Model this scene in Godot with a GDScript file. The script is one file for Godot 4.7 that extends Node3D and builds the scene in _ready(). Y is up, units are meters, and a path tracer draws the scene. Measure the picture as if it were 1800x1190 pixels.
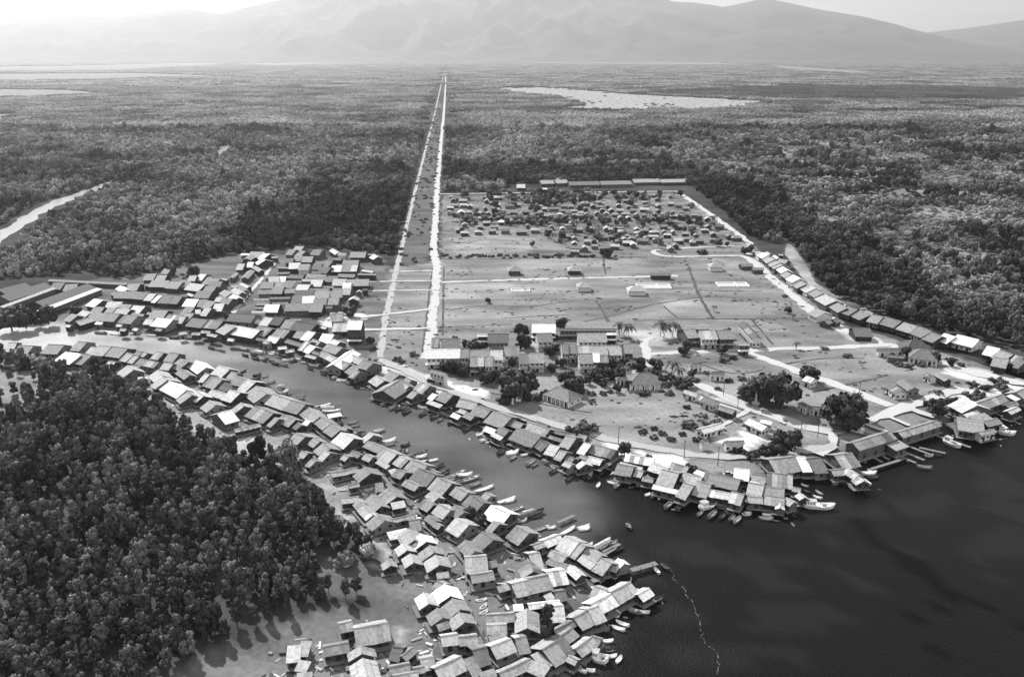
extends Node3D

var RN := RandomNumberGenerator.new()
var TAKEN := {}
var MROOF := []      # [tone][variant]
var MWALL := []
var MAT := {}
var NZ := FastNoiseLite.new()
var NF := FastNoiseLite.new()

const TONES := [0.04, 0.05, 0.055, 0.095, 0.14, 0.19, 0.235, 0.285, 0.37, 0.64]

class MB:
	var v := PackedVector3Array()
	var n := PackedVector3Array()
	var uv := PackedVector2Array()
	var c := PackedColorArray()
	var k := Color.WHITE
	func vert(p: Vector3, nn: Vector3, t: Vector2):
		v.append(p); n.append(nn); uv.append(t); c.append(k)
	func tri(a: Vector3, b: Vector3, d: Vector3):      # counter-clockwise seen from outside
		var nn := (b - a).cross(d - a).normalized()
		vert(a, nn, Vector2(a.x, a.z)); vert(d, nn, Vector2(d.x, d.z)); vert(b, nn, Vector2(b.x, b.z))
	func quad(a: Vector3, b: Vector3, d: Vector3, e: Vector3):
		var nn := (b - a).cross(d - a).normalized()
		var w := a.distance_to(b)
		var h := b.distance_to(d)
		var ta := Vector2(0, 0)
		var tb := Vector2(w, 0)
		var td := Vector2(w, h)
		var te := Vector2(0, h)
		vert(a, nn, ta); vert(d, nn, td); vert(b, nn, tb)
		vert(a, nn, ta); vert(e, nn, te); vert(d, nn, td)
	func box(at: Vector3, s: Vector3, bs := Basis.IDENTITY):
		var x := bs.x * s.x * 0.5
		var y := bs.y * s.y * 0.5
		var z := bs.z * s.z * 0.5
		quad(at - x - y + z, at + x - y + z, at + x + y + z, at - x + y + z)
		quad(at + x - y - z, at - x - y - z, at - x + y - z, at + x + y - z)
		quad(at + x - y + z, at + x - y - z, at + x + y - z, at + x + y + z)
		quad(at - x - y - z, at - x - y + z, at - x + y + z, at - x + y - z)
		quad(at - x + y + z, at + x + y + z, at + x + y - z, at - x + y - z)
		quad(at - x - y - z, at + x - y - z, at + x - y + z, at - x - y + z)
	func slab(a: Vector3, b: Vector3, d: Vector3, e: Vector3, th: float):   # a b d e counter-clockwise seen from above, th below
		var o := (b - a).cross(d - a).normalized() * th
		quad(a, b, d, e)
		quad(e - o, d - o, b - o, a - o)
		quad(a - o, b - o, b, a)
		quad(b - o, d - o, d, b)
		quad(d - o, e - o, e, d)
		quad(e - o, a - o, a, e)
	func tube(a: Vector3, b: Vector3, r0: float, r1: float, s: int):
		var d := (b - a).normalized()
		var x := d.cross(Vector3.RIGHT if absf(d.x) < 0.8 else Vector3.UP).normalized()
		var y := d.cross(x)
		for i in s:
			var p := TAU * i / s
			var q := TAU * (i + 1) / s
			var u := x * cos(p) + y * sin(p)
			var w := x * cos(q) + y * sin(q)
			quad(a + u * r0, a + w * r0, b + w * r1, b + u * r1)
	func mesh() -> ArrayMesh:
		var arr := []
		arr.resize(Mesh.ARRAY_MAX)
		arr[Mesh.ARRAY_VERTEX] = v
		arr[Mesh.ARRAY_NORMAL] = n
		arr[Mesh.ARRAY_TEX_UV] = uv
		arr[Mesh.ARRAY_COLOR] = c
		var m := ArrayMesh.new()
		m.add_surface_from_arrays(Mesh.PRIMITIVE_TRIANGLES, arr)
		return m

func numbered(s: String) -> String:
	if not TAKEN.has(s):
		TAKEN[s] = 0
		return s
	TAKEN[s] += 1
	return "%s_%03d" % [s, TAKEN[s]]

func tag(o, label := "", category := "", group := "", kind := ""):
	if label: o.set_meta("label", label)
	if category: o.set_meta("category", category)
	if group: o.set_meta("group", group)
	if kind: o.set_meta("kind", kind)
	return o

func put(called: String, mesh: Mesh, mat: Material, parent = null) -> MeshInstance3D:
	var o := MeshInstance3D.new()
	o.mesh = mesh
	o.material_override = mat
	if parent == null:
		o.name = numbered(called)
		add_child(o, true)
	else:
		o.name = called
		parent.add_child(o, true)
	return o

func thing(called: String, label: String, category: String, at: Vector3, turn := 0.0, group := "") -> Node3D:
	var o := Node3D.new()
	o.name = numbered(called)
	add_child(o, true)
	o.position = at
	o.rotation.y = turn
	tag(o, label, category, group)
	return o

func grey(a: float) -> Color:
	return Color(a, a, a).linear_to_srgb()

func mat(a: float, rough := 0.9, tex: Texture2D = null, scale := 0.0, vcol := false, spec := 0.3) -> StandardMaterial3D:
	var m := StandardMaterial3D.new()
	m.albedo_color = grey(a)
	m.roughness = rough
	m.metallic_specular = spec
	m.vertex_color_use_as_albedo = vcol
	if tex:
		m.albedo_texture = tex
		if scale > 0.0:
			m.uv1_triplanar = true
			m.uv1_world_triplanar = true
			m.uv1_scale = Vector3.ONE * scale
	return m

func noise_image(w: int, h: int, sx: float, sy: float, seed_: int, lo: float, hi: float, oct := 4) -> Image:
	# noise on a torus, so that it repeats without a seam
	var nz := FastNoiseLite.new()
	nz.seed = seed_
	nz.frequency = 1.0
	nz.fractal_octaves = oct
	var im := Image.create(w, h, false, Image.FORMAT_RGB8)
	for y in h:
		for x in w:
			var u := float(x) / w
			var t := float(y) / h
			var a := nz.get_noise_2d(u * sx, t * sy)
			var b := nz.get_noise_2d((u - 1.0) * sx, t * sy)
			var c := nz.get_noise_2d(u * sx, (t - 1.0) * sy)
			var d := nz.get_noise_2d((u - 1.0) * sx, (t - 1.0) * sy)
			var q := lerpf(lerpf(a, b, u), lerpf(c, d, u), t)
			var g := clampf(lerpf(lo, hi, q * 1.1 + 0.5), 0.0, 1.0)
			im.set_pixel(x, y, Color(g, g, g))
	return im

func roof_image(seed_: int) -> Image:
	# rain stains that run down the slope, mottled rust and faint sheet laps
	var st := noise_image(256, 256, 48.0, 2.0, seed_, 0.8, 1.03, 3)
	var bl := noise_image(256, 256, 4.0, 4.0, seed_ + 9, 0.78, 1.06, 3)
	var r := RandomNumberGenerator.new()
	r.seed = seed_
	for y in 256:
		for x in 256:
			var g := st.get_pixel(x, y).r * bl.get_pixel(x, y).r * 1.18
			if y % 64 < 2: g *= 0.8
			g *= 0.93 + 0.07 * sin(x * TAU / 8.0)
			g *= r.randf_range(0.97, 1.02)
			g = clampf(g, 0.0, 1.0)
			st.set_pixel(x, y, Color(g, g, g))
	return st

func tex(im: Image) -> ImageTexture:
	return ImageTexture.create_from_image(im)

func materials():
	for v in 3:
		var t := tex(roof_image(20 + v * 31))
		for k in 10:
			if v == 0: MROOF.append([])
			for j in 2:
				var m := mat(minf(TONES[k] * [1.28, 1.12, 1.4][v] * [1.0, 0.84][j], 0.95), 0.62 if k > 6 else 0.8, t, 0.0)
				m.uv1_scale = Vector3(0.125, 0.125, 1)
				m.uv1_offset = Vector3(v * 0.37 + j * 0.21, j * 0.4, 0)
				MROOF[k].append(m)
	var wood := tex(noise_image(256, 256, 60.0, 4.0, 5, 0.45, 1.0, 3))
	for a in [0.05, 0.085, 0.14, 0.24, 0.75]:
		MWALL.append(mat(a * 1.3, 0.9, wood, 0.2))
	MAT.dark = mat(0.02, 0.9)
	MAT.glass = mat(0.015, 0.25)
	MAT.post = mat(0.09, 0.95, wood, 0.3)
	MAT.deck = mat(0.27, 0.95, wood, 0.25)
	MAT.paint = mat(0.72, 0.7)
	MAT.bark = mat(0.07, 0.95)
	var ground := tex(noise_image(512, 512, 11.0, 11.0, 3, 0.86, 1.02, 6))
	var bumps := noise_image(512, 512, 60.0, 60.0, 4, 0.0, 1.0, 4)
	bumps.bump_map_to_normal_map(5.0)
	MAT.ground = mat(1.0, 0.95, ground, 0.03, true, 0.15)
	MAT.ground.detail_enabled = false
	MAT.road = mat(0.62, 0.95, tex(noise_image(512, 512, 50.0, 50.0, 8, 0.5, 1.02, 5)), 0.05)
	MAT.track = mat(0.5, 0.95, tex(noise_image(256, 256, 30.0, 30.0, 18, 0.5, 1.0, 4)), 0.06)
	MAT.dirt = mat(0.25, 0.95, tex(noise_image(256, 256, 30.0, 30.0, 19, 0.5, 1.0, 4)), 0.08)
	MAT.ditch = mat(0.05, 0.9)
	MAT.leaf = mat(1.0, 0.75, null, 0.0, true, 0.25)
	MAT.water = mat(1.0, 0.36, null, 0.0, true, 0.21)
	MAT.water.normal_enabled = true
	var wv := noise_image(512, 512, 44.0, 44.0, 6, 0.0, 1.0, 4)
	wv.bump_map_to_normal_map(3.0)
	MAT.water.normal_texture = tex(wv)
	MAT.water.normal_scale = 0.35
	MAT.water.uv1_triplanar = true
	MAT.water.uv1_world_triplanar = true
	MAT.water.uv1_scale = Vector3.ONE * 0.02
	MAT.calm = mat(0.09, 0.3, null, 0.0, false, 0.5)
	MAT.foam = mat(0.25, 0.8)
	MAT.clearing = mat(0.54, 0.95, tex(noise_image(256, 256, 20.0, 50.0, 35, 0.2, 1.05, 5)), 0.0025)
	MAT.hill = mat(0.05, 1.0)
	MAT.pale = mat(0.24, 0.95, tex(noise_image(256, 256, 14.0, 40.0, 33, 0.55, 1.0, 4)), 0.002)

# ------------------------------------------------------------------ ground and water
var WATER := PackedVector2Array([Vector2(-504.8,-516.8),Vector2(-350.1,-500.3),Vector2(-313.2,-496.8),Vector2(-288.8,-500.3),Vector2(-288.5,-520.5),Vector2(-288.2,-542.3),Vector2(-277.5,-535.7),Vector2(-267.3,-499.1),Vector2(-241.1,-491.2),Vector2(-203.3,-482.5),Vector2(-165.4,-469.9),Vector2(-137.4,-452.0),Vector2(-111.3,-435.3),Vector2(-90.2,-422.3),Vector2(-76.2,-409.9),Vector2(-66.3,-392.8),Vector2(-49.5,-381.2),Vector2(-26.6,-367.5),Vector2(-12.8,-350.3),Vector2(4.9,-332.7),Vector2(23.4,-317.2),Vector2(41.4,-310.1),Vector2(55.8,-299.5),Vector2(76.1,-290.4),Vector2(95.2,-288.6),Vector2(109.1,-294.9),Vector2(104.9,-307.1),Vector2(124.3,-310.6),Vector2(144.0,-326.1),Vector2(168.0,-337.3),Vector2(193.8,-355.2),Vector2(217.6,-366.1),Vector2(249.8,-385.5),Vector2(369.5,-433.6),Vector2(613.0,-516.8),Vector2(829.4,-516.8),Vector2(285.8,-143.0),Vector2(24.9,-143.0),Vector2(16.8,-167.4),Vector2(15.4,-189.5),Vector2(16.3,-203.6),Vector2(24.2,-219.3),Vector2(25.5,-234.0),Vector2(11.3,-243.7),Vector2(-2.0,-255.7),Vector2(-12.2,-268.8),Vector2(-25.6,-284.3),Vector2(-40.5,-302.3),Vector2(-56.6,-319.2),Vector2(-73.4,-333.3),Vector2(-92.8,-354.0),Vector2(-116.1,-373.5),Vector2(-140.6,-391.3),Vector2(-168.2,-413.1),Vector2(-198.0,-428.3),Vector2(-235.3,-442.6),Vector2(-265.5,-446.3),Vector2(-291.5,-458.8),Vector2(-328.3,-465.8),Vector2(-465.1,-471.9)])
var CREEK := PackedVector2Array([Vector2(246.0,-750.5),Vector2(243.8,-722.5),Vector2(235.3,-667.9),Vector2(223.1,-607.2),Vector2(224.5,-576.0),Vector2(233.5,-542.3),Vector2(249.2,-509.6),Vector2(270.0,-480.3),Vector2(288.7,-453.9),Vector2(332.7,-424.8),Vector2(360.8,-385.5),Vector2(322.5,-371.5),Vector2(263.7,-409.9),Vector2(255.9,-428.3),Vector2(243.4,-459.8),Vector2(226.4,-489.0),Vector2(216.4,-526.8),Vector2(212.9,-570.1),Vector2(218.7,-627.4),Vector2(228.8,-700.5)])
var LCREEK := PackedVector2Array([Vector2(-431.1,-615.5),Vector2(-481.3,-792.8),Vector2(-511.3,-909.8),Vector2(-519.0,-973.2),Vector2(-518.8,-1041.1),Vector2(-527.8,-1139.7),Vector2(-517.8,-1123.8),Vector2(-502.2,-1014.6),Vector2(-496.5,-938.6),Vector2(-485.8,-872.7),Vector2(-448.4,-734.9),Vector2(-398.9,-565.5)])
var LCREEK2 := PackedVector2Array([Vector2(-496.4,-1451.4),Vector2(-518.3,-1542.1),Vector2(-506.2,-1561.5),Vector2(-482.5,-1504.5),Vector2(-488.7,-1468.7),Vector2(-469.4,-1386.0)])
var SILT_AND_GLARE := PackedVector2Array([Vector2(-504.8,-516.8),Vector2(-317.7,-504.9),Vector2(-247.1,-504.9),Vector2(-92.4,-433.6),Vector2(-13.2,-364.8),Vector2(12.1,-328.9),Vector2(33.4,-298.6),Vector2(33.4,-276.8),Vector2(31.0,-263.1),Vector2(19.4,-253.9),Vector2(33.8,-243.7),Vector2(42.3,-237.2),Vector2(21.8,-234.0),Vector2(25.6,-216.6),Vector2(15.2,-187.3),Vector2(0.0,-189.5),Vector2(-38.9,-253.9),Vector2(-130.2,-358.4),Vector2(-277.2,-433.6),Vector2(-431.1,-433.6)])
var STREAK := PackedVector2Array([Vector2(117.4,-276.8),Vector2(121.1,-276.8),Vector2(129.1,-255.7),Vector2(136.8,-238.8),Vector2(147.6,-218.0),Vector2(142.8,-215.2),Vector2(130.2,-236.6),Vector2(122.5,-253.9)])
var GRASSGAP := PackedVector2Array([Vector2(-294.4,-421.8),Vector2(-251.4,-420.1),Vector2(-229.3,-391.6),Vector2(-219.7,-370.3),Vector2(-221.6,-354.1),Vector2(-252.5,-354.1)])
var NEARFOREST := PackedVector2Array([Vector2(-356.1,-432.2),Vector2(-276.3,-432.2),Vector2(-264.0,-432.2),Vector2(-243.5,-413.4),Vector2(-234.0,-415.1),Vector2(-221.2,-407.0),Vector2(-205.9,-411.8),Vector2(-182.6,-384.3),Vector2(-161.4,-365.0),Vector2(-138.1,-340.2),Vector2(-110.9,-312.1),Vector2(-100.3,-315.7),Vector2(-84.3,-297.6),Vector2(-71.0,-276.7),Vector2(-59.2,-258.5),Vector2(-46.0,-249.7),Vector2(-43.7,-244.6),Vector2(-64.1,-244.6),Vector2(-60.3,-227.3),Vector2(-43.9,-224.3),Vector2(-45.1,-220.9),Vector2(-58.0,-216.4),Vector2(-70.4,-211.6),Vector2(-78.4,-204.9),Vector2(-84.9,-200.0),Vector2(-91.8,-188.5),Vector2(-90.5,-166.8),Vector2(-138.6,-135.5)])
var SCRUB := PackedVector2Array([Vector2(455.5,-1622.8),Vector2(702.3,-1798.7),Vector2(1091.6,-1865.8),Vector2(321.9,-512.6),Vector2(286.1,-512.6),Vector2(317.5,-707.8),Vector2(313.1,-899.4),Vector2(302.4,-1059.5),Vector2(253.6,-1284.2)])
var PAINT := []
var PALE := []
var CLEAR := []
var DARKBELT := []

func inside(p: Vector2, poly: PackedVector2Array) -> bool:
	return Geometry2D.is_point_in_polygon(p, poly)

func edge_distance(p: Vector2, poly: PackedVector2Array) -> float:
	var best := 1e9
	var n := poly.size()
	for i in n:
		var a := poly[i]
		var b := poly[(i + 1) % n]
		if minf(a.x, b.x) - 26.0 > p.x or maxf(a.x, b.x) + 26.0 < p.x or minf(a.y, b.y) - 26.0 > p.y or maxf(a.y, b.y) + 26.0 < p.y: continue
		best = minf(best, p.distance_squared_to(Geometry2D.get_closest_point_to_segment(p, a, b)))
	return sqrt(best)

func lines(dense0: float, dense1: float, step: float, far: float, grow: float, near: float) -> PackedFloat32Array:
	var o := PackedFloat32Array()
	var x := dense0
	while x <= dense1:
		o.append(x)
		x += step
	var s := step
	x = o[o.size() - 1]
	while x < far:
		s *= grow
		x += s
		o.append(x)
	s = step
	x = dense0
	var pre := PackedFloat32Array()
	while x > near:
		s *= grow
		x -= s
		pre.append(x)
	pre.reverse()
	pre.append_array(o)
	return pre

func build_ground():
	PAINT = [
		[0.045,PackedVector2Array([Vector2(-366.5,-430.0),Vector2(-256.6,-430.0),Vector2(-165.2,-382.3),Vector2(-87.4,-310.5),Vector2(-46.3,-251.9),Vector2(-40.1,-235.3),Vector2(-44.0,-214.8),Vector2(-69.1,-206.9),Vector2(-90.6,-185.8),Vector2(-142.7,-134.9)])],
		[0.16,PackedVector2Array([Vector2(-270.0,-421.4),Vector2(-251.1,-419.7),Vector2(-228.1,-389.6),Vector2(-218.6,-368.5),Vector2(-222.1,-355.5),Vector2(-242.8,-355.5),Vector2(-282.9,-413.0)])],
		[0.21,PackedVector2Array([Vector2(-306.7,-452.2),Vector2(-262.3,-440.8),Vector2(-232.5,-437.2),Vector2(-195.0,-421.4),Vector2(-165.6,-406.5),Vector2(-132.1,-382.3),Vector2(-85.8,-346.2),Vector2(-50.9,-313.1),Vector2(-20.8,-276.6),Vector2(0.0,-250.1),Vector2(25.4,-233.7),Vector2(23.8,-216.2),Vector2(16.1,-201.9),Vector2(15.1,-185.8),Vector2(0.0,-149.2),Vector2(-89.6,-149.2),Vector2(-91.5,-188.0),Vector2(-84.7,-199.5),Vector2(-69.4,-208.2),Vector2(-57.6,-214.8),Vector2(-42.8,-217.6),Vector2(-40.1,-235.3),Vector2(-48.2,-251.9),Vector2(-57.9,-262.8),Vector2(-72.2,-282.8),Vector2(-85.6,-308.1),Vector2(-100.0,-314.6),Vector2(-110.7,-311.5),Vector2(-138.0,-340.3),Vector2(-160.0,-361.9),Vector2(-181.7,-382.3),Vector2(-204.5,-408.9),Vector2(-234.9,-417.2),Vector2(-274.9,-430.0)])],
		[0.1,PackedVector2Array([Vector2(-56.7,-291.6),Vector2(-43.1,-288.0),Vector2(-28.6,-270.5),Vector2(-10.2,-268.6),Vector2(5.8,-250.1),Vector2(25.4,-233.7),Vector2(23.8,-216.2),Vector2(16.1,-201.9),Vector2(15.1,-185.8),Vector2(0.0,-149.2),Vector2(-43.5,-149.2),Vector2(-49.2,-190.2),Vector2(-33.5,-199.5),Vector2(-23.7,-214.8),Vector2(-29.2,-235.3),Vector2(-42.9,-255.4),Vector2(-53.9,-274.5)])],  # wet mud, painted darker still for deep shade between the stilt houses
		[0.13,PackedVector2Array([Vector2(-198.7,-423.1),Vector2(-165.6,-406.5),Vector2(-132.1,-382.3),Vector2(-85.8,-346.2),Vector2(-50.9,-313.1),Vector2(-20.8,-276.6),Vector2(-8.0,-262.8),Vector2(-24.0,-262.8),Vector2(-43.0,-287.2),Vector2(-59.0,-305.6),Vector2(-80.4,-320.8),Vector2(-106.2,-337.4),Vector2(-129.2,-355.5),Vector2(-156.9,-382.3)])],  # mud under the upstream rows, with house shade painted into its colour
		[0.11,PackedVector2Array([Vector2(-91.5,-188.0),Vector2(-83.5,-200.7),Vector2(-69.7,-209.5),Vector2(-57.9,-216.2),Vector2(-43.2,-220.4),Vector2(-34.9,-209.5),Vector2(-38.4,-149.2),Vector2(-89.6,-149.2)])],
		[0.1,PackedVector2Array([Vector2(-46.1,-238.4),Vector2(-37.5,-243.3),Vector2(-20.1,-235.3),Vector2(-10.2,-214.8),Vector2(-19.4,-201.9),Vector2(-33.2,-209.5),Vector2(-43.2,-209.5),Vector2(-55.9,-206.9),Vector2(-69.1,-206.9),Vector2(-57.3,-213.5),Vector2(-44.5,-217.6)])],
		[0.09,PackedVector2Array([Vector2(-63.7,-243.3),Vector2(-45.5,-246.7),Vector2(-41.9,-235.3),Vector2(-45.4,-223.2),Vector2(-58.3,-226.1)])],
		[0.145,PackedVector2Array([Vector2(-88.6,-647.4),Vector2(-57.3,-672.3),Vector2(-82.7,-993.5),Vector2(200.7,-1023.3),Vector2(208.0,-730.3),Vector2(203.1,-500.8),Vector2(267.6,-417.2),Vector2(330.4,-382.3),Vector2(319.8,-368.5),Vector2(251.9,-389.6),Vector2(143.9,-326.2),Vector2(99.1,-303.2),Vector2(46.3,-313.1),Vector2(0.0,-352.3),Vector2(-74.3,-417.2),Vector2(-121.6,-512.6),Vector2(-106.7,-595.8)])],
		[0.12,PackedVector2Array([Vector2(-82.0,-993.5),Vector2(200.7,-1023.3),Vector2(199.9,-682.4),Vector2(92.2,-676.3),Vector2(-57.2,-676.3)])],
		[0.17,PackedVector2Array([Vector2(-57.0,-766.7),Vector2(0.0,-774.3),Vector2(23.0,-754.2),Vector2(13.9,-682.4),Vector2(-47.0,-690.7)])],
		[0.09,PackedVector2Array([Vector2(-328.2,-595.8),Vector2(-276.1,-629.3),Vector2(-227.6,-697.0),Vector2(-101.4,-676.3),Vector2(-78.7,-512.6),Vector2(-76.6,-413.0),Vector2(-164.7,-468.1),Vector2(-266.8,-495.1)])],  # quarter ground, painted darker to put shadow in the gaps between houses
		[0.075,PackedVector2Array([Vector2(-93.0,-647.4),Vector2(-96.6,-730.3),Vector2(-113.5,-973.2),Vector2(-145.8,-1434.5),Vector2(-230.6,-2649.0),Vector2(-266.1,-3341.9),Vector2(-127.5,-1523.1),Vector2(-91.1,-1014.6),Vector2(-68.3,-707.8),Vector2(-67.9,-662.5)])],
		[0.34,PackedVector2Array([Vector2(-73.1,-439.0),Vector2(-61.1,-430.0),Vector2(-38.0,-408.9),Vector2(-16.8,-389.6),Vector2(-19.1,-378.8),Vector2(-39.2,-389.6),Vector2(-58.1,-406.5),Vector2(-75.3,-423.1)])],
		[0.44,PackedVector2Array([Vector2(-40.0,-398.7),Vector2(-24.4,-400.2),Vector2(-11.2,-389.6),Vector2(-13.8,-384.5),Vector2(-33.5,-388.1)])],
		[0.36,PackedVector2Array([Vector2(-21.4,-430.0),Vector2(1.5,-433.6),Vector2(9.0,-421.4),Vector2(-5.9,-413.0),Vector2(-20.2,-417.2)])],
		[0.44,PackedVector2Array([Vector2(59.1,-320.8),Vector2(72.6,-323.5),Vector2(66.5,-309.5),Vector2(55.6,-313.1),Vector2(50.8,-320.8),Vector2(55.0,-325.1)])],
		[0.38,PackedVector2Array([Vector2(39.5,-337.4),Vector2(53.1,-328.9),Vector2(49.6,-320.8),Vector2(36.2,-328.9)])],
		[0.4,PackedVector2Array([Vector2(92.0,-340.3),Vector2(108.1,-344.4),Vector2(110.3,-334.5),Vector2(95.9,-326.2),Vector2(86.1,-330.6)])],
		[0.34,PackedVector2Array([Vector2(88.2,-389.6),Vector2(107.4,-382.3),Vector2(104.9,-361.9),Vector2(91.3,-371.9)])],
		[0.4,PackedVector2Array([Vector2(-122.9,-518.7),Vector2(-94.6,-522.5),Vector2(-90.1,-495.1),Vector2(-102.5,-487.2),Vector2(-115.1,-498.5)])],
		[0.34,PackedVector2Array([Vector2(238.2,-430.0),Vector2(267.6,-417.2),Vector2(247.8,-382.3),Vector2(223.0,-371.9),Vector2(212.7,-389.6),Vector2(235.4,-401.0),Vector2(223.0,-417.2)])],
		[0.4,PackedVector2Array([Vector2(209.2,-382.3),Vector2(229.5,-389.6),Vector2(229.4,-378.8),Vector2(208.9,-365.1)])],
		[0.33,PackedVector2Array([Vector2(196.9,-483.9),Vector2(215.1,-478.5),Vector2(215.3,-463.0),Vector2(194.4,-468.1)])],
		[0.38,PackedVector2Array([Vector2(187.7,-565.5),Vector2(207.4,-512.6),Vector2(197.5,-495.1),Vector2(184.8,-531.4),Vector2(179.6,-551.4)])],
		[0.24,PackedVector2Array([Vector2(76.8,-453.1),Vector2(109.4,-456.0),Vector2(107.4,-446.4),Vector2(74.7,-439.0),Vector2(72.5,-468.1),Vector2(67.9,-483.9),Vector2(119.1,-500.8),Vector2(110.9,-478.5)])],
		[0.36,PackedVector2Array([Vector2(6.6,-468.1),Vector2(20.2,-480.7),Vector2(28.0,-468.1),Vector2(15.9,-448.3)])],
		[0.34,PackedVector2Array([Vector2(61.1,-430.0),Vector2(73.8,-443.6),Vector2(75.0,-421.4),Vector2(64.3,-408.9)])],
		[0.19,PackedVector2Array([Vector2(101.3,-551.4),Vector2(130.4,-562.6),Vector2(128.8,-545.9),Vector2(100.4,-535.3)])],
		[0.12,PackedVector2Array([Vector2(61.1,-551.4),Vector2(101.7,-565.5),Vector2(99.8,-531.4),Vector2(57.2,-512.6)])],
		[0.17,PackedVector2Array([Vector2(-25.9,-531.4),Vector2(11.2,-537.9),Vector2(11.0,-525.0),Vector2(-25.5,-522.5)])],
		[0.175,PackedVector2Array([Vector2(-49.2,-595.8),Vector2(0.0,-600.7),Vector2(0.0,-565.5),Vector2(-46.4,-558.4)])],
		[0.13,PackedVector2Array([Vector2(0.0,-565.5),Vector2(63.3,-572.8),Vector2(59.1,-531.4),Vector2(0.0,-525.0)])],
		[0.135,PackedVector2Array([Vector2(139.5,-595.8),Vector2(192.2,-580.3),Vector2(193.1,-512.6),Vector2(125.2,-512.6)])],
		[0.12,PackedVector2Array([Vector2(-55.3,-676.3),Vector2(0.0,-676.3),Vector2(0.0,-647.4),Vector2(-53.1,-647.4)])],
		[0.11,PackedVector2Array([Vector2(191.1,-551.4),Vector2(195.5,-489.4),Vector2(174.8,-478.5),Vector2(153.8,-512.6)])]]
	PALE = [
		PackedVector2Array([Vector2(-119.6,-4150.2),Vector2(82.3,-4288.1),Vector2(265.7,-4150.2),Vector2(458.6,-3574.4),Vector2(913.9,-2990.7),Vector2(652.8,-2595.0),Vector2(95.6,-2468.9),Vector2(204.8,-2764.0),Vector2(177.8,-3257.0),Vector2(-47.8,-3729.9)]),
		PackedVector2Array([Vector2(-781.1,-17601.3),Vector2(3254.7,-14658.9),Vector2(3427.4,-12557.2),Vector2(2662.9,-11984.0),Vector2(0.0,-13884.6)]),
		PackedVector2Array([Vector2(3427.4,-12557.2),Vector2(3347.7,-10132.1),Vector2(3200.0,-7735.6),Vector2(2642.9,-6915.7),Vector2(2678.2,-8774.1)]),
		PackedVector2Array([Vector2(-7725.5,-10132.1),Vector2(-5579.5,-10980.9),Vector2(-5300.5,-14658.9),Vector2(-4017.2,-13187.7),Vector2(-3661.5,-8222.4),Vector2(-5579.5,-7302.8)]),
		PackedVector2Array([Vector2(-3347.7,-4360.4),Vector2(-1978.2,-3959.2),Vector2(-1650.6,-3624.8),Vector2(-1757.5,-3257.0),Vector2(-2282.5,-2956.1)]),
		PackedVector2Array([Vector2(-1950.1,-2517.8),Vector2(-1363.9,-2398.8),Vector2(-1199.6,-2153.6),Vector2(-1455.5,-1865.8)]),
		PackedVector2Array([Vector2(-4352.0,-13187.7),Vector2(-2231.8,-17601.3),Vector2(-1464.6,-16497.9),Vector2(-2929.2,-10980.9)]),
		PackedVector2Array([Vector2(-5021.6,-6567.2),Vector2(-3068.7,-7302.8),Vector2(-1913.0,-6252.0),Vector2(-2678.2,-5243.1),Vector2(-3862.7,-5039.4)])]
	CLEAR = [
		PackedVector2Array([Vector2(-451.3,-595.8),Vector2(-355.1,-615.5),Vector2(-325.2,-632.8),Vector2(-288.1,-612.2),Vector2(-262.9,-640.0),Vector2(-236.4,-694.9),Vector2(-186.0,-721.1),Vector2(-145.1,-712.2),Vector2(-112.8,-690.7),Vector2(-98.4,-694.9),Vector2(-119.4,-973.2),Vector2(-159.5,-1504.5),Vector2(-262.5,-2956.1),Vector2(-571.9,-7302.8),Vector2(-987.6,-13187.7),Vector2(-954.1,-13187.7),Vector2(-520.8,-7302.8),Vector2(-175.1,-2398.8),Vector2(-95.8,-1219.9),Vector2(-82.3,-1023.3),Vector2(-10.2,-1023.3),Vector2(-7.2,-1078.5),Vector2(18.1,-1093.2),Vector2(221.0,-1093.2),Vector2(226.3,-1006.1),Vector2(214.3,-754.2),Vector2(235.1,-734.9),Vector2(245.4,-759.1),Vector2(250.1,-754.2),Vector2(235.6,-666.4),Vector2(221.5,-595.8),Vector2(223.2,-559.8),Vector2(231.3,-527.5),Vector2(246.2,-503.1),Vector2(266.7,-474.3),Vector2(289.7,-456.0),Vector2(385.4,-382.3),Vector2(249.7,-134.9),Vector2(-71.3,-134.9),Vector2(-91.0,-186.7),Vector2(-84.2,-198.0),Vector2(-69.2,-207.4),Vector2(-57.4,-213.7),Vector2(-42.8,-217.6),Vector2(-40.8,-235.3),Vector2(-45.9,-249.1),Vector2(-57.9,-262.8),Vector2(-72.2,-282.8),Vector2(-85.3,-306.6),Vector2(-100.0,-314.6),Vector2(-110.7,-311.5),Vector2(-138.0,-340.3),Vector2(-160.0,-361.9),Vector2(-181.7,-382.3),Vector2(-204.5,-408.9),Vector2(-220.9,-406.5),Vector2(-234.9,-417.2),Vector2(-256.6,-430.0),Vector2(-336.0,-430.0)]),
		PackedVector2Array([Vector2(-451.7,-647.4),Vector2(-498.8,-823.7),Vector2(-524.6,-934.9),Vector2(-523.1,-981.2),Vector2(-520.9,-1045.6),Vector2(-527.8,-1139.7),Vector2(-505.1,-1098.2),Vector2(-476.4,-965.3),Vector2(-467.7,-885.9),Vector2(-452.9,-812.2),Vector2(-416.2,-678.3),Vector2(-372.8,-525.0)]),
		PackedVector2Array([Vector2(-498.4,-1451.4),Vector2(-521.4,-1551.7),Vector2(-509.3,-1571.4),Vector2(-480.5,-1504.5),Vector2(-465.0,-1418.0),Vector2(-443.5,-1311.8)])]
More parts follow.
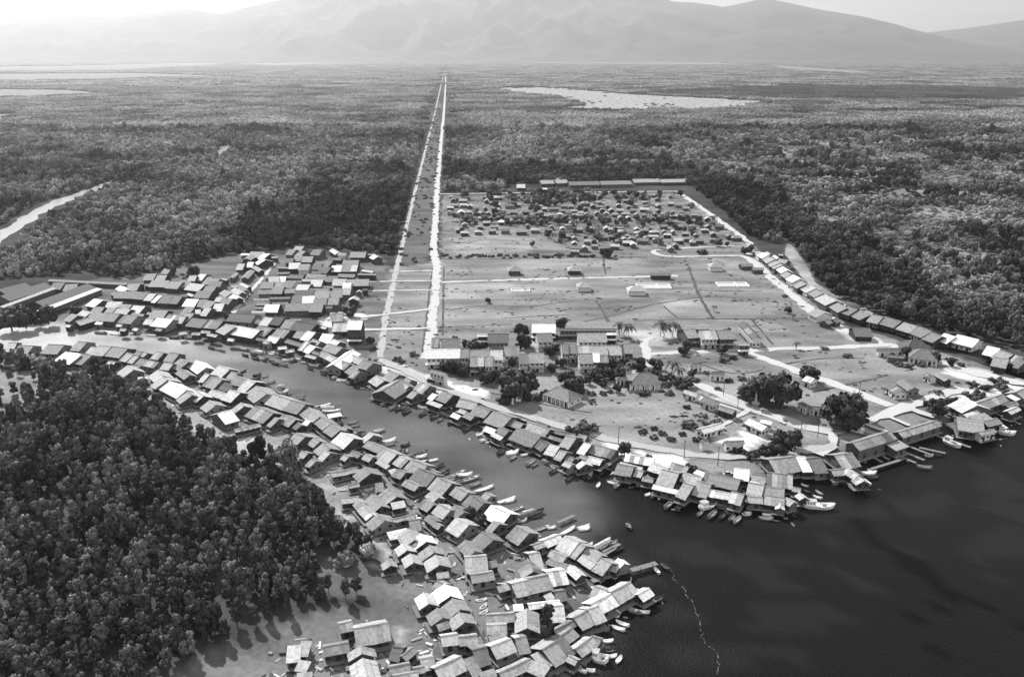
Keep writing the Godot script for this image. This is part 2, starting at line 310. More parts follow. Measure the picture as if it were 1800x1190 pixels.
	DARKBELT = [
		PackedVector2Array([Vector2(245.4,-1219.9),Vector2(302.4,-1059.5),Vector2(302.2,-866.3),Vector2(326.8,-730.3),Vector2(289.4,-565.5),Vector2(302.5,-478.5),Vector2(274.9,-430.0),Vector2(242.6,-495.1),Vector2(216.2,-580.3),Vector2(245.0,-754.2),Vector2(214.3,-754.2),Vector2(226.1,-1014.6)]),
		PackedVector2Array([Vector2(-273.2,-866.3),Vector2(-126.6,-1059.5),Vector2(-93.5,-686.5),Vector2(-163.5,-707.8),Vector2(-240.5,-707.8)]),
		PackedVector2Array([Vector2(458.6,-3574.4),Vector2(1443.0,-4512.6),Vector2(2282.5,-3959.2),Vector2(1711.9,-2956.1),Vector2(976.4,-3099.4)]),
		PackedVector2Array([Vector2(-99.8,-1219.9),Vector2(255.6,-1251.3),Vector2(226.1,-1014.6),Vector2(-90.2,-1098.2)]),
		PackedVector2Array([Vector2(-581.2,-866.3),Vector2(-516.0,-993.5),Vector2(-502.9,-1083.3),Vector2(-516.6,-1036.6),Vector2(-524.6,-934.9),Vector2(-495.2,-730.3)])]
	var xs := lines(-330.0, 380.0, 3.2, 42000.0, 1.14, -42000.0)
	var ds := lines(170.0, 760.0, 3.2, 48000.0, 1.06, -900.0)
	var nx := xs.size()
	var nd := ds.size()
	var v := PackedVector3Array()
	var c := PackedColorArray()
	var hs := PackedFloat32Array()
	for j in nd:
		for i in nx:
			var p := Vector2(xs[i], -ds[j])
			var w := p + Vector2(NF.get_noise_2d(p.x * 6.0, p.y * 6.0), NF.get_noise_2d(p.x * 6.0 + 500.0, p.y * 6.0)) * 5.0
			var h := 1.3
			var a := 0.035
			var r := absf(p.x) + absf(p.y)
			if r < 3200.0:
				for q in PAINT:
					if inside(w, q[1]): a = q[0]
				var wet := false
				if r < 1500.0:
					for q in [WATER, CREEK]:
						var sd := edge_distance(p, q)
						if inside(p, q):
							h = minf(h, lerpf(0.15, -1.6, clampf(sd / 7.0, 0.0, 1.0)))
							wet = true
						elif sd < 24.0:
							h = minf(h, lerpf(0.15, 1.3, clampf((sd - 1.0) / 22.0, 0.0, 1.0)))
							a = lerpf(minf(a, 0.13), a, clampf(sd / 9.0, 0.0, 1.0))
					if inside(p, PAINT[2][1]): h = minf(h, 0.45 + 0.25 * NF.get_noise_2d(p.x * 2.0, p.y * 2.0))
				if wet: a = 0.1
			elif inside(p, SCRUB): a = 0.14
			if inside(w, SCRUB): a = 0.06 + 0.13 * clampf(NZ.get_noise_2d(p.x * 0.5, p.y * 1.1) + 0.3, 0.0, 1.0)
			a *= 1.0 + 0.35 * NZ.get_noise_2d(p.x * 0.6, p.y * 1.6) + 0.55 * NF.get_noise_2d(p.x * 1.6, p.y * 5.0)
			a = clampf(a, 0.012, 0.8) * 1.22
			v.append(Vector3(p.x, h, p.y))
			c.append(Color(a, a, a))
	sheet("ground", v, c, nx, nd, MAT.ground)
	# river and sea
	xs = lines(-460.0, 460.0, 5.0, 2600.0, 1.3, -2600.0)
	ds = lines(120.0, 780.0, 5.0, 1000.0, 1.4, -600.0)
	nx = xs.size()
	nd = ds.size()
	v = PackedVector3Array()
	c = PackedColorArray()
	for j in nd:
		for i in nx:
			var p := Vector2(xs[i], -ds[j])
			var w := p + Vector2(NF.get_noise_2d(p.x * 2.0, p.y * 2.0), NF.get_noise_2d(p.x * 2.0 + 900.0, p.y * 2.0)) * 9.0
			var sd := minf(edge_distance(w, SILT_AND_GLARE), 20.0)
			var q := sd if inside(w, SILT_AND_GLARE) else -sd
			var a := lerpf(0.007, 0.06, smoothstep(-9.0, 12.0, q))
			a = lerpf(a, 0.42, smoothstep(-400.0, -560.0, p.y) * smoothstep(-40.0, -160.0, p.x) * smoothstep(-9.0, 12.0, q))  # upstream sun glare on the river, painted as paler water
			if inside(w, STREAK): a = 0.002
			if p.x > 60.0 and p.y < -430.0: a = lerpf(0.05, 0.22, smoothstep(-520.0, -620.0, p.y))  # bright sky reflection on the upper creek put into the water colour
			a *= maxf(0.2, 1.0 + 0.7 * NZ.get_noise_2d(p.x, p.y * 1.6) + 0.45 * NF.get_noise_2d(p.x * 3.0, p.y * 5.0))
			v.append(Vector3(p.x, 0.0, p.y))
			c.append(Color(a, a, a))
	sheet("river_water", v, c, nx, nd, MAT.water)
	flat("creek_water", LCREEK, 1.42, MAT.calm)
	flat("creek_water", LCREEK2, 1.42, MAT.calm)
	var k := 0
	for q in PALE:
		flat("rice_field", q, 1.5 + 0.05 * k, MAT.clearing if k == 0 else MAT.pale, 2.6 if k == 0 else 1.0)
		k += 1

func sheet(called: String, v: PackedVector3Array, c: PackedColorArray, nx: int, nd: int, m: Material):
	var ix := PackedInt32Array()
	for j in nd - 1:
		for i in nx - 1:
			var a := j * nx + i
			# rows run away from the camera (towards -z)
			ix.append_array([a, a + nx, a + 1, a + 1, a + nx, a + nx + 1])
	var nn := PackedVector3Array()
	nn.resize(v.size())
	for j in nd:
		for i in nx:
			var a := j * nx + i
			var l := v[a - 1] if i > 0 else v[a]
			var r := v[a + 1] if i < nx - 1 else v[a]
			var b := v[a - nx] if j > 0 else v[a]
			var f := v[a + nx] if j < nd - 1 else v[a]
			nn[a] = Vector3((l.y - r.y) / maxf(r.x - l.x, 0.01), 1.0, (f.y - b.y) / maxf(b.z - f.z, 0.01)).normalized()
	var arr := []
	arr.resize(Mesh.ARRAY_MAX)
	arr[Mesh.ARRAY_VERTEX] = v
	arr[Mesh.ARRAY_NORMAL] = nn
	arr[Mesh.ARRAY_COLOR] = c
	arr[Mesh.ARRAY_INDEX] = ix
	var me := ArrayMesh.new()
	me.add_surface_from_arrays(Mesh.PRIMITIVE_TRIANGLES, arr)
	tag(put(called, me, m), "", "", "", "structure")

func flat(called: String, poly: PackedVector2Array, y: float, m: Material, ragged := 1.0):
	# fray the outline first
	var o := PackedVector2Array()
	var n := poly.size()
	for i in n:
		var a := poly[i]
		var b := poly[(i + 1) % n]
		var s := maxi(1, int(a.distance_to(b) / maxf(4.0, a.length() * 0.012 / ragged)))
		for k in s:
			var p := a.lerp(b, float(k) / s)
			o.append(p + Vector2(NF.get_noise_2d(p.x * 8.0, p.y * 8.0), NF.get_noise_2d(p.y * 8.0, p.x * 8.0 + 70.0)) * p.length() * 0.006 * ragged)
	var t := Geometry2D.triangulate_polygon(o)
	if t.is_empty():
		o = poly
		t = Geometry2D.triangulate_polygon(o)
	var mb := MB.new()
	for i in range(0, t.size(), 3):
		var cw := (o[t[i + 1]] - o[t[i]]).cross(o[t[i + 2]] - o[t[i]]) > 0.0
		for e in ([0, 1, 2] if cw else [0, 2, 1]):
			mb.vert(Vector3(o[t[i + e]].x, y, o[t[i + e]].y), Vector3.UP, o[t[i + e]])
	tag(put(called, mb.mesh(), m), "", "", "", "structure")

func ribbon(poly: PackedVector2Array, w: float, y: float, fray: float) -> MB:
	var pts := PackedVector2Array()
	for i in poly.size() - 1:
		var s := maxi(1, int(poly[i].distance_to(poly[i + 1]) / 5.0))
		for k in s: pts.append(poly[i].lerp(poly[i + 1], float(k) / s))
	pts.append(poly[poly.size() - 1])
	# round the bends
	for r in 6:
		var q := pts.duplicate()
		for i in range(1, pts.size() - 1): q[i] = (pts[i - 1] + pts[i] * 2.0 + pts[i + 1]) * 0.25
		pts = q
	var mb := MB.new()
	var l0 := Vector3.ZERO
	var r0 := Vector3.ZERO
	for i in pts.size():
		var d := (pts[mini(i + 1, pts.size() - 1)] - pts[maxi(i - 1, 0)]).normalized()
		var e := Vector2(-d.y, d.x)
		var p := pts[i]
		var wl := w * 0.5 * (1.0 + fray * NF.get_noise_2d(p.x * 12.0, p.y * 12.0))
		var wr := w * 0.5 * (1.0 + fray * NF.get_noise_2d(p.x * 12.0 + 300.0, p.y * 12.0))
		var l := Vector3(p.x - e.x * wl, y, p.y - e.y * wl)
		var r := Vector3(p.x + e.x * wr, y, p.y + e.y * wr)
		if i > 0:
			var q := (r0 - l0).cross(l - l0)
			if q.y >= 0.0: mb.quad(l0, r0, r, l)
			else: mb.quad(l0, l, r, r0)
		l0 = l
		r0 = r
	return mb

func road(called: String, w: float, poly: PackedVector2Array, y: float):
	tag(put(called, ribbon(poly, w * 0.92, y, 0.9).mesh(), MAT.track if called == "railway_track" or called == "river_track" else MAT.dirt if called == "footpath" else MAT.road), "", "", "", "structure")

func ditch(w: float, poly: PackedVector2Array, y: float):
	tag(put("drainage_path", ribbon(poly, w, y, 1.3).mesh(), MAT.ditch), "", "", "", "structure")

func build_wake(poly: PackedVector2Array):
	# a thin broken thread of foam on the water
	var mb := MB.new()
	for i in poly.size() - 1:
		var n := int(poly[i].distance_to(poly[i + 1]) / 0.45)
		for k in n:
			if RN.randf() < 0.3: continue
			var p := poly[i].lerp(poly[i + 1], (k + RN.randf()) / n) + Vector2(RN.randf_range(-0.25, 0.25) + NF.get_noise_2d(poly[i].lerp(poly[i + 1], float(k) / n).y * 9.0, 3.0) * 2.2, 0)
			var w := RN.randf_range(0.02, 0.07)
			var l := RN.randf_range(0.15, 0.6)
			var d := (poly[i + 1] - poly[i]).normalized().rotated(RN.randf_range(-0.5, 0.5))
			var e := d.orthogonal() * w
			var y := 0.03 + 0.002 * (k % 7)
			mb.quad(Vector3(p.x - e.x, y, p.y - e.y), Vector3(p.x + e.x, y, p.y + e.y), Vector3(p.x + e.x + d.x * l, y, p.y + e.y + d.y * l), Vector3(p.x - e.x + d.x * l, y, p.y - e.y + d.y * l))
	tag(put("foam", mb.mesh(), MAT.foam), "", "", "", "stuff")

func mountain(called: String, prof: PackedVector2Array, crest: float, depth: float, m: Material):
	var xs := PackedFloat32Array()
	var x := prof[0].x
	while x <= prof[prof.size() - 1].x:
		xs.append(x)
		x += 110.0
	var nx := xs.size()
	var nd := 70
	var v := PackedVector3Array()
	var c := PackedColorArray()
	var rg := FastNoiseLite.new()
	rg.seed = 44
	rg.frequency = 0.00036
	rg.fractal_type = FastNoiseLite.FRACTAL_RIDGED
	rg.fractal_octaves = 5
	for j in nd:
		var t := float(j) / (nd - 1)             # 0 foot .. 1 behind the crest
		var z := crest - depth * 0.72 + depth * t
		for i in nx:
			var k := 0
			while k < prof.size() - 2 and prof[k + 1].x < xs[i]: k += 1
			var h := lerpf(prof[k].y, prof[k + 1].y, clampf((xs[i] - prof[k].x) / (prof[k + 1].x - prof[k].x), 0.0, 1.0))
			var s := smoothstep(0.0, 0.72, t) if t < 0.72 else 1.0 - 0.5 * smoothstep(0.72, 1.0, t)
			var g := rg.get_noise_2d(xs[i], z) * 0.5 + 0.5
			var cut := 4.0 * s * (1.0 - s)
			var y := h * (pow(s, 1.35) * (1.0 - 0.15 * cut) + cut * 0.55 * (g - 0.6)) + (30.0 * NZ.get_noise_2d(xs[i] * 0.06, z * 0.06)) * s
			v.append(Vector3(xs[i], maxf(y, -2.0), -z))
			var a := 0.8 + 0.5 * NZ.get_noise_2d(xs[i] * 0.03, z * 0.03)
			c.append(Color(a, a, a))
	sheet(called, v, c, nx, nd, m)

# ------------------------------------------------------------------ houses
func quadrant(s: int, L: float, y0: float, y1: float, z0: float, z1: float, x0: float) -> Array:
	# roof slope between x0 and x0+L, ridge at (y1,z0), eave at (y0,z1); s is the side
	if s > 0:
		return [Vector3(x0, y0, z1), Vector3(x0 + L, y0, z1), Vector3(x0 + L, y1, z0), Vector3(x0, y1, z0)]
	return [Vector3(x0 + L, y0, -z1), Vector3(x0, y0, -z1), Vector3(x0, y1, -z0), Vector3(x0 + L, y1, -z0)]

var KINDS := {
	"near": ["stilt_house", "stilt house", "stilt houses of the near bank village", 0.0],
	"far": ["stilt_house", "stilt house", "stilt houses of the far bank", 0.0],
	"wharf": ["wharf_shed", "wharf shed", "sheds and houses of the wharf", 0.0],
	"creek": ["row_house", "row house", "houses along the creek road", 1.25],
	"centre": ["shop_house", "shophouse", "shophouses of the town centre", 1.25],
	"bungalow": ["bungalow", "bungalow", "bungalows on the town green", 1.25],
	"quarter": ["town_house", "town house", "houses of the upriver quarter", 1.25],
	"block": ["terrace_house", "terrace house", "terraces of the gridded blocks", 1.25],
	"depot": ["long_shed", "warehouse", "long sheds at the forest edge", 1.25],
	"village": ["village_hut", "hut", "huts of the inland village", 1.25],
}

func H(reg: String, where: String, x: float, z: float, L: float, W: float, yaw: int, he_: float, hr_: float, tone: int, style: String, lv: int):
	if reg in ["near", "far", "wharf"]: HOUSES.append(Vector2(x, z))
	var kd = KINDS[reg]
	var base: float = kd[3]
	var stilt := base < 0.5
	var size := "small" if L * W < 45.0 else "broad" if L * W > 130.0 else "medium"
	var label: String
	if reg == "village": label = "%s village hut, %s roof, %s" % [size, TONE_WORD[tone], where]
	else:
		label = "%s %s, %s %s, %s" % [size, "long shed" if reg == "depot" else kd[1], TONE_WORD[tone],
			"lean-to roof" if style == "s" else "hipped roof" if style == "h" else "gabled roof", where]
	var t := thing(kd[0], label, kd[1], Vector3(x, base, z), deg_to_rad(yaw), kd[2])
	if stilt and style != "s": t.rotation = Vector3(RN.randf_range(-0.018, 0.018), t.rotation.y, RN.randf_range(-0.02, 0.02))
	var he := he_ - base
	var hr := hr_ - base
	var floor_y := 1.5 if stilt else 0.25
	var pal: Array = MROOF[tone]
	var main: Material = pal[RN.randi() % pal.size()]
	var th := 0.14
	var hl := L * 0.5
	var hw := W * 0.5
	var tallhouse := he > 5.0 and reg in ["centre", "block", "quarter"]
	# roof
	if style == "g":
		var rise := hr - he
		var sl := sqrt(rise * rise + hw * hw)
		var pitch := atan2(rise, hw)
		var sag := RN.randf_range(0.0, 0.28) if lv > 0 else 0.0
		var mb := MB.new()
		if lv == 2:
			for s in [1, -1]:
				var q := quadrant(s, L - 0.1, he - 0.14, hr - 0.14, 0.0, hw - 0.08, -hl + 0.05)
				mb.slab(q[0], q[1], q[2], q[3], 0.06)
			mb.slab(Vector3(-hl, hr - 0.06, 0.28), Vector3(hl, hr - 0.06, 0.28), Vector3(hl, hr + 0.13, 0.0), Vector3(-hl, hr + 0.13, 0.0), 0.05)
			mb.slab(Vector3(hl, hr - 0.06, -0.28), Vector3(-hl, hr - 0.06, -0.28), Vector3(-hl, hr + 0.13, 0.0), Vector3(hl, hr + 0.13, 0.0), 0.05)
			var roof := put("roof", mb.mesh(), main, t)
			var n := clampi(roundi(L / 2.1), 2, 14)
			var w := L / n
			var sm := MB.new()
			sm.slab(Vector3(-w * 0.5, 0, sl), Vector3(w * 0.5, 0, sl), Vector3(w * 0.5, 0, 0), Vector3(-w * 0.5, 0, 0), 0.07)
			var me := sm.mesh()
			var odd := RN.randf()
			for s in [1, -1]:
				for k in n:
					var mm := main
					if odd < 0.6 and RN.randf() < 0.4: mm = pal[RN.randi() % pal.size()]
					elif odd > 0.82 and RN.randf() < 0.35: mm = MROOF[clampi(tone + [-2, -1, 1][RN.randi() % 3], 2, 9)][RN.randi() % 6]
					var p := put("roof_sheet", me, mm, roof)
					p.position = Vector3(-hl + (k + 0.5) * w, hr + RN.randf_range(0.0, 0.035) + 0.02 * (k % 2) - sag * (1.0 - pow(2.0 * (k + 0.5) / n - 1.0, 2.0)), 0)
					p.scale.z = RN.randf_range(0.965, 1.025)
					p.rotation = Vector3(pitch + RN.randf_range(-0.013, 0.013), 0.0 if s > 0 else PI, 0)
		else:
			for s in [1, -1]:
				var q := quadrant(s, L, he, hr, 0.0, hw, -hl)
				mb.slab(q[0], q[1], q[2], q[3], th)
			var roof := put("roof", mb.mesh(), main, t)
			if lv == 1:
				var rb := MB.new()
				rb.slab(Vector3(-hl, hr + 0.02, 0.32), Vector3(hl, hr + 0.02, 0.32), Vector3(hl, hr + 0.2, 0.0), Vector3(-hl, hr + 0.2, 0.0), 0.05)
				rb.slab(Vector3(hl, hr + 0.02, -0.32), Vector3(-hl, hr + 0.02, -0.32), Vector3(-hl, hr + 0.2, 0.0), Vector3(hl, hr + 0.2, 0.0), 0.05)
				put("ridge_cap", rb.mesh(), pal[(RN.randi()) % pal.size()], roof)
				if RN.randf() < 0.35:
					var q := quadrant(1, L * RN.randf_range(0.15, 0.4), he + 0.05, hr + 0.05, 0.05, hw, -hl + L * RN.randf_range(0.0, 0.55))
					var pm := MB.new()
					pm.slab(q[0], q[1], q[2], q[3], 0.06)
					put("roof_patch", pm.mesh(), MROOF[clampi(tone + [-1, 1, 2][RN.randi() % 3], 2, 9)][RN.randi() % 6], roof)
	elif style == "h":
		var r := maxf(0.4, hl - hw * 0.85)
		var mb := MB.new()
		var a := Vector3(-hl, he, hw)
		var b := Vector3(hl, he, hw)
		var d := Vector3(hl, he, -hw)
		var e := Vector3(-hl, he, -hw)
		var p := Vector3(-r, hr, 0)
		var q := Vector3(r, hr, 0)
		mb.quad(a, b, q, p); mb.quad(d, e, p, q); mb.tri(b, d, q); mb.tri(e, a, p)
		mb.quad(e, d, b, a)
		var roof := put("roof", mb.mesh(), main, t)
		if lv > 0:
			var hm := MB.new()
			for pr in [[a, p], [b, q], [d, q], [e, p], [p, q]]: hm.tube(pr[0] + Vector3.UP * 0.05, pr[1] + Vector3.UP * 0.05, 0.16, 0.16, 4)
			put("hip_ridge", hm.mesh(), MROOF[mini(tone + 2, 9)][1], roof)
	else:
		# single pitch: high edge at -W/2, low edge at +W/2
		var roof: MeshInstance3D
		if lv == 2:
			var n := clampi(roundi(L / 2.1), 2, 14)
			var w := L / n
			var rise := hr - he
			var sl := sqrt(rise * rise + W * W)
			var um := MB.new()
			um.slab(Vector3(-hl + 0.05, he - 0.16, hw - 0.05), Vector3(hl - 0.05, he - 0.16, hw - 0.05), Vector3(hl - 0.05, hr - 0.16, -hw + 0.05), Vector3(-hl + 0.05, hr - 0.16, -hw + 0.05), 0.06)
			roof = put("roof", um.mesh(), main, t)
			var sm := MB.new()
			sm.slab(Vector3(-w * 0.5, 0, sl), Vector3(w * 0.5, 0, sl), Vector3(w * 0.5, 0, 0), Vector3(-w * 0.5, 0, 0), 0.07)
			var me := sm.mesh()
			for k in n:
				var p := put("roof_sheet", me, main if RN.randf() < 0.75 else pal[RN.randi() % pal.size()], roof)
				p.position = Vector3(-hl + (k + 0.5) * w, hr + RN.randf_range(0.0, 0.03) + 0.02 * (k % 2), -hw)
				p.rotation = Vector3(atan2(rise, W), 0, 0)
		else:
			var mb := MB.new()
			mb.slab(Vector3(-hl, he, hw), Vector3(hl, he, hw), Vector3(hl, hr, -hw), Vector3(-hl, hr, -hw), th)
			roof = put("roof", mb.mesh(), main, t)
	# walls
	var ix := hl - clampf(L * 0.06, 0.3, 0.6)
	var iz := hw - clampf(W * 0.1, 0.3, 1.0)
	var white := (reg == "centre" and RN.randf() < 0.62) or (reg == "bungalow" and RN.randf() < (0.25 if z < -600.0 else 0.85)) or (reg == "wharf" and RN.randf() < 0.2) or (reg in ["block", "creek"] and RN.randf() < 0.18)
	var wm: Material = MWALL[4] if white else MWALL[[0, 1, 1, 2, 2, 3][RN.randi() % 6]]
	if lv == 0 and not white: wm = MWALL[RN.randi() % 3]
	var wb := MB.new()
	var slope := (hr - he) / hw if style != "s" else (hr - he) / W
	if style == "s":
		var yh := he + slope * (hw + iz) - th - 0.08
		var yl := he + slope * (hw - iz) - th - 0.08
		wb.quad(Vector3(-ix, floor_y, iz), Vector3(ix, floor_y, iz), Vector3(ix, yl, iz), Vector3(-ix, yl, iz))
		wb.quad(Vector3(ix, floor_y, -iz), Vector3(-ix, floor_y, -iz), Vector3(-ix, yh, -iz), Vector3(ix, yh, -iz))
		wb.quad(Vector3(ix, floor_y, iz), Vector3(ix, floor_y, -iz), Vector3(ix, yh, -iz), Vector3(ix, yl, iz))
		wb.quad(Vector3(-ix, floor_y, -iz), Vector3(-ix, floor_y, iz), Vector3(-ix, yl, iz), Vector3(-ix, yh, -iz))
	else:
		var yw := he + slope * (hw - iz) - th - 0.1
		if style == "h": yw = he - 0.03
		var yr := hr - th - 0.12
		wb.quad(Vector3(-ix, floor_y, iz), Vector3(ix, floor_y, iz), Vector3(ix, yw, iz), Vector3(-ix, yw, iz))
		wb.quad(Vector3(ix, floor_y, -iz), Vector3(-ix, floor_y, -iz), Vector3(-ix, yw, -iz), Vector3(ix, yw, -iz))
		wb.quad(Vector3(ix, floor_y, iz), Vector3(ix, floor_y, -iz), Vector3(ix, yw, -iz), Vector3(ix, yw, iz))
		wb.quad(Vector3(-ix, floor_y, -iz), Vector3(-ix, floor_y, iz), Vector3(-ix, yw, iz), Vector3(-ix, yw, -iz))
		if style == "g":
			wb.tri(Vector3(ix, yw, iz), Vector3(ix, yw, -iz), Vector3(ix, yr, 0))
			wb.tri(Vector3(-ix, yw, -iz), Vector3(-ix, yw, iz), Vector3(-ix, yr, 0))
	var wall := put("wall", wb.mesh(), wm, t)
	# openings
	if lv > 0:
		var top := minf(he, floor_y + 2.6) if not tallhouse else floor_y + 2.5
		var wd := MB.new()
		wd.box(Vector3.ZERO, Vector3(1.1, 1.0, 0.12))
		var wmesh := wd.mesh()
		var dd := MB.new()
		dd.box(Vector3.ZERO, Vector3(1.3, 2.0, 0.12))
		var dmesh := dd.mesh()
		var nd := clampi(roundi(L / 6.0), 1, 3)
		for k in nd:
			var o := put("door", dmesh, MAT.dark, wall)
			o.position = Vector3(-ix + (k + 0.5) * 2.0 * ix / nd + RN.randf_range(-0.5, 0.5), floor_y + 1.0, iz)
		var gy := floor_y + 1.5
		for s in [1, -1]:
			if W > 5.0:
				for e in [-0.5, 0.5]:
					var o := put("window", wmesh, MAT.glass, wall)
					o.position = Vector3(s * ix, gy, e * iz)
					o.rotation.y = PI / 2
		if tallhouse:
			var nw := clampi(roundi(L / 2.6), 2, 14)
			for k in nw:
				var o := put("window", wmesh, MAT.glass, wall)
				o.position = Vector3(-ix + (k + 0.5) * 2.0 * ix / nw, floor_y + 4.2, iz)
			var vb := MB.new()
			vb.slab(Vector3(-hl, floor_y + 2.55, iz + 1.7), Vector3(hl, floor_y + 2.55, iz + 1.7), Vector3(hl, floor_y + 2.95, iz + 0.01), Vector3(-hl, floor_y + 2.95, iz + 0.01), 0.1)
			put("veranda_roof", vb.mesh(), MROOF[clampi(tone + 1, 3, 9)][0], t)
		elif nd < 3 and L > 5.0:
			for k in nd + 1:
				var o := put("window", wmesh, MAT.glass, wall)
				o.position = Vector3(-ix * 0.82 + k * 1.64 * ix / nd, gy, iz)
	if reg == "bungalow" and style == "h" and lv > 0:
		var cm := MB.new()
		cm.tube(Vector3.ZERO, Vector3(0, he - 0.1, 0), 0.28, 0.24, 6)
		var cme := cm.mesh()
		var nc := maxi(4, roundi(L / 2.2))
		for k in nc:
			var o := put("column", cme, MAT.paint, t)
			o.position = Vector3(-hl + 0.5 + k * (L - 1.0) / (nc - 1), 0, hw - 0.35)
	if stilt:
		var db := MB.new()
		db.box(Vector3(0, floor_y - 0.14, 0.4), Vector3(L + 0.4, 0.22, W + 0.6))
		put("platform", db.mesh(), MAT.deck, t)
		var sb := MB.new()
		var na := clampi(roundi(L / 2.4), 2, 8)
		var nb := clampi(roundi(W / 2.4), 2, 6)
		for i in na + 1:
			for j in nb + 1:
				if i > 0 and i < na and j > 0 and j < nb: continue
				sb.tube(Vector3(-hl + i * L / na, -1.6, -hw + 0.2 + j * (W + 0.2) / nb), Vector3(-hl + i * L / na, floor_y - 0.2, -hw + 0.2 + j * (W + 0.2) / nb), 0.1, 0.1, 4)
		tag(put("stilts", sb.mesh(), MAT.post, t), "", "", "", "stuff")

# ------------------------------------------------------------------ boats
var BOATS := {}

func hull_mesh(L: float, bw: float, dp: float, sheer: float) -> ArrayMesh:
	var mb := MB.new()
	var n := 12
	var rings := []
	for i in n + 1:
		var t := float(i) / n
		var u := 2.0 * t - 1.0
		var w := bw * 0.5 * pow(maxf(0.0, 1.0 - pow(absf(u), 2.6)), 0.75) + 0.03
		if u < -0.6: w = maxf(w, bw * 0.22 * (1.0 - (absf(u) - 0.6) * 1.2))
		var top := dp + sheer * pow(absf(u), 2.4) * (1.5 if u > 0 else 0.8)
		var bot := -0.15 + 0.6 * dp * pow(absf(u), 4.0)
		rings.append([Vector3(u * L * 0.5, top, w), Vector3(u * L * 0.5 * 0.94, bot, w * 0.55), Vector3(u * L * 0.5 * 0.94, bot, -w * 0.55), Vector3(u * L * 0.5, top, -w),
			Vector3(u * L * 0.5, top, -w * 0.84), Vector3(u * L * 0.5, top - dp * 0.55, -w * 0.6), Vector3(u * L * 0.5, top - dp * 0.55, w * 0.6), Vector3(u * L * 0.5, top, w * 0.84)])
	for i in n:
		var p = rings[i]
		var q = rings[i + 1]
		for k in 8:
			var a: Vector3 = p[k]
			var b: Vector3 = p[(k + 1) % 8]
			mb.quad(b, q[(k + 1) % 8], q[k], a)
	return mb.mesh()

func boat_proto(typ: String, tone: int) -> Node3D:
	var key := typ + str(tone)
	if BOATS.has(key): return BOATS[key]
	var t := Node3D.new()
	var hm := mat({3: 0.05, 5: 0.15, 6: 0.24, 8: 0.7}[tone], 0.8)
	var lm := mat({3: 0.12, 5: 0.25, 6: 0.33, 8: 0.62}[tone], 0.85)
	if typ == "t":
		put("hull", hull_mesh(16.0, 4.4, 1.7, 0.9), hm, t)
		var d := MB.new()
		d.box(Vector3(-0.4, 1.25, 0), Vector3(12.6, 0.12, 3.1))
		put("deck", d.mesh(), lm, t)
		var w := MB.new()
		w.box(Vector3(-3.4, 2.5, 0), Vector3(4.4, 2.4, 2.5))
		var cabin := put("wheelhouse", w.mesh(), MAT.paint, t)
		var r := MB.new()
		r.box(Vector3(-3.4, 3.8, 0), Vector3(5.4, 0.14, 3.0))
		put("cabin_roof", r.mesh(), MROOF[7][0], cabin)
		for s in [-1, 1]:
			for k in 3:
				var wn := MB.new()
				wn.box(Vector3(-4.7 + k * 1.3, 2.8, s * 1.27), Vector3(0.7, 0.6, 0.06))
				put("window", wn.mesh(), MAT.glass, cabin)
		var m := MB.new()
		m.tube(Vector3(1.2, 1.2, 0), Vector3(1.2, 7.6, 0), 0.12, 0.07, 6)
		m.tube(Vector3(1.2, 3.0, 0), Vector3(4.6, 5.4, 0), 0.07, 0.05, 5)
		put("mast", m.mesh(), MAT.post, t)
		var hb := MB.new()
		hb.box(Vector3(3.2, 1.55, 0), Vector3(2.0, 0.5, 1.5))
		put("hatch", hb.mesh(), MAT.deck, t)
	else:
		var bw: float = {"s": 1.5, "l": 1.75, "c": 2.3}[typ]
		var L: float = {"s": 5.0, "l": 10.0, "c": 9.0}[typ]
		put("hull", hull_mesh(L, bw, 0.75, 0.5), hm, t)
		for k in ({"s": 2, "l": 4, "c": 2}[typ]):
			var b := MB.new()
			var u: float = -0.3 + 0.6 * k / maxf({"s": 1.0, "l": 3.0, "c": 1.0}[typ], 1.0)
			b.box(Vector3(u * L, 0.62, 0), Vector3(0.32, 0.07, bw * 0.74))
			put("thwart", b.mesh(), lm, t)
		if typ == "c":
			var c := MB.new()
			for i in 6:
				var a := PI * i / 6.0
				var a2 := PI * (i + 1) / 6.0
				var p := Vector3(0, 0.8 + sin(a) * 0.95, cos(a) * 1.02)
				var q := Vector3(0, 0.8 + sin(a2) * 0.95, cos(a2) * 1.02)
				var h := Vector3(2.6, 0, 0)
				c.slab(p - h, p + h, q + h, q - h, 0.06)
			put("canopy", c.mesh(), MROOF[clampi(tone, 3, 8)][0], t)
		elif typ == "l":
			var b := MB.new()
			b.box(Vector3(3.4, 0.95, 0), Vector3(1.6, 0.08, 1.0))
			put("bow_deck", b.mesh(), lm, t)
	BOATS[key] = t
	return t

func B(typ: String, where: String, x: float, z: float, L: float, yaw: int, tone: int):
	var p := boat_proto(typ, tone)
	var o: Node3D = p.duplicate()
	o.name = numbered({"t": "fishing_trawler", "c": "covered_boat", "s": "sampan", "l": "longboat"}[typ])
	add_child(o, true)
	o.position = Vector3(x, 0.02, z)
	o.rotation.y = deg_to_rad(yaw)
	var k: float = L / {"t": 16.0, "c": 9.0, "s": 5.0, "l": 10.0}[typ]
	o.scale = Vector3(k, clampf(k, 0.85, 1.3), clampf(k, 0.8, 1.35))
	tag(o, "%s %s, %s" % [{3: "dark", 5: "weathered", 6: "grey", 8: "pale"}[tone], {"t": "fishing trawler with wheelhouse", "c": "covered wooden boat", "s": "small open sampan", "l": "long open wooden boat"}[typ], where], "boat", "boats moored along the river")

